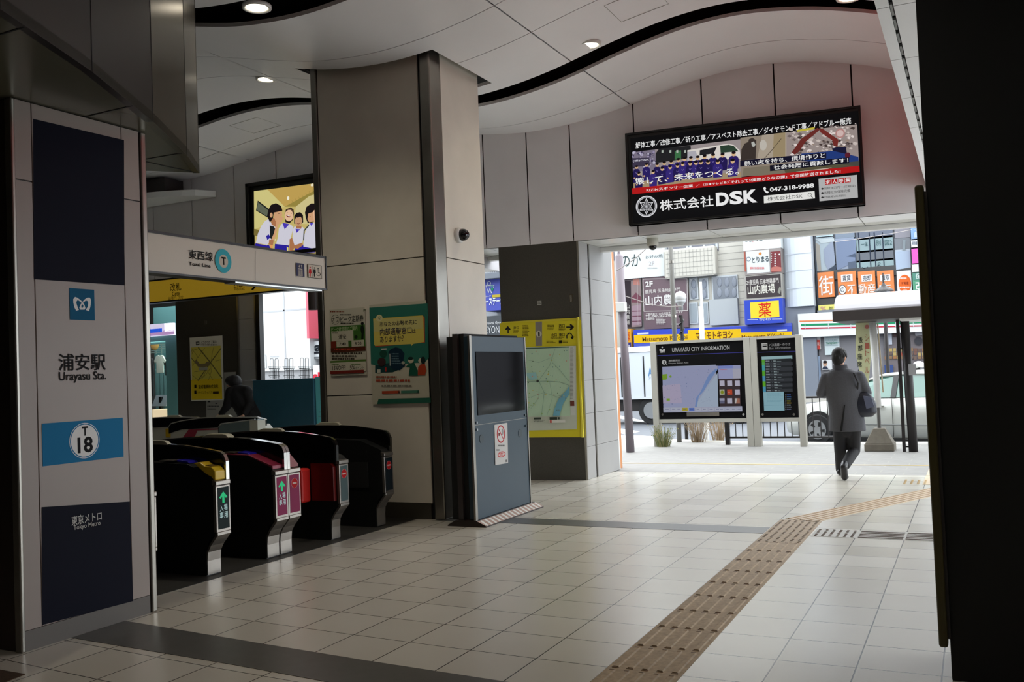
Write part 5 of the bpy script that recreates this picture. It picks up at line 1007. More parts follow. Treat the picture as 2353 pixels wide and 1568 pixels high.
zf = ony(1421, 590, 16.2)[2]; b = MB(); b.tube([(xp+.06, 16.2, -.01), (xp, 16.2, zf)], .075, 14); b.build('shaft', mat('mauve_grey', (146, 134, 142), .5), t, smooth=True)
b = MB(); b.lathe((xp, 16.2, zf), [(.075, 0), (.03, .05), (.02, .1), (.05, .18), (.0, .33)], 12); b.build('finial', mat('mauve_grey', (0, 0, 0)), t)
zb2 = ony(1425, 705, 16.2)[2]; b = MB(); b.box(xp-.10, xp+.12, 16.05, 16.18, zb2-.1, zb2+.07); b.build('meter_box', M_WHITE, t, bevel=.01)
def wire(name, label, pts, y, r=.008):
    t = thing(name, label, 'cable', tuple(ony(*pts[0], y))); b = MB(); b.tube([tuple(ony(px, py, y)) for px, py in pts], r, 6); b.build('cable', mat('cable_pale', (196, 186, 182), .6), t)
wire('hanging_cable', 'pale twisted cable rising from the mauve pole to the lintel', [(1417, 622), (1440, 608), (1460, 594), (1478, 578), (1492, 564), (1500, 558)], 15.9)
wire('hanging_cable', 'sagging cable from the mauve pole toward the globe lamp', [(1417, 671), (1440, 682), (1470, 692), (1500, 701), (1535, 705), (1566, 704)], 16.4)
wire('hanging_cable', 'thin overhead cable crossing the glass of the corner building', [(1918, 556), (1960, 551), (2010, 543), (2060, 535), (2095, 528)], 30)
# ---- shelter, white pole, concrete foot, banner
t = thing('bus_shelter', 'bus shelter with white rounded roof and dark fascia on dark posts', 'bus shelter', (-1.0, 16.45, 0))
xs = X_(1925, 700, 16.2); xe = 3.2
zl, zm = ony(1925, 742, 16.2)[2], ony(1925, 718, 16.2)[2]
b = MB(); b.box(xs-.03, xe, 15.7, 17.4, zl, zm); b.build('fascia', mat('dark_brown_metal', (70, 62, 60), .5), t, bevel=.01)
b = MB(); pr = [(15.72, zm)]+[(16.55-.83*math.cos(a_), zm+.30*math.sin(a_)) for a_ in np.linspace(.1, pi-.1, 14)]+[(17.38, zm)]
b.prism([(xs, y, z) for y, z in pr], (xe-xs, 0, 0)); b.build('roof', mat('roof_white', (232, 228, 236), .35), t)
b = MB(); b.box(X_(2072, 760, 16.3), X_(2120, 760, 16.3), 15.9, 17.2, zl-.03, zl); b.build('bracket', M_WHITE, t)
xq = X_(2097, 1000, 16.45); b = MB(); b.tube([(xq, 16.45, -.01), (xq-.03, 16.45, zl)], .07, 16); b.build('main_post', M_DARKM, t, smooth=True)
xq2 = X_(2077, 1000, 16.45); b = MB(); b.box(xq2-.03, xq2+.02, 16.42, 16.48, -.01, zl); b.build('side_post', M_DARKM, t)
b = MB(); 
for z in (.06, .16, 1.65): b.box(xq2, xq, 16.44, 16.46, z, z+.025)
b.build('cross_bar', M_DARKM, t)
b = MB(); q = ony(2097, 850, 16.37); b.box(q[0]-.06, q[0]+.05, 16.36, 16.375, q[2]-.09, q[2]+.09); b.build('paper_tag', mat('tag_grey', (196, 196, 200), .6), t)
xl3 = X_(2031, 670, 21.5)
t = thing('street_lantern', 'dark hooded street lantern rising behind the bus shelter roof', 'street lamp', (xl3, 21.5, -.14)); zq = ony(2031, 672, 21.5)[2]
b = MB(); b.tube([(xl3, 21.5, -.14), (xl3, 21.5, zq-.2)], .04, 10); b.build('post', M_DARKM, t)
b = MB(); b.lathe((xl3, 21.5, zq), [(.03, -.2), (.09, -.16), (.12, .02)], 6); b.build('glass', mat('lantern_glass', (190, 190, 196), .3), t)
b = MB(); b.lathe((xl3, 21.5, zq), [(.21, .02), (.19, .05), (.06, .13), (.02, .2), (.012, .42)], 12); b.build('hood', M_DARKM, t)
xw, yw = X_(2022, 1010, 16.7), 16.7
t = thing('pole', 'white pole standing in a grey concrete block right of the walking man', 'pole', (xw, yw, 0))
b = MB(); b.prism([(xw-.23, yw-.23, -.01), (xw+.23, yw-.23, -.01), (xw+.23, yw+.23, -.01), (xw-.23, yw+.23, -.01)], (0, 0, .12))
o1 = [(xw+sx*.22, yw+sy*.22, .11) for sx, sy in ((-1, -1), (1, -1), (1, 1), (-1, 1))]; o2 = [(xw+sx*.09, yw+sy*.09, .36) for sx, sy in ((-1, -1), (1, -1), (1, 1), (-1, 1))]
b.add(o1+o2, [(0, 3, 2, 1), (4, 5, 6, 7), (0, 1, 5, 4), (1, 2, 6, 5), (2, 3, 7, 6), (3, 0, 4, 7)]); b.build('concrete_foot', mat('concrete', (140, 132, 118), .85, noise=.12, scale=15), t, bevel=.012)
b = MB(); b.tube([(xw, yw, .35), (xw, yw, .72)], .03, 12); b.build('lower_stem', mat('stem_grey', (110, 108, 104), .5), t)
b = MB(); b.tube([(xw, yw, .70), (xw-.02, yw, 2.12)], [.05, .062], 14); b.build('shaft', M_WHITE, t, smooth=True)
b = MB(); b.tube([(xw+.09, yw-.03, .95), (xw+.06, yw-.03, 2.1)], .012, 8); b.build('side_rod', mat('rod_cream', (226, 208, 170), .5), t)
t = thing('banner', 'narrow pale yellow banner with brush lettering between the man and the white pole', 'banner', tuple(ony(1985, 895, 16.9)))
BN = [(1968, 742), (2001, 742), (2002, 800), (1999, 850), (1992, 905), (1984, 905), (1976, 880), (1968, 820)]
b = MB(); b.prism([ony(px, py, 16.9) for px, py in [(1966, 742), (2001, 742), (2003, 790), (1998, 860), (1993, 905), (1983, 890), (1966, 815)]], (0, .004, 0)); b.build('cloth', mat('banner_yellow', (250, 252, 200), .7), t)
a = Art((0, 16.9, 0), (1, 0, 0), (0, -1, 0), off=.004, crop=(1840, 740, 5.226))
for ch, y in zip('後部座席も', (180, 280, 380, 475, 575)): a.text(ch, 680+(380-y)*.06, y, 745-(y-180)*.03, y+70, (40, 44, 50), .01)
for ch, y in zip('シートベル', (150, 250, 330, 430, 540)): a.text(ch, 770, y, 825, y+76, (220, 130, 110), -.005)
a.ell(795, 60, 26, (236, 150, 140)); a.build('lettering', PRINT, t)
# ============================================================= VEHICLES
LK[0] = .7
def wheel(b1, c, r, w_):   # axis along local y
    b1.lathe(c, [(r*.62, -w_/2), (r*.95, -w_/2), (r, -w_/2+.03), (r, w_/2-.03), (r*.95, w_/2), (r*.62, w_/2)], 28, 'y')
def place(root, ang, loc): root.rotation_euler = (0, 0, ang); root.location = loc
M_TYRE = mat('tyre', (22, 22, 24), .8); M_CARW = mat('silver_white_paint', (206, 208, 202), .22, .15); M_GLS = mat('green_glass', (96, 140, 128), .05, spec=.8); M_RIM = mat('alloy', (180, 182, 186), .25, .7)
def section(w0, pts): return pts
t = thing('taxi', 'white taxi with green tinted windows and roof lamp parked behind the walking man', 'car', (0, 0, 0))
# body: stations along x (front = +), half width, sill z, shoulder z
st = [(2.15, .55, .32, .50, .58), (2.12, .68, .22, .60, .64), (1.95, .78, .17, .66, .72), (1.6, .83, .16, .72, .80), (1.0, .845, .15, .82, .88), (.75, .85, .15, .86, .92), (0, .85, .15, .88, .92), (-1.0, .85, .15, .90, .93), (-1.6, .84, .16, .90, .95), (-2.1, .78, .2, .88, .93), (-2.35, .70, .28, .84, .88), (-2.42, .6, .35, .7, .74)]
def ringp(x, w_, z0, zs_, zt_): return [(x, -w_*.93, z0), (x, -w_, z0+.08), (x, -w_*1.01, (z0+zs_)/2), (x, -w_*.985, zs_), (x, -w_*.9, zt_), (x, 0, zt_+.02), (x, w_*.9, zt_), (x, w_*.985, zs_), (x, w_*1.01, (z0+zs_)/2), (x, w_, z0+.08), (x, w_*.93, z0)]
b = MB(); R_ = [ringp(*s_) for s_ in st]; b.grid(R_); n_ = len(R_[0]); b.add(R_[0], [tuple(range(n_))]); b.add(R_[-1], [tuple(range(n_-1, -1, -1))]); b.grid([[r[0] for r in R_], [r[-1] for r in R_]])
o = b.build('body', M_CARW, t, local=True, smooth=True, rec=True)
gh = [(.95, .70, .90), (.40, .62, 1.22), (.15, .60, 1.33), (-.5, .60, 1.38), (-1.05, .60, 1.34), (-1.75, .66, .96)]
b = MB(); b.grid([[(x, -w_*1.14 if z < 1 else -w_, z), (x, -w_*.6, z+.035), (x, w_*.6, z+.035), (x, w_*1.14 if z < 1 else w_, z)] for x, w_, z in gh[1:5]]); 
b.grid([[(x, -w_, z-.05), (x, -w_, z)] for x, w_, z in gh[1:5]]); b.grid([[(x, w_, z-.05), (x, w_, z)] for x, w_, z in gh[1:5]]); b.build('roof', M_CARW, t, local=True, smooth=False)
for s_ in (-1, 1):
    b = MB(); wl, wu = .80*s_, .615*s_
    b.add([(.80, wl, .91), (.38, wu, 1.22), (.12, wu, 1.30), (-.15, wu, 1.32), (-.15, wl, .92)], [(0, 1, 2, 3, 4)] if s_ < 0 else [(4, 3, 2, 1, 0)]); b.build('front_side_window', M_GLS, t, local=True)
    b = MB(); b.add([(-.25, wl, .92), (-.25, wu, 1.325), (-.9, wu, 1.32), (-1.3, wu*1.1, 1.16), (-1.45, wl, .94)], [(0, 1, 2, 3, 4)] if s_ < 0 else [(4, 3, 2, 1, 0)]); b.build('rear_side_window', M_GLS, t, local=True)
    b = MB(); b.prism([(-.15, wl*1.003, .92), (-.25, wl*1.003, .92), (-.25, wu*1.01, 1.33), (-.15, wu*1.01, 1.33)], (0, .01*s_, 0)); b.build('door_pillar', M_BLACK, t, local=True)
    b = MB(); b.tube([(.98, wl*1.01, .905), (.40, wu*1.01, 1.235), (.1, wu*1.01, 1.325), (-.5, wu*1.01, 1.355), (-1.0, wu*1.01, 1.335), (-1.62, wl*1.01, .95)], .022, 8); b.build('window_frame', M_CARW, t, local=True)
    b = MB(); b.ell((.62, .93*s_, .97), (.07, .09, .07)); b.build('wing_mirror', M_CARW, t, local=True, smooth=True)
    for x in (1.32, -1.36):
        b = MB(); b.lathe((x, .835*s_, .31), [(.355, -.03), (.355, .03)], 28, 'y'); b.build('wheel_arch', M_MATTE, t, local=True)
        b = MB(); wheel(b, (x, .80*s_, .30), .30, .19); b2 = b.build('tyre', M_TYRE, t, local=True, smooth=False)
        b = MB(); b.lathe((x, .898*s_, .30), [(.19, -.008), (.19, .008)], 24, 'y')
        b.cur = 1
        for k in range(5): a_ = k*2*pi/5+.3; b.prism([(x+math.cos(a_+d)*r, .912*s_, .30+math.sin(a_+d)*r) for d, r in ((.35, .07), (.25, .16), (.62, .165), (.75, .08))], (0, -.015*s_, 0))
        b.build('rim', [M_RIM, M_BLACK], b2, local=True)
    b = MB(); b.tube([(1.75, .86*s_, .42), (-1.9, .862*s_, .42)], .012, 6); b.build('side_moulding', mat('moulding', (150, 152, 150), .4), t, local=True)
    b = MB(); b.box(-.195, -.20, .855*s_, .867*s_, .2, .9); b.build('door_seam', M_DARKM, t, local=True)
    b = MB(); b.box(-.05, .08, .862*s_, .88*s_, .74, .77); b.build('door_handle', M_CHROME, t, local=True)
    b = MB(); b.box(1.3, -1.4, .80*s_, .86*s_, .1, .17); b.build('sill', M_BLACK, t, local=True)
b = MB(); b.add([(.97, -.76, .905), (.40, -.60, 1.235), (.40, .60, 1.235), (.97, .76, .905)], [(0, 1, 2, 3)]); b.build('windshield', mat('windshield', (150, 176, 190), .05), t, local=True)
b = MB(); b.add([(-1.62, -.74, .955), (-1.02, -.58, 1.34), (-1.02, .58, 1.34), (-1.62, .74, .955)], [(3, 2, 1, 0)]); b.build('rear_window', M_GLS, t, local=True)
b = MB(); b.ell((-.35, 0, 1.50), (.09, .16, .075)); b.build('roof_lamp', mat('lamp_white', (240, 240, 236), .3), t, local=True, smooth=True)
b = MB(); b.box(-.42, -.28, -.1, .1, 1.40, 1.45); b.build('lamp_base', M_BLACK, t, local=True)
fr, rw = np.array([-2.80, 19.25]), np.array([-.36, 18.30]); d_ = (fr-rw)/np.linalg.norm(fr-rw); ang = math.atan2(d_[1], d_[0]); nrm_ = np.array([-d_[1], d_[0]]); nrm_ = nrm_ if nrm_[1] > 0 else -nrm_
ctr = (fr+rw)/2+nrm_*.85; place(t, ang, (ctr[0]+.0, ctr[1], -.14))
# truck
t = thing('truck', 'white box truck on the road left of the information board', 'truck', (0, 0, 0)); YT = 26.
def T_(px, py): return ony(px, py, YT)
xl_, xr2 = T_(1424, 900)[0]-.6, T_(1640, 900)[0]; z1_ = T_(1460, 800)[2]; z0_ = T_(1460, 918)[2]
M_TRK = mat('truck_white', (206, 212, 220), .35)
b = MB(); b.box(xl_, xr2, YT, YT+1.9, z0_, z1_-.12); b.build('cargo_box', M_TRK, t, bevel=.03)
b = MB(); b.prism([(xl_-.03, YT-.03, z1_-.12), (xl_-.03, YT+1.93, z1_-.12), (xl_-.03, YT+1.7, z1_+.04), (xl_-.03, YT+.25, z1_+.04)], (xr2-xl_+.06, 0, 0)); b.build('roof_cap', mat('truck_roof', (222, 226, 230), .4), t)
b = MB()
for px in (1426, 1478): q = T_(px, 850)[0]; b.box(q, q+.035, YT-.012, YT, z0_+.06, z1_-.25)
b.build('door_seam', M_BLACK, t)
b = MB(); b.box(xl_, xr2, YT-.02, YT, z0_, z0_+.06); b.build('lower_rail', M_TRK, t)
b = MB(); b.box(xl_, xr2+1.2, YT+.2, YT+1.7, .25, z0_-.02); b.build('chassis', M_DARKM, t)
b = MB(); b.box(xr2+.1, xr2+1.7, YT+.05, YT+1.85, .2, z1_-.2); b.build('cab', M_TRK, t, bevel=.08)
qx = T_(1496, 940)
for x in (qx[0], qx[0]+2.5, xl_-.9):
    b = MB(); wheel(b, (x, YT+.2, .27), .41, .26); w2 = b.build('tyre', M_TYRE, t); b = MB(); b.lathe((x, YT+.055, .27), [(.24, -.02), (.24, .02)], 20, 'y'); b.build('rim', M_RIM, w2)
a = Art((0, YT, 0), (1, 0, 0), (0, -1, 0), off=.01, crop=C4); a.text('ASK', 436, 420, 560, 512, (76, 130, 180), .01); a.text('アスク', 440, 525, 540, 548, (130, 160, 190), 0); a.build('lettering', PRINT, t)
# ============================================================= FAR BUILDINGS
YB = 40.
def Bx(px, py=700, y=YB): return ony(px, py, y)
LK[0] = .44
M_TILE = mat('white_wall_tile', (222, 218, 206), .5, noise=.03); M_GF = mat('grey_facade', (150, 152, 156), .5); M_WIN = mat('window_glass', (88, 100, 116), .12, spec=.7); M_WF = mat('window_frame_white', (214, 222, 228), .4)
def bbox(b, x0, y0, x1, y1, d0=0., d1=.3, yb=YB):   # pixel rectangle extruded from facade
    p, q = Bx(x0, y0, yb), Bx(x1, y1, yb); b.box(p[0], q[0], yb-d1, yb-d0, q[2], p[2]); return p, q
t = thing('building', 'pale tiled restaurant building carrying brown, white and yellow shop signs', 'building', (-10, YB, 0))
LK[0] = .44
xL, xR = -22, Bx(1803, 700)[0]-.02
b = MB(); b.box(xL, xR, YB, YB+10, 0, 12); b.build('wall', M_TILE, t)
b = MB()
for k in range(14): z = 2.9+k*.28; b.box(Bx(1650)[0], xR, YB-.012, YB, z, z+.012)
b.build('tile_joints', mat('joint_grey', (186, 184, 176), .6), t)
b = MB(); bbox(b, 1400, 532, 1652, 577, 0, .02); b.build('upper_window_band', mat('band_grey', (120, 122, 134), .4), t)
for (x0, x1) in ((1468, 1524), (1576, 1590), (1615, 1650)):
    b = MB(); bbox(b, x0, 540, x1, 573, .0, .06); f_ = b.build('window_frame', M_WF, t); b = MB(); bbox(b, x0+5, 544, x1-5, 569, .04, .07); b.build('pane', M_WIN, f_)
b = MB(); p, q = bbox(b, 1532, 577, 1652, 634, 0, .5); bb = b.build('balcony', M_TILE, t, bevel=.08)
b = MB()
for k in range(14): x = p[0]+(q[0]-p[0])*k/14; b.box(x, x+.02, YB-.512, YB-.5, q[2]+.1, p[2]-.1)
for k in range(6): z = q[2]+(p[2]-q[2])*k/6; b.box(p[0]+.1, q[0]-.1, YB-.512, YB-.5, z, z+.02)
b.build('tile_grid', mat('grid_grey', (196, 194, 186), .6), bb)
for (x0, y0, x1, y1) in ((1584, 640, 1606, 688), (1608, 640, 1630, 688), (1584, 696, 1606, 744), (1608, 696, 1630, 744), (1636, 636, 1698, 688)):
    b = MB(); bbox(b, x0, y0, x1, y1, 0, .08); f_ = b.build('window_frame', M_WF, t); b = MB(); bbox(b, x0+3, y0+3, x1-3, y1-3, .06, .1); pn = b.build('pane', M_WIN if y0 < 690 else mat('frosted_pane', (168, 180, 188), .4), f_)
    if y0 < 690:
        b = MB(); n_ = 3 if x1-x0 > 40 else 1
        for i in range(n_):
            for j in range(2): c = Bx(x0+(x1-x0)*(.3+.55*i/max(1, n_-1) if n_ > 1 else .5), y0+13+j*24, YB); b.ell((c[0], YB-.11, c[2]), (.11, .03, .2), 10, 8)
        b.build('paper_lamps', mat('lamp_paper', (150, 158, 172), .6), pn)
b = MB(); bbox(b, 1632, 690, 1700, 745, 0, .25); b.build('bay', mat('bay_grey', (190, 196, 200), .5), t)
b = MB(); b.box(xL, xR, YB-.35, YB, 0, Bx(1600, 792)[2]); b.build('shop_front', mat('shopfront_dark', (96, 92, 100), .5), t)
def sign(name, label, quad, art_fn, crop, col, dep=.35, y=YB, em=0, cat='sign'):
    p, q = Bx(quad[0], quad[1], y-dep), Bx(quad[2], quad[3], y-dep)
    t = thing(name, label, cat, ((p[0]+q[0])/2, y-dep, q[2])); b = MB(); b.box(p[0], q[0], y-dep, y-.005, q[2], p[2]); b.build('sign_box', mat('sign_%d_%d_%d' % col, col, .5), t)
    a = Art((0, y-dep, 0), (1, 0, 0), (0, -1, 0), off=.01, crop=crop); a.dl = .002; art_fn(a); a.build('sign_print', PRINT, t); return t
CA = (1400, 540, 6.031); CB = (1400, 500, 5.226); CC = (1780, 500, 5.226)
def s1(a):
    a.text('のか', 160, 285, 440, 425, (70, 84, 84), .0); a.text('お好み焼', 500, 285, 740, 312, (110, 122, 124), .0); a.text('2F', 545, 370, 625, 420, (206, 196, 196), .0); a.bars(530, 452, 700, 468, 1, (206, 206, 206), 151, .8)
sign('shop_sign', 'wide white sign with brush lettering above the brown restaurant panel', (1412, 576, 1530, 634), s1, CA, (236, 242, 242))
BR = (104, 78, 88)
def s2(a):
    [a.line(L_, 8, (226, 220, 216)) for L_ in ([(468, 614), (1078, 604)], [(468, 614), (480, 1060)], [(1078, 604), (1084, 1048)], [(480, 1060), (1084, 1048)])]
    a.text('2F', 496, 648, 606, 716, (236, 232, 228), .03); a.text('鹿児島 伝承地鶏専門', 496, 762, 985, 780, (232, 226, 222), .012); a.text('山内農場', 498, 848, 1000, 955, (244, 240, 238), .045)
    a.text('ご宴会最大110名様御予約承ります', 505, 1080, 1022, 1088, (232, 226, 222), .02); a.text('TEL:047-382-2980', 505, 1118, 882, 1128, (232, 226, 222), .02); a.text('営業時間', 508, 1155, 628, 1178, (232, 226, 222), .02)
    a.bars(655, 1150, 785, 1250, 5, (226, 220, 216), 152, .55); a.bars(865, 1230, 1030, 1250, 1, (226, 220, 216), 153, .8)
sign('shop_sign', 'large brown 2F restaurant panel crossed by the grey pole', (1475, 638, 1582, 752), s2, CA, BR, .3)
def s3(a):
    a.poly([(185, 640), (300, 640), (310, 1280), (215, 1280)], (54, 44, 50)); a.poly([(300, 640), (440, 590), (450, 1270), (310, 1280)], (150, 132, 132)); a.poly([(330, 600), (410, 590), (425, 700), (330, 690)], (190, 130, 120)); a.poly([(310, 870), (370, 800), (440, 860), (440, 940), (310, 940)], (120, 70, 84)); a.poly([(310, 990), (440, 960), (450, 1240), (320, 1260)], (166, 140, 152))
    for k in range(3): a.line([(320, 1060+k*70), (440, 1055+k*70)], 12, (112, 66, 82))
    a.line([(395, 650), (400, 1250)], 3, (206, 196, 196)); a.text('山内農場', 240, 900, 275, 1250, (190, 184, 180), .0) if False else None
    for i, ch in enumerate('山内農場'): a.text(ch, 238, 960+i*75, 285, 1020+i*75, (196, 190, 186), .02)
sign('shop_sign', 'narrow dark and mauve side panels left of the 2F restaurant panel', (1432, 642, 1472, 752), s3, CA, (84, 66, 74), .25)
BLU = (62, 84, 206); YEL = (250, 202, 22)
def s4(a):
    a.rect(290, 1355, 2195, 1300, BLU) if False else None
    a.poly([(290, 1352), (2190, 1300), (2195, 1460), (300, 1510)], BLU); a.poly([(296, 1415), (2195, 1368), (2195, 1460), (300, 1508)], YEL); a.poly([(945, 1355), (1580, 1338), (1585, 1470), (948, 1492)], YEL)
    a.rect(338, 1388, 474, 1402, (226, 230, 240)); a.rect(2015, 1348, 2135, 1362, (226, 230, 240))
    a.text('Matsumoto KiYoshi', 398, 1440, 940, 1464, (120, 70, 20), .012); a.text('Matsumoto KiYoshi', 1590, 1416, 2100, 1436, (120, 70, 20), .012); a.text('マツモトキヨシ', 1040, 1378, 1485, 1452, (110, 56, 30), .03)
sign('shop_sign', 'long blue and yellow drugstore fascia sign above the information board', (1455, 763, 1821, 794), s4, CB, BLU, .6)
def s5(a): a.rect(195, 1362, 265, 1498, (244, 176, 40)); a.text('薬', 205, 1375, 255, 1485, (206, 70, 30), .04); a.rect(195, 1505, 265, 1570, (56, 54, 130)); a.bars(200, 1530, 262, 1560, 1, (220, 220, 230), 155, .8)
sign('shop_sign', 'small upright orange sign with red character at the left end of the drugstore fascia', (1435, 757, 1452, 802), s5, CB, (226, 160, 50), .62)
def s6(a): a.text('のか', 1620, 235, 1890, 275, (84, 96, 96), .0); a.ell(1725, 290, 6, (220, 150, 150))
sign('projecting_sign', 'white sign with cut off brush lettering at the top of the sign column', (1706, 530, 1795, 569), s6, CB, (238, 244, 244), .9, cat='sign')
def s7(a):
    a.rect(1645, 410, 1930, 655, (232, 234, 234)); a.rect(1615, 412, 1645, 650, (176, 96, 80)); a.rect(1935, 412, 2068, 652, (132, 62, 66)); a.ell(1812, 435, 18, (220, 140, 70)); a.ring(1672, 500, 26, 5, (90, 110, 130)); a.text('とりまる', 1712, 478, 1918, 530, (70, 84, 90), .02)
    a.bars(1690, 595, 1890, 630, 1, (224, 150, 150), 156, .7); a.poly([(1940, 640), (1950, 600), (2000, 585), (2068, 600), (2068, 652), (1942, 652)], (196, 120, 110))
    for i in range(6): a.ell(1993, 440+i*28, 9, (226, 220, 220)); a.ell(1950, 430+i*22, 5, (226, 220, 220))
    a.ell(2045, 445, 10, (230, 230, 226))
sign('projecting_sign', 'white and dark red chicken restaurant sign in the sign column', (1709, 577, 1797, 627), s7, CB, (150, 140, 136), .9)
def s8(a): a.rect(1640, 712, 2068, 945, (72, 64, 66)); a.text('2F鹿児島 伝承地鶏専門', 1645, 752, 2035, 785, (222, 216, 210), .015); a.text('山内農場', 1660, 815, 1990, 905, (236, 232, 220), .05); a.poly([(2020, 900), (2045, 828), (2068, 850), (2050, 920)], (150, 150, 140))
sign('projecting_sign', 'dark 2F restaurant sign in the sign column above the drugstore sign', (1709, 635, 1799, 685), s8, CB, (170, 166, 158), .9)
def s9(a): a.rect(1625, 1000, 2090, 1262, (58, 82, 200)); a.rect(1690, 1020, 2045, 1195, (250, 222, 60)); a.text('薬', 1785, 1028, 1950, 1188, (218, 44, 26), .05); a.line([(1662, 1228), (1785, 1226)], 5, (226, 230, 240)); a.line([(1955, 1222), (2078, 1220)], 5, (226, 230, 240)); a.text('マツモトキヨシ', 1800, 1210, 1940, 1238, (236, 240, 246), .03)
sign('projecting_sign', 'blue drugstore sign with red character on yellow in the sign column', (1709, 691, 1801, 742), s9, CB, (58, 82, 200), .9)
# white round-cornered tower between
t = thing('building', 'smooth white tower wall between the restaurant building and the glass corner', 'building', (-6.2, YB, 0))
x0, x1 = Bx(1804)[0], Bx(1877)[0]-.03
b = MB(); pr = [(x0, YB+8), (x0, YB-.1)]+[(x0+.75-.75*math.cos(a_), YB-.1-.5*math.sin(a_)) for a_ in np.linspace(0, pi/2, 8)][1:]+[(x1, YB-.6), (x1, YB+8)]
zb_ = Bx(1840, 706)[2]; b.prism([(x, y, zb_) for x, y in pr], (0, 0, 9)); b.build('white_wall', mat('tower_white', (228, 236, 246), .45), t, rec=True)
b = MB(); b.box(x0, x1, YB-.4, YB+8, 0, zb_); b.build('grey_base', mat('tower_grey', (128, 136, 150), .5), t)
b = MB()
for k, py in enumerate((587, 625, 665)): z = Bx(1840, py)[2]; b.box(x0+.2, x1, YB-.612, YB-.6, z, z+.02)
b.build('panel_joint', mat('joint_blue', (190, 200, 214), .5), t)
# glass corner building
t = thing('building', 'glass fronted corner building with orange estate agent panels and a convenience store below', 'building', (-3, YB, 0))
x2 = 14.; zg = Bx(1980, 720)[2]
x1 += .03
XG = x1
b = MB(); b.box(x1, x2, YB+.1, YB+10, 0, 12); b.build('wall', mat('dark_frame', (74, 84, 100), .4), t)
CGL = [(150, 164, 176), (118, 132, 156), (58, 70, 92), (64, 78, 100), (96, 112, 120)]
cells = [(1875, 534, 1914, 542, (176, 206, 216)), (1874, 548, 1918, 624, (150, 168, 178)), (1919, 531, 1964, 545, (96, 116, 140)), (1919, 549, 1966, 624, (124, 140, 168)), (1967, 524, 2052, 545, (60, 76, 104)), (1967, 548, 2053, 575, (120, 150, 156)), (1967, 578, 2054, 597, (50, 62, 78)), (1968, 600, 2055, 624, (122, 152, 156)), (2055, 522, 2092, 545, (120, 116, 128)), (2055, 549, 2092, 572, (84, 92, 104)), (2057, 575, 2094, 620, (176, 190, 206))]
for (a0, b0, a1, b1, co) in cells:
    b = MB(); bbox(b, a0, b0, a1, b1, -.1, .02); b.build('pane', mat('glass_%d_%d_%d' % co, co, .15, spec=.6), t)
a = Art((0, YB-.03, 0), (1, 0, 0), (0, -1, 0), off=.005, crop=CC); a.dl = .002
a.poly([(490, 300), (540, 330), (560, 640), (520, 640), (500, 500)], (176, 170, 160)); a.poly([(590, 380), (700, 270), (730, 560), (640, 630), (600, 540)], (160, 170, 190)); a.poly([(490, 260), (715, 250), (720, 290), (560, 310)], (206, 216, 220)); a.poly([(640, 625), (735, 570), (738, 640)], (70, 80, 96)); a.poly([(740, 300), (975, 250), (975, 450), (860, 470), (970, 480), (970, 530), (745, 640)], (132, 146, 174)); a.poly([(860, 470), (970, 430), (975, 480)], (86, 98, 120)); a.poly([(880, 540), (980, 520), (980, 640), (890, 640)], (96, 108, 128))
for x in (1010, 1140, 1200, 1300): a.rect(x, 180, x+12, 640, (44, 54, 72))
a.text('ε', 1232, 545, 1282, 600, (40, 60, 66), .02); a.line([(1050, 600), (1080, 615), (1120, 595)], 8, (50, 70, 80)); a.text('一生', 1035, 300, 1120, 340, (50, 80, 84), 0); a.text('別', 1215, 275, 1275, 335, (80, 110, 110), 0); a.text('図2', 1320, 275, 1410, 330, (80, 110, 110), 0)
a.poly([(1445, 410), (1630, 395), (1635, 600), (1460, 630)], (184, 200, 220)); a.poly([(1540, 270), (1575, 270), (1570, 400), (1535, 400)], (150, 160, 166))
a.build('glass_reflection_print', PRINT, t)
b = MB(); bbox(b, 1877, 624, 2130, 627, -.1, .06); bbox(b, 1880, 688, 1940, 700, -.1, .05); b.build('mullion', M_BLACK, t)
b = MB(); bbox(b, 1880, 688, 1920, 703, -.1, .04); b.build('lower_pane', M_WIN, t)
b = MB(); bbox(b, 1882, 715, 2150, 723, 0, .5); b.build('ledge', mat('ledge_grey', (120, 126, 136), .5), t)
b = MB(); b.box(x1, x2, YB-.1, YB+.1, 0, Bx(1980, 760)[2]); b.build('shop_front', mat('shop_grey', (130, 128, 134), .5), t)
ORG_ = (236, 132, 50)
def o1(a): a.text('街', 525, 705, 710, 925, (250, 244, 240), .06)
def o2(a): a.rect(795, 690, 938, 765, (244, 244, 246)); a.text('賃貸', 812, 700, 915, 755, (60, 60, 70), .02); a.ell(815, 868, 46, (60, 52, 60), ry=56); a.ell(815, 868, 40, (244, 246, 248), ry=50); a.text('の', 790, 840, 840, 895, (90, 96, 100), .02); a.text('不', 872, 812, 975, 925, (250, 244, 238), .06)
def o3(a): a.rect(1040, 692, 1170, 765, (244, 244, 246)); a.text('売却', 1058, 700, 1155, 755, (60, 60, 70), .02); a.text('動産', 1005, 800, 1212, 925, (250, 236, 226), .07)
def o4(a): a.rect(1268, 690, 1390, 760, (244, 244, 246)); a.text('買取', 1285, 700, 1378, 752, (60, 60, 70), .02); a.text('店', 1240, 800, 1400, 920, (250, 236, 226), .05)
sign('window_panel_sign', 'orange window panel with one huge white character, leftmost of the orange row', (1878, 627, 1918, 682), o1, CC, ORG_, .2, cat='sign')
sign('window_panel_sign', 'orange window panel with a round white emblem, second of the orange row', (1924, 626, 1969, 681), o2, CC, ORG_, .2)
sign('window_panel_sign', 'orange window panel, third of the orange row', (1971, 625, 2013, 680), o3, CC, ORG_, .2)
sign('window_panel_sign', 'orange window panel behind the lantern, fourth of the orange row', (2015, 624, 2056, 679), o4, CC, ORG_, .2)
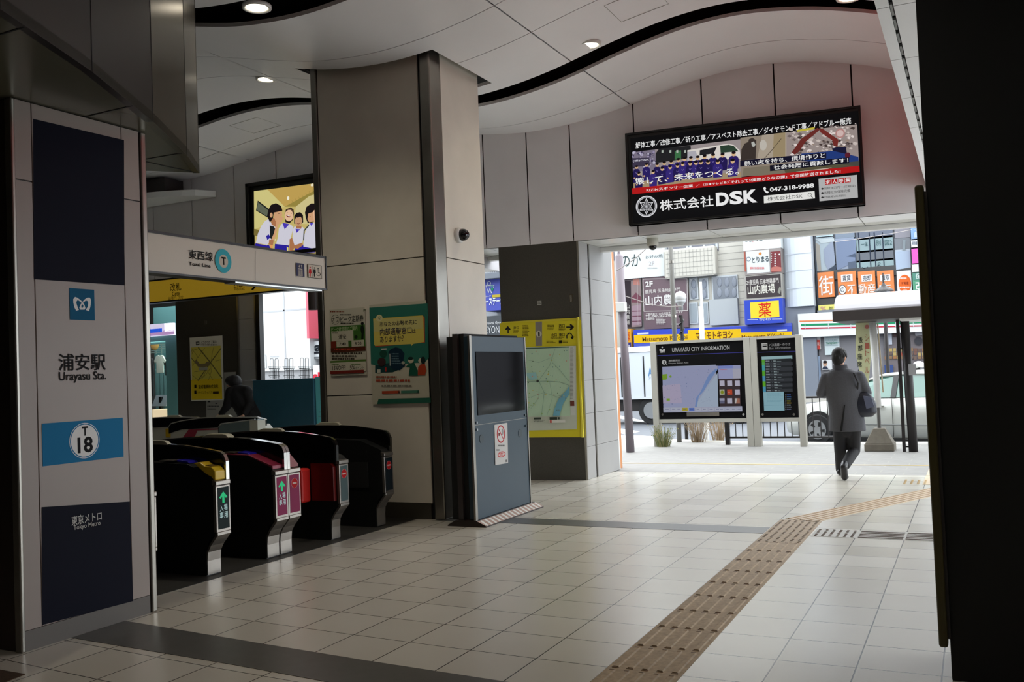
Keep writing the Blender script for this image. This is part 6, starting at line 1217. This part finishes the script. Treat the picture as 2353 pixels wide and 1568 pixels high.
def o5(a): a.ell(1563, 795, 76, (236, 110, 44), ry=108); a.bars(1500, 720, 1600, 745, 1, (250, 236, 226), 161, .8); a.text('不動産', 1520, 775, 1610, 805, (150, 50, 20), .01); a.bars(1500, 830, 1620, 850, 1, (250, 236, 226), 162, .8); a.ell(1565, 875, 28, (244, 170, 140), ry=16)
sign('window_panel_sign', 'white panel with a big orange disc at the end of the orange row', (2060, 624, 2096, 678), o5, CC, (240, 240, 240), .2)
def o6(a): a.text('太田', 1675, 130, 1790, 180, (236, 244, 250), .02); a.rect(1672, 185, 1800, 230, (196, 214, 236))
sign('window_panel_sign', 'light blue panel at the top of the right sign stack', (2092, 519, 2140, 549), o6, CC, (128, 170, 222), .3)
def o7(a): a.bars(1650, 290, 1800, 335, 1, (120, 126, 140), 163, .8)
sign('window_panel_sign', 'white panel below the light blue one in the right sign stack', (2093, 550, 2142, 568), o7, CC, (236, 240, 242), .3)
def o8(a): a.text('う', 1712, 380, 1850, 535, (248, 244, 248), .06)
sign('window_panel_sign', 'magenta panel with white letter in the right sign stack', (2094, 569, 2142, 605), o8, CC, (240, 70, 190), .3)
def o9(a): a.text('エステ', 1752, 585, 1860, 625, (120, 124, 130), .0)
sign('window_panel_sign', 'white panel under the magenta one in the right sign stack', (2095, 606, 2143, 624), o9, CC, (236, 242, 244), .3)
def o10(a): a.rect(1658, 668, 1850, 740, (96, 150, 136)); a.text('保険', 1690, 675, 1815, 735, (236, 244, 240), .03); a.text('張', 1690, 780, 1830, 910, (240, 246, 244), .05)
sign('window_panel_sign', 'green panel with white characters at the foot of the right sign stack', (2096, 626, 2143, 676), o10, CC, (70, 160, 120), .3)
def o11(a): a.text('処方', 650, 1070, 770, 1130, (110, 120, 60), .01); a.text('%', 550, 1070, 620, 1125, (222, 170, 150), .02)
sign('shop_sign', 'small pale yellow dispensing sign above the convenience store stripes', (1880, 702, 1936, 719), o11, CC, (236, 226, 110), .35)
def o12(a):
    a.poly([(300, 1240), (2000, 1190), (2000, 1206), (300, 1256)], (238, 140, 90)); a.poly([(315, 1280), (2000, 1240), (2000, 1266), (315, 1304)], (30, 150, 100)); a.poly([(315, 1326), (2000, 1290), (2000, 1304), (315, 1342)], (206, 40, 70))
    for x in (360, 640, 910, 1180, 1450, 1660): a.rect(x, 1262, x+10, 1340-(x-300)*.022, (240, 242, 242))
sign('shop_sign', 'white convenience store fascia with orange, green and red stripes', (1833, 722, 2165, 760), o12, CC, (240, 243, 243), .6)
# storefront posters behind the man
CD = (1840, 740, 5.226)
def q1(a): a.rect(38, 120, 235, 215, (228, 232, 234)); a.bars(80, 135, 205, 155, 1, (130, 136, 140), 171, .8); a.rect(42, 225, 235, 330, (226, 84, 76)); a.text('みかん医院', 46, 250, 225, 285, (246, 230, 226), .02); a.bars(80, 300, 190, 314, 1, (246, 220, 216), 172, .8)
sign('poster', 'white and red clinic poster on the storefront left of the man head', (1847, 762, 1886, 803), q1, CD, (226, 226, 226), .25, cat='poster')
def q2(a): a.bars(290, 120, 462, 300, 6, (190, 216, 220), 173, .5); a.text('FamilyCare', 310, 242, 440, 268, (80, 160, 120), .02)
sign('shop_window', 'pale window with green lettering on the storefront above the man', (1893, 762, 1930, 815), q2, CD, (222, 236, 238), .2, cat='window')
def q3(a): a.ell(292, 500, 24, (206, 166, 140), ry=34); a.ell(292, 482, 24, (40, 34, 36), ry=18); a.poly([(255, 570), (275, 535), (310, 535), (335, 570)], (50, 60, 80))
sign('poster', 'small portrait poster on the storefront just left of the man shoulder', (1888, 828, 1912, 850), q3, CD, (226, 228, 230), .22, cat='poster')
def q4(a): a.rect(50, 420, 240, 720, (166, 186, 214))
sign('shop_window', 'light blue storefront glass left of the man', (1848, 820, 1887, 880), q4, CD, (160, 180, 210), .15, cat='window')
def q5(a):
    rr = random.Random(3)
    for i in range(30): x, y = 1008+(i % 10)*50, 318+(i//10)*46+rr.uniform(-6, 6); a.rect(x, y, x+rr.uniform(34, 46), y+rr.uniform(30, 42), rr.choice([(170, 120, 80), (190, 90, 66), (150, 120, 90), (196, 170, 110), (120, 100, 90), (130, 96, 84)]))
    a.rect(1010, 100, 1100, 270, (206, 212, 226)); a.poly([(1370, 130), (1450, 110), (1470, 160), (1380, 170)], (190, 190, 196)); a.ell(1415, 230, 50, (70, 70, 76), ry=50); a.rect(1005, 520, 1115, 610, (62, 84, 140)); a.rect(1110, 100, 1170, 180, (90, 70, 70))
sign('shop_window', 'storefront window crowded with warm coloured goods right of the white pole', (2030, 758, 2150, 860), q5, CD, (110, 100, 104), .2, cat='window')
b = None
# far buildings seen through the left gaps
YG = 24.
t = thing('building', 'bright white panelled building seen left of the big pillar', 'building', (-19, YG, 0))
def G_(px, py, y=YG): return ony(px, py, y)
p, q = G_(540, 600), G_(714, 852)
b = MB(); b.box(p[0]-6, q[0], YG, YG+6, G_(650, 852)[2], 9); b.build('white_wall', mat('bright_white', (236, 240, 242), .5), t)
b = MB(); b.box(p[0]-6, q[0]-.02, YG+.1, YG+6, -.1, G_(650, 852)[2]); b.build('grey_base', mat('base_grey', (176, 178, 182), .6), t)
b = MB(); x = G_(651, 700)[0]; b.box(x, x+.05, YG-.01, YG, G_(650, 852)[2], 9); z = G_(650, 716)[2]; b.box(p[0]-4, q[0], YG-.01, YG, z, z+.05); b.build('panel_joint', mat('joint_g', (196, 200, 206), .5), t)
a = Art((0, YG, 0), (1, 0, 0), (0, -1, 0), off=.015, crop=C2); a.dl = .002
for (x0, y0, x1, y1) in ((1465, 570, 1530, 720),): a.rect(x0, y0, x1, y1, (190, 196, 200)); a.rect(x0+4, y0+4, x1-4, y1-4, (232, 236, 238)); a.bars(x0+8, y0+14, x1-14, y1-50, 6, (196, 200, 206), 181, .3)
a.bars(1570, 582, 1690, 594, 1, (206, 210, 214), 182, .8); a.build('notice_print', PRINT, t)
p, q = G_(720, 660), G_(729, 778)
t = thing('sign_post', 'tall pink-red vertical fin on the white building', 'sign', ((p[0]+q[0])/2, YG-.3, q[2])); b = MB(); b.box(p[0], q[0], YG-.4, YG+.49, q[2], 8); b.build('fin', mat('pink_red', (236, 92, 116), .5), t)
t = thing('building', 'grey shop building with green and white bands between pillar and white building', 'building', (-16, YG+.5, 0))
b = MB(); b.box(q[0]+.02, G_(1200, 700)[0], YG+.5, YG+2, -.1, 5.2); b.build('wall', mat('shop_wall_g', (186, 192, 200), .6), t)
b = MB(); b.box(G_(728, 740)[0], G_(752, 740)[0]+2, YG+.3, YG+.5, G_(740, 765)[2], G_(740, 741)[2]); b.build('green_band', mat('green_band', (150, 200, 130), .5), t)
b = MB(); b.box(G_(722, 778)[0], G_(752, 778)[0]+2, YG+.2, YG+.5, G_(740, 776)[2], G_(740, 769)[2]); b.build('dark_band', M_DARKM, t)
def r1(a): a.text('akuto', 2068, 430, 2330, 520, (30, 36, 44), .06) if False else a.text('al', 2068, 428, 2185, 525, (28, 34, 42), .08); a.rect(2068, 535, 2260, 547, (30, 36, 44)); a.rect(2068, 592, 2260, 600, (120, 126, 130))
def gsign(name, label, quad, fn, crop, col, y, cat='sign', dep=.2):
    p, q = ony(quad[0], quad[1], y), ony(quad[2], quad[3], y); t = thing(name, label, cat, ((p[0]+q[0])/2, y, q[2])); b = MB(); b.box(p[0], q[0], y, y+dep, q[2], p[2]); b.build('sign_box', mat('sg_%d_%d_%d' % col, col, .5), t)
    a = Art((0, y, 0), (1, 0, 0), (0, -1, 0), off=.01, crop=crop); a.dl = .001; fn(a); a.build('sign_print', PRINT, t)
gsign('shop_sign', 'white shop sign with large dark letters cut off by the pillar', (721, 785, 790, 822), r1, C2, (232, 238, 242), YG+.2, dep=.29)
def r2(a): a.text('akuto', 2055, 765, 2330, 828, (226, 30, 60), .07)
gsign('shop_sign', 'white board with bold red letters just above the teal partition', (719, 840, 790, 872), r2, C2, (236, 238, 240), YG-.1, dep=.59)
# between pillar and dark granite pillar
C8 = (1090, 540, 4.9); YH = 24.
def r3(a):
    a.ring(165, 545, 24, 6, (226, 232, 240)); a.line([(130, 572), (225, 572)], 6, (226, 232, 240)); a.line([(132, 575), (160, 652), (176, 600), (192, 655), (222, 580)], 6, (226, 232, 240)); a.poly([(185, 605), (218, 598), (205, 640)], (40, 160, 110)); a.ring(200, 580, 14, 4, (60, 190, 170))
    a.text('ループ', 128, 684, 188, 700, (236, 240, 244), .02); a.rect(200, 676, 300, 698, (206, 186, 70)); a.text('ーステージ', 124, 712, 330, 782, (240, 244, 248), .06)
gsign('shop_sign', 'blue sign with white figure logo seen between the two pillars', (1108, 637, 1160, 712), r3, C8, (48, 66, 186), YH-.3, dep=.79)
def r4(a): a.text('Personal Gym', 108, 982, 300, 1010, (226, 228, 230), .01); a.text('BEYOND', 92, 1036, 330, 1100, (226, 228, 230), -.005)
gsign('shop_sign', 'dark gym sign with thin white capitals seen between the two pillars', (1106, 728, 1160, 772), r4, C8, (52, 60, 68), YH-.3, dep=.79)
def r5(a): a.rect(110, 275, 175, 340, (226, 230, 232)); a.ring(150, 305, 10, 4, (110, 116, 120))
gsign('shop_sign', 'small white square plaque at the top of the gap between the pillars', (1108, 594, 1127, 610), r5, C8, (214, 218, 222), YH-.3, dep=.79)
t = thing('balcony_railing', 'thin dark balcony railing seen between the two pillars', 'railing', tuple(ony(1130, 626, YH-.5)))
b = MB()
for k in range(14): q = ony(1108+k*4, 626, YH-.5); q2 = ony(1108+k*4, 606, YH-.5); b.tube([tuple(q), tuple(q2)], .012, 5)
b.tube([tuple(ony(1106, 608, YH-.5)), tuple(ony(1164, 605, YH-.5))], .02, 6); b.build('rail', M_DARKM, t)
b = MB(); q = ony(1135, 628, YH-.5); b.box(q[0]-.8, q[0]+.5, YH-.6, YH+.49, q[2]-.15, q[2]); b.build('slab', mat('balcony_slab', (120, 128, 140), .6), t)
LK[0] = 1.0
# ============================================================= PEOPLE
def capsule(b, p0, r0, p1, r1, n=14, flat=1., k=4):
    """tapered rounded limb; flat scales the thickness in y"""
    P0, P1 = Vector(p0), Vector(p1); d = P1-P0; L = d.length; d = d/L if L > 1e-6 else Vector((0, 0, 1)); a = d.orthogonal().normalized(); c = d.cross(a)
    rows = [(P0-d*r0*math.cos(i*pi/2/k), r0*math.sin(i*pi/2/k)) for i in range(1, k+1)]+[(P1+d*r1*math.sin(i*pi/2/k), r1*math.cos(i*pi/2/k)) for i in range(0, k)]
    vs = [P0-d*r0]
    for q, r in rows: vs += [q+(a*math.cos(2*pi*j/n)+c*math.sin(2*pi*j/n))*r for j in range(n)]
    vs.append(P1+d*r1); m = len(rows); T = len(vs)-1
    if flat != 1:
        cy = (P0.y+P1.y)/2; vs = [Vector((v.x, (P0.y+(P1.y-P0.y)*max(0, min(1, (v-P0).dot(d)/max(L, 1e-6)))) + (v.y-(P0.y+(P1.y-P0.y)*max(0, min(1, (v-P0).dot(d)/max(L, 1e-6)))))*flat, v.z)) for v in vs]
    fs = [(0, 1+(j+1) % n, 1+j) for j in range(n)]+[(1+i*n+j, 1+i*n+(j+1) % n, 1+(i+1)*n+(j+1) % n, 1+(i+1)*n+j) for i in range(m-1) for j in range(n)]+[(T, 1+(m-1)*n+j, 1+(m-1)*n+(j+1) % n) for j in range(n)]
    b.add(vs, fs)
def ellring(b, rings, n=24):
    """closed loft: rings (x, y, z, rx, ry, tilt)"""
    R_ = [[(x+rx*math.cos(2*pi*j/n), y+ry*math.sin(2*pi*j/n), z) for j in range(n)] for x, y, z, rx, ry in rings]; m = len(R_)
    b.add([p for r in R_ for p in r], [(i*n+j, i*n+(j+1) % n, (i+1)*n+(j+1) % n, (i+1)*n+j) for i in range(m-1) for j in range(n)]+[tuple(range(n-1, -1, -1)), tuple(range((m-1)*n, m*n))])
def fuse(b, name, m, parent, vox=.010, smooth=6, disp=None):
    """merge overlapping volumes into one continuous skin"""
    o = b.build('tmp', m, None, rec=False); bmx = bmesh.new(); bmx.from_mesh(o.data); bmesh.ops.recalc_face_normals(bmx, faces=bmx.faces); bmx.to_mesh(o.data); bmx.free()
    r = o.modifiers.new('r', 'REMESH'); r.mode = 'VOXEL'; r.voxel_size = vox; s = o.modifiers.new('s', 'SMOOTH'); s.iterations = smooth; s.factor = .6
    me = bpy.data.meshes.new_from_object(o.evaluated_get(bpy.context.evaluated_depsgraph_get())); bpy.data.objects.remove(o)
    off = wloc(parent)
    me.transform(Matrix.Translation(-off)); me.polygons.foreach_set('use_smooth', [True]*len(me.polygons)); me.materials.clear(); me.materials.append(m)
    q = bpy.data.objects.new(name, me); COL.objects.link(q); q.parent = parent; q.visible_shadow = True; return q
M_SKIN = mat('skin', (196, 148, 122), .5); M_HAIR = mat('black_hair', (16, 13, 14), .7, noise=.2, scale=60); M_COAT = mat('grey_wool_coat', (80, 81, 87), .85, noise=.12, scale=90)
M_TROU = mat('black_trousers', (17, 16, 21), .8); M_SHOE = mat('black_shoe', (22, 22, 26), .35); M_BAG = mat('dark_bag', (34, 38, 52), .4)
def hand(b, c, fwd, side, dn, s=1.):
    """palm, thumb and four unequal curled fingers"""
    c, f, sd, dn = [Vector(v) for v in (c, fwd, side, dn)]
    capsule(b, c-f*.02*s, .026*s, c+f*.045*s, .028*s); capsule(b, c-sd*.018*s, .018*s, c+f*.05*s-sd*.02*s, .014*s); capsule(b, c+sd*.018*s, .018*s, c+f*.05*s+sd*.022*s, .013*s)
    for k, L in enumerate((.034, .040, .037, .028)):
        o_ = sd*(-.027+.018*k)*s; a = c+f*.062*s+o_; m_ = a+f*L*.75*s+dn*.014*s; e = m_+f*L*.25*s+dn*L*.8*s
        capsule(b, a, .0092*s, m_, .0085*s, 8, k=2); capsule(b, m_, .0085*s, e, .0072*s, 8, k=2)
    a = c-sd*.03*s; m_ = a-sd*.022*s+f*.028*s+dn*.01*s; capsule(b, a, .0125*s, m_, .010*s, 8, k=2); capsule(b, m_, .010*s, m_+f*.026*s+dn*.008*s, .0085*s, 8, k=2)
def MP(px, py, y): return ony(px, py, y)
# --- the walking man (seen from behind)
t = thing('person', 'man with dark hair in a grey knee-length coat walking away toward the street', 'person', (-1.56, 12.8, 0))
Y0 = 12.80
hd = MP(1929, 822, Y0)
b = MB()   # skin: head, neck, hands, one continuous body under the clothes
b.ell((hd[0], hd[1], hd[2]+.01), (.078, .098, .108), 20, 14); capsule(b, hd+[.004, .045, -.045], .06, hd+[.008, .06, -.075], .04)
capsule(b, hd+[.0, -.02, -.08], .056, hd+[.0, -.03, -.19], .062)
fx, fy = .35, .94   # face direction
fv = Vector((fx, fy, 0)); rv = Vector((fy, -fx, 0)); H = Vector(hd)
capsule(b, H+fv*.095+Vector((0, 0, .012)), .010, H+fv*.112+Vector((0, 0, -.018)), .013)
for s_ in (-1, 1):
    b.ell(tuple(H+rv*.080*s_-fv*.004+Vector((0, 0, -.012))), (.012, .020, .030), 10, 8)
    b.ell(tuple(H+fv*.088+rv*.032*s_+Vector((0, 0, .012))), (.016, .012, .010), 8, 6)
capsule(b, H+fv*.090+rv*-.022+Vector((0, 0, -.052)), .009, H+fv*.090+rv*.022+Vector((0, 0, -.052)), .009)
torso0 = MP(1938, 870, Y0); pel = MP(1946, 965, Y0)
capsule(b, torso0, .12, pel, .12); shl, shr = MP(1899, 868, Y0), MP(1975, 866, Y0); ell_, elr = MP(1886, 905, Y0-.02), MP(1992, 903, Y0+.02); hl, hr = MP(1899, 909, Y0+.24), MP(1990, 917, Y0+.16)
for a_, e_, h_ in ((shl, ell_, hl), (shr, elr, hr)): capsule(b, a_, .045, e_, .036); capsule(b, e_, .034, h_, .024)
hand(b, Vector(hl)+Vector((.03, .03, 0)), (.7, .7, 0), (.7, -.7, 0), (0, 0, -1)); hand(b, Vector(hr)+Vector((0, .05, -.02)), (0, .8, -.6), (1, 0, 0), (-.5, 0, -.8))
hipL, hipR = MP(1930, 985, Y0), MP(1962, 985, Y0); kL, kR = MP(1931, 1040, 12.92), MP(1963, 1036, 12.92); aL, aR = MP(1931, 1082, 13.02), MP(1941, 1072, 12.46)
for a_, k_, f_ in ((hipL, kL, aL), (hipR, kR, aR)): capsule(b, a_, .07, k_, .052); capsule(b, k_, .048, f_, .036)
fuse(b, 'body', M_SKIN, t, .008, 3)
b = MB()   # hair: rounded cap, fuller at the back
b.ell((hd[0]-.004, hd[1]-.012, hd[2]+.040), (.092, .110, .098), 20, 14); b.ell((hd[0]-.012, hd[1]-.045, hd[2]-.010), (.082, .072, .092), 18, 12); b.ell((hd[0]-.02, hd[1]-.05, hd[2]-.075), (.055, .05, .035), 12, 8)
rr = random.Random(2)
for i in range(60):
    a_ = rr.uniform(0, 2*pi); el = rr.uniform(-.2, 1.4); p0 = H+Vector((.088*math.cos(a_)*math.cos(el), .104*math.sin(a_)*math.cos(el)-.01, .095*math.sin(el)+.035))
    if (p0-H).dot(fv) > .05 and el < .6: continue
    capsule(b, p0, .012, p0+Vector((.02*rr.uniform(-1, 1), .02*rr.uniform(-1, 1), -.035)), .006, 6, k=2)
fuse(b, 'hair', M_HAIR, t, .007, 2)
b = MB()
for px in (1,):
    for s_ in (-1, 1): b.ell(tuple(H+fv*.100+rv*.032*s_+Vector((0, 0, .012))), (.006, .004, .005), 8, 6)
b.build('eyes', M_BLACK, t)
b = MB()   # coat
def cr(px, py, hw, ry, y=Y0): q = MP(px, py, y); return (q[0], y, q[2], hw*.00565, ry)
ellring(b, [cr(1947, 991, 41, .150, Y0), cr(1946, 975, 40, .150), cr(1944, 950, 38, .145), cr(1941, 925, 37, .14), cr(1939, 900, 40, .145), cr(1937, 880, 43, .145), cr(1936, 866, 42, .130), cr(1935, 857, 36, .11), cr(1933, 850, 24, .09), cr(1931, 845, 14, .078), cr(1931, 840, 12, .072)])
for a_, e_, h_ in ((shl, ell_, hl), (shr, elr, hr)):
    capsule(b, a_, .075, e_, .062); capsule(b, e_, .06, np.array(e_)*.25+np.array(h_)*.75, .048)
coat = fuse(b, 'coat', M_COAT, t, .010, 5)
b = MB(); c0, c1 = MP(1944, 930, Y0), MP(1935, 990, Y0); b.prism([(c0[0]-.006, Y0-.150, c0[2]), (c0[0]+.006, Y0-.150, c0[2]), (c1[0]+.02, Y0-.165, c1[2]), (c1[0]-.01, Y0-.165, c1[2])], (0, .03, 0)); b.build('vent', M_MATTE, coat)
b = MB(); q = MP(1931, 843, Y0)
for i in range(16):
    a_ = pi+pi*i/16-.2; a2 = a_+pi/16; r_1, r_2 = .086, .098
    b.prism([(q[0]+r_1*math.cos(a_), Y0+r_1*math.sin(a_), q[2]+.022), (q[0]+r_1*math.cos(a2), Y0+r_1*math.sin(a2), q[2]+.022), (q[0]+r_2*math.cos(a2), Y0+r_2*math.sin(a2), q[2]-.045), (q[0]+r_2*math.cos(a_), Y0+r_2*math.sin(a_), q[2]-.045)], (0, 0, .004))
b.build('collar', mat('coat_collar', (60, 60, 66), .85), coat)
b = MB()   # trousers
capsule(b, MP(1946, 975, Y0), .12, MP(1946, 985, Y0), .12, flat=.9)
for a_, k_, f_ in ((hipL, kL, aL), (hipR, kR, aR)):
    capsule(b, a_, .092, k_, .076); capsule(b, k_, .074, np.array(k_)*.06+np.array(f_)*.94, .060)
fuse(b, 'trousers', M_TROU, t, .010, 5)
b = MB()   # right shoe pushing off: toe on the ground, heel up
toe = MP(1944, 1105, 12.56); toe = np.array([toe[0], 12.44, .045]); heel = np.array([aR[0], 12.36, aR[2]-.0])
capsule(b, heel, .045, toe+[0, .0, .0], .044); capsule(b, toe, .040, toe+[.015, .05, -.006], .030); capsule(b, heel+[0, .04, .01], .045, np.array(aR)+[0, .0, .03], .045); fuse(b, 'shoe', M_SHOE, t, .008, 3)
b = MB(); f0 = np.array([aL[0], 13.02, .045]); capsule(b, f0+[0, -.06, 0], .042, f0+[-.01, .14, -.008], .034); capsule(b, f0+[0, 0, .0], .045, f0+[0, 0, .06], .045); fuse(b, 'shoe', M_SHOE, t, .008, 3)
# bag carried at his right side
q = MP(1990, 925, Y0+.02); t = thing('shoulder_bag', 'dark slouchy shoulder bag at the right side of the walking man', 'bag', (q[0], q[1], q[2]-.13))
b = MB(); C_ = np.array([q[0]-.02, Y0-.02, q[2]])
b.add([], []); ellring(b, [(C_[0]-.01, C_[1], C_[2]-.185, .10, .05), (C_[0]+.0, C_[1], C_[2]-.13, .15, .08), (C_[0]+.0, C_[1], C_[2]-.02, .15, .085), (C_[0]-.01, C_[1], C_[2]+.07, .12, .065), (C_[0]-.02, C_[1], C_[2]+.13, .085, .04)], 20)
capsule(b, C_+[-.08, 0, -.12], .045, C_+[.09, 0, -.09], .04); bo = fuse(b, 'bag_body', M_BAG, t, .009, 5)
b = MB(); b.tube([tuple(C_+[-.09, .02, .08]), tuple(MP(1972, 880, Y0-.15)), tuple(MP(1962, 858, Y0-.12)), tuple(MP(1962, 856, Y0+.05)), tuple(C_+[.02, .06, .1])], .012, 6); b.build('strap', mat('bag_strap', (22, 22, 26), .6), t)
b = MB(); b.prism([tuple(C_+[.0, -.085, .09]), tuple(C_+[.10, -.075, .07]), tuple(C_+[.13, -.08, -.05]), tuple(C_+[.03, -.090, -.08])], (0, .012, 0)); b.build('flap', mat('bag_sheen', (92, 98, 120), .45), t, bevel=.004)  # grey-blue piece, the sheen of the dark bag put into its colour
# --- person in black behind the gates
YP2 = 11.22
t = thing('person', 'person in a black hooded jacket bending forward behind the ticket gates', 'person', (-10.2, YP2, 0))
G2 = lambda px, py, y=YP2: ony(300+px/4.902, 700+py/4.902, y)
hd2 = G2(1165, 895); H2 = Vector(hd2); fv2 = Vector((-.85, -.35, -.38)).normalized(); rv2 = Vector((.35, -.85, 0)).normalized(); up2 = rv2.cross(fv2)
b = MB(); b.ell(tuple(H2), (.092, .085, .108), 18, 12); capsule(b, H2, .055, H2+Vector((.09, .02, -.14)), .06)
capsule(b, H2+fv2*.09, .010, H2+fv2*.112-up2*.025, .013)
for s_ in (-1, 1): b.ell(tuple(H2+rv2*.082*s_), (.018, .012, .028), 8, 6)
capsule(b, H2+fv2*.085-up2*.05-rv2*.02, .008, H2+fv2*.085-up2*.05+rv2*.02, .008)
ch, pv = np.array(G2(1215, 1000)), np.array([-10.15, YP2+.1, .98])
capsule(b, ch, .13, pv, .12); sA, eA, hA = np.array(G2(1130, 985, YP2-.1)), np.array(G2(1085, 1150, YP2-.14)), np.array(G2(1010, 1245, YP2-.18)); sB, eB, hB = np.array(G2(1305, 985)), np.array(G2(1345, 1130)), np.array(G2(1270, 1255, YP2-.2))
for a_, e_, h_ in ((sA, eA, hA), (sB, eB, hB)): capsule(b, a_, .045, e_, .036); capsule(b, e_, .034, h_, .024)
hand(b, Vector(hA)+Vector((-.04, 0, -.02)), (-.8, 0, -.5), (0, 1, 0), (0, 0, -1)); hand(b, Vector(hB)+Vector((-.03, -.02, -.02)), (-.7, -.5, -.3), (.5, -.7, 0), (0, 0, -1))
kn = [np.array([-10.25, YP2, .50]), np.array([-10.02, YP2+.05, .50])]; ft = [np.array([-10.22, YP2, .07]), np.array([-10.0, YP2+.05, .07])]
for k_, f_ in zip(kn, ft): capsule(b, pv+[0, 0, -.05], .08, k_, .055); capsule(b, k_, .05, f_, .04)
fuse(b, 'body', M_SKIN, t, .010, 3)
b = MB(); b.ell(tuple(H2+Vector((.015, .0, .035))), (.115, .105, .110), 18, 12); b.ell(tuple(H2+Vector((-.03, -.03, .055))), (.095, .09, .075), 16, 10); b.ell(tuple(H2+Vector((.05, .03, .02))), (.07, .07, .07), 14, 10); fuse(b, 'hair', M_HAIR, t, .009, 3)
b = MB()
for s_ in (-1, 1): b.ell(tuple(H2+fv2*.098+rv2*.03*s_+up2*.005), (.006, .006, .005), 8, 6)
b.build('eyes', M_BLACK, t)
M_BJ = mat('black_jacket', (7, 6, 8), .9)
b = MB(); capsule(b, ch+[0, 0, -.03], .17, pv, .165); capsule(b, sA, .085, ch, .14); capsule(b, sB, .10, ch, .15); capsule(b, np.array(H2)+[.09, .02, -.13], .085, ch+[0, 0, .02], .12)
for a_, e_, h_ in ((sA, eA, hA), (sB, eB, hB)): capsule(b, a_, .085, e_, .065); capsule(b, e_, .065, e_*.15+h_*.85, .045)
fuse(b, 'jacket', M_BJ, t, .012, 5)
b = MB(); a0 = H2+Vector((.10, -.045, -.085)); b.tube([tuple(a0+Vector((-.07, -.06, .0))), tuple(a0), tuple(a0+Vector((.08, -.0, -.01)))], .014, 6); b.build('collar_edge', mat('mask_white', (196, 190, 192), .6), t)
b = MB()
for k_, f_ in zip(kn, ft): capsule(b, pv+[0, 0, -.04], .115, k_, .08); capsule(b, k_, .078, f_+[0, 0, .02], .065)
fuse(b, 'trousers', M_TROU, t, .012, 5)
for f_ in ft: b = MB(); capsule(b, f_+[.03, .02, -.03], .040, f_+[-.15, -.05, -.035], .034); fuse(b, 'shoe', M_SHOE, t, .010, 3)
# ============================================================= LAMPS
def downlight(x, y, label, power=8., z=None, tilt=0):
    z = zc(x) if z is None else z
    t = thing('downlight', label, 'ceiling light', (x, y, z), 'round ceiling downlights')
    b = MB(); b.lathe((x, y, z-.012), [(.13, .03), (.13, .0), (.115, -.004), (.10, .004), (.095, .02)], 32); b.build('trim_ring', M_WHITE, t, smooth=True)
    b = MB(); b.lathe((x, y, z-.006), [(.093, 0), (.0, .001)], 32); b.build('lamp_disc', mat('lamp_glow', (255, 244, 222), .5, emit=6.), t)
    l = bpy.data.lights.new('downlight_lamp', 'SPOT'); l.energy = power*5; l.spot_size = 2.4; l.spot_blend = .8; l.shadow_soft_size = .09; l.color = (1, .92, .72)
    lo = bpy.data.objects.new('lamp', l); COL.objects.link(lo); lo.parent = t; lo.location = (0, 0, -.05)
downlight(-3.72, 9.86, 'round lit downlight on the dark slot above the large black billboard', 10)
downlight(-5.66, 6.55, 'round lit downlight in the dark ceiling slot at the top left', 19)
downlight(-7.72, 9.07, 'round downlight left of the pillar head, in the pale vault', 3)
downlight(-.95, 10.0, 'round downlight at the right end of the curved dark slot', 4)
downlight(-9.5, 6.6, 'round downlight over the far side of the ticket gates, hidden by the bulkhead', 8); downlight(-2.2, 6.6, 'round downlight in the ceiling slot above the middle of the floor', 8)
def added_batten(x, y, z, label, power):  # added fixtures out of view, lighting the pillar front from the near side
    t = thing('bright_strip', label, 'ceiling light', (x, y, z), 'added strip lights out of view, brightening the near hall')
    b = MB(); b.box(x-.75, x+.75, y-.07, y+.07, z, z+.06); b.build('housing', M_WHITE, t, bevel=.01)
    b = MB(); [b.box(x+d-.01, x+d+.01, y-.01, y+.01, z+.06, z+.30) for d in (-.6, .6)]; b.build('hanger', M_WHITE, t)
    b = MB(); b.box(x-.7, x+.7, y-.03, y+.03, z-.03, z); b.build('tube', mat('added_tube_glow', (255, 250, 240), .5, emit=2.), t)
    l = bpy.data.lights.new('added_fill_lamp', 'AREA'); l.shape = 'RECTANGLE'; l.size = 1.4; l.size_y = .1; l.energy = power*.08; l.color = (1, .94, .78)
    lo = bpy.data.objects.new('lamp', l); COL.objects.link(lo); lo.parent = t; lo.location = (0, 0, -.04)
added_batten(-1.6, 1.4, zc(-1.6)-.22, 'added strip light out of view above the viewpoint, brightening the pillar front', 120)
added_batten(-1.6, -1.2, zc(-1.6)-.22, 'added strip light out of view behind the viewpoint, brightening the pillar front', 120)
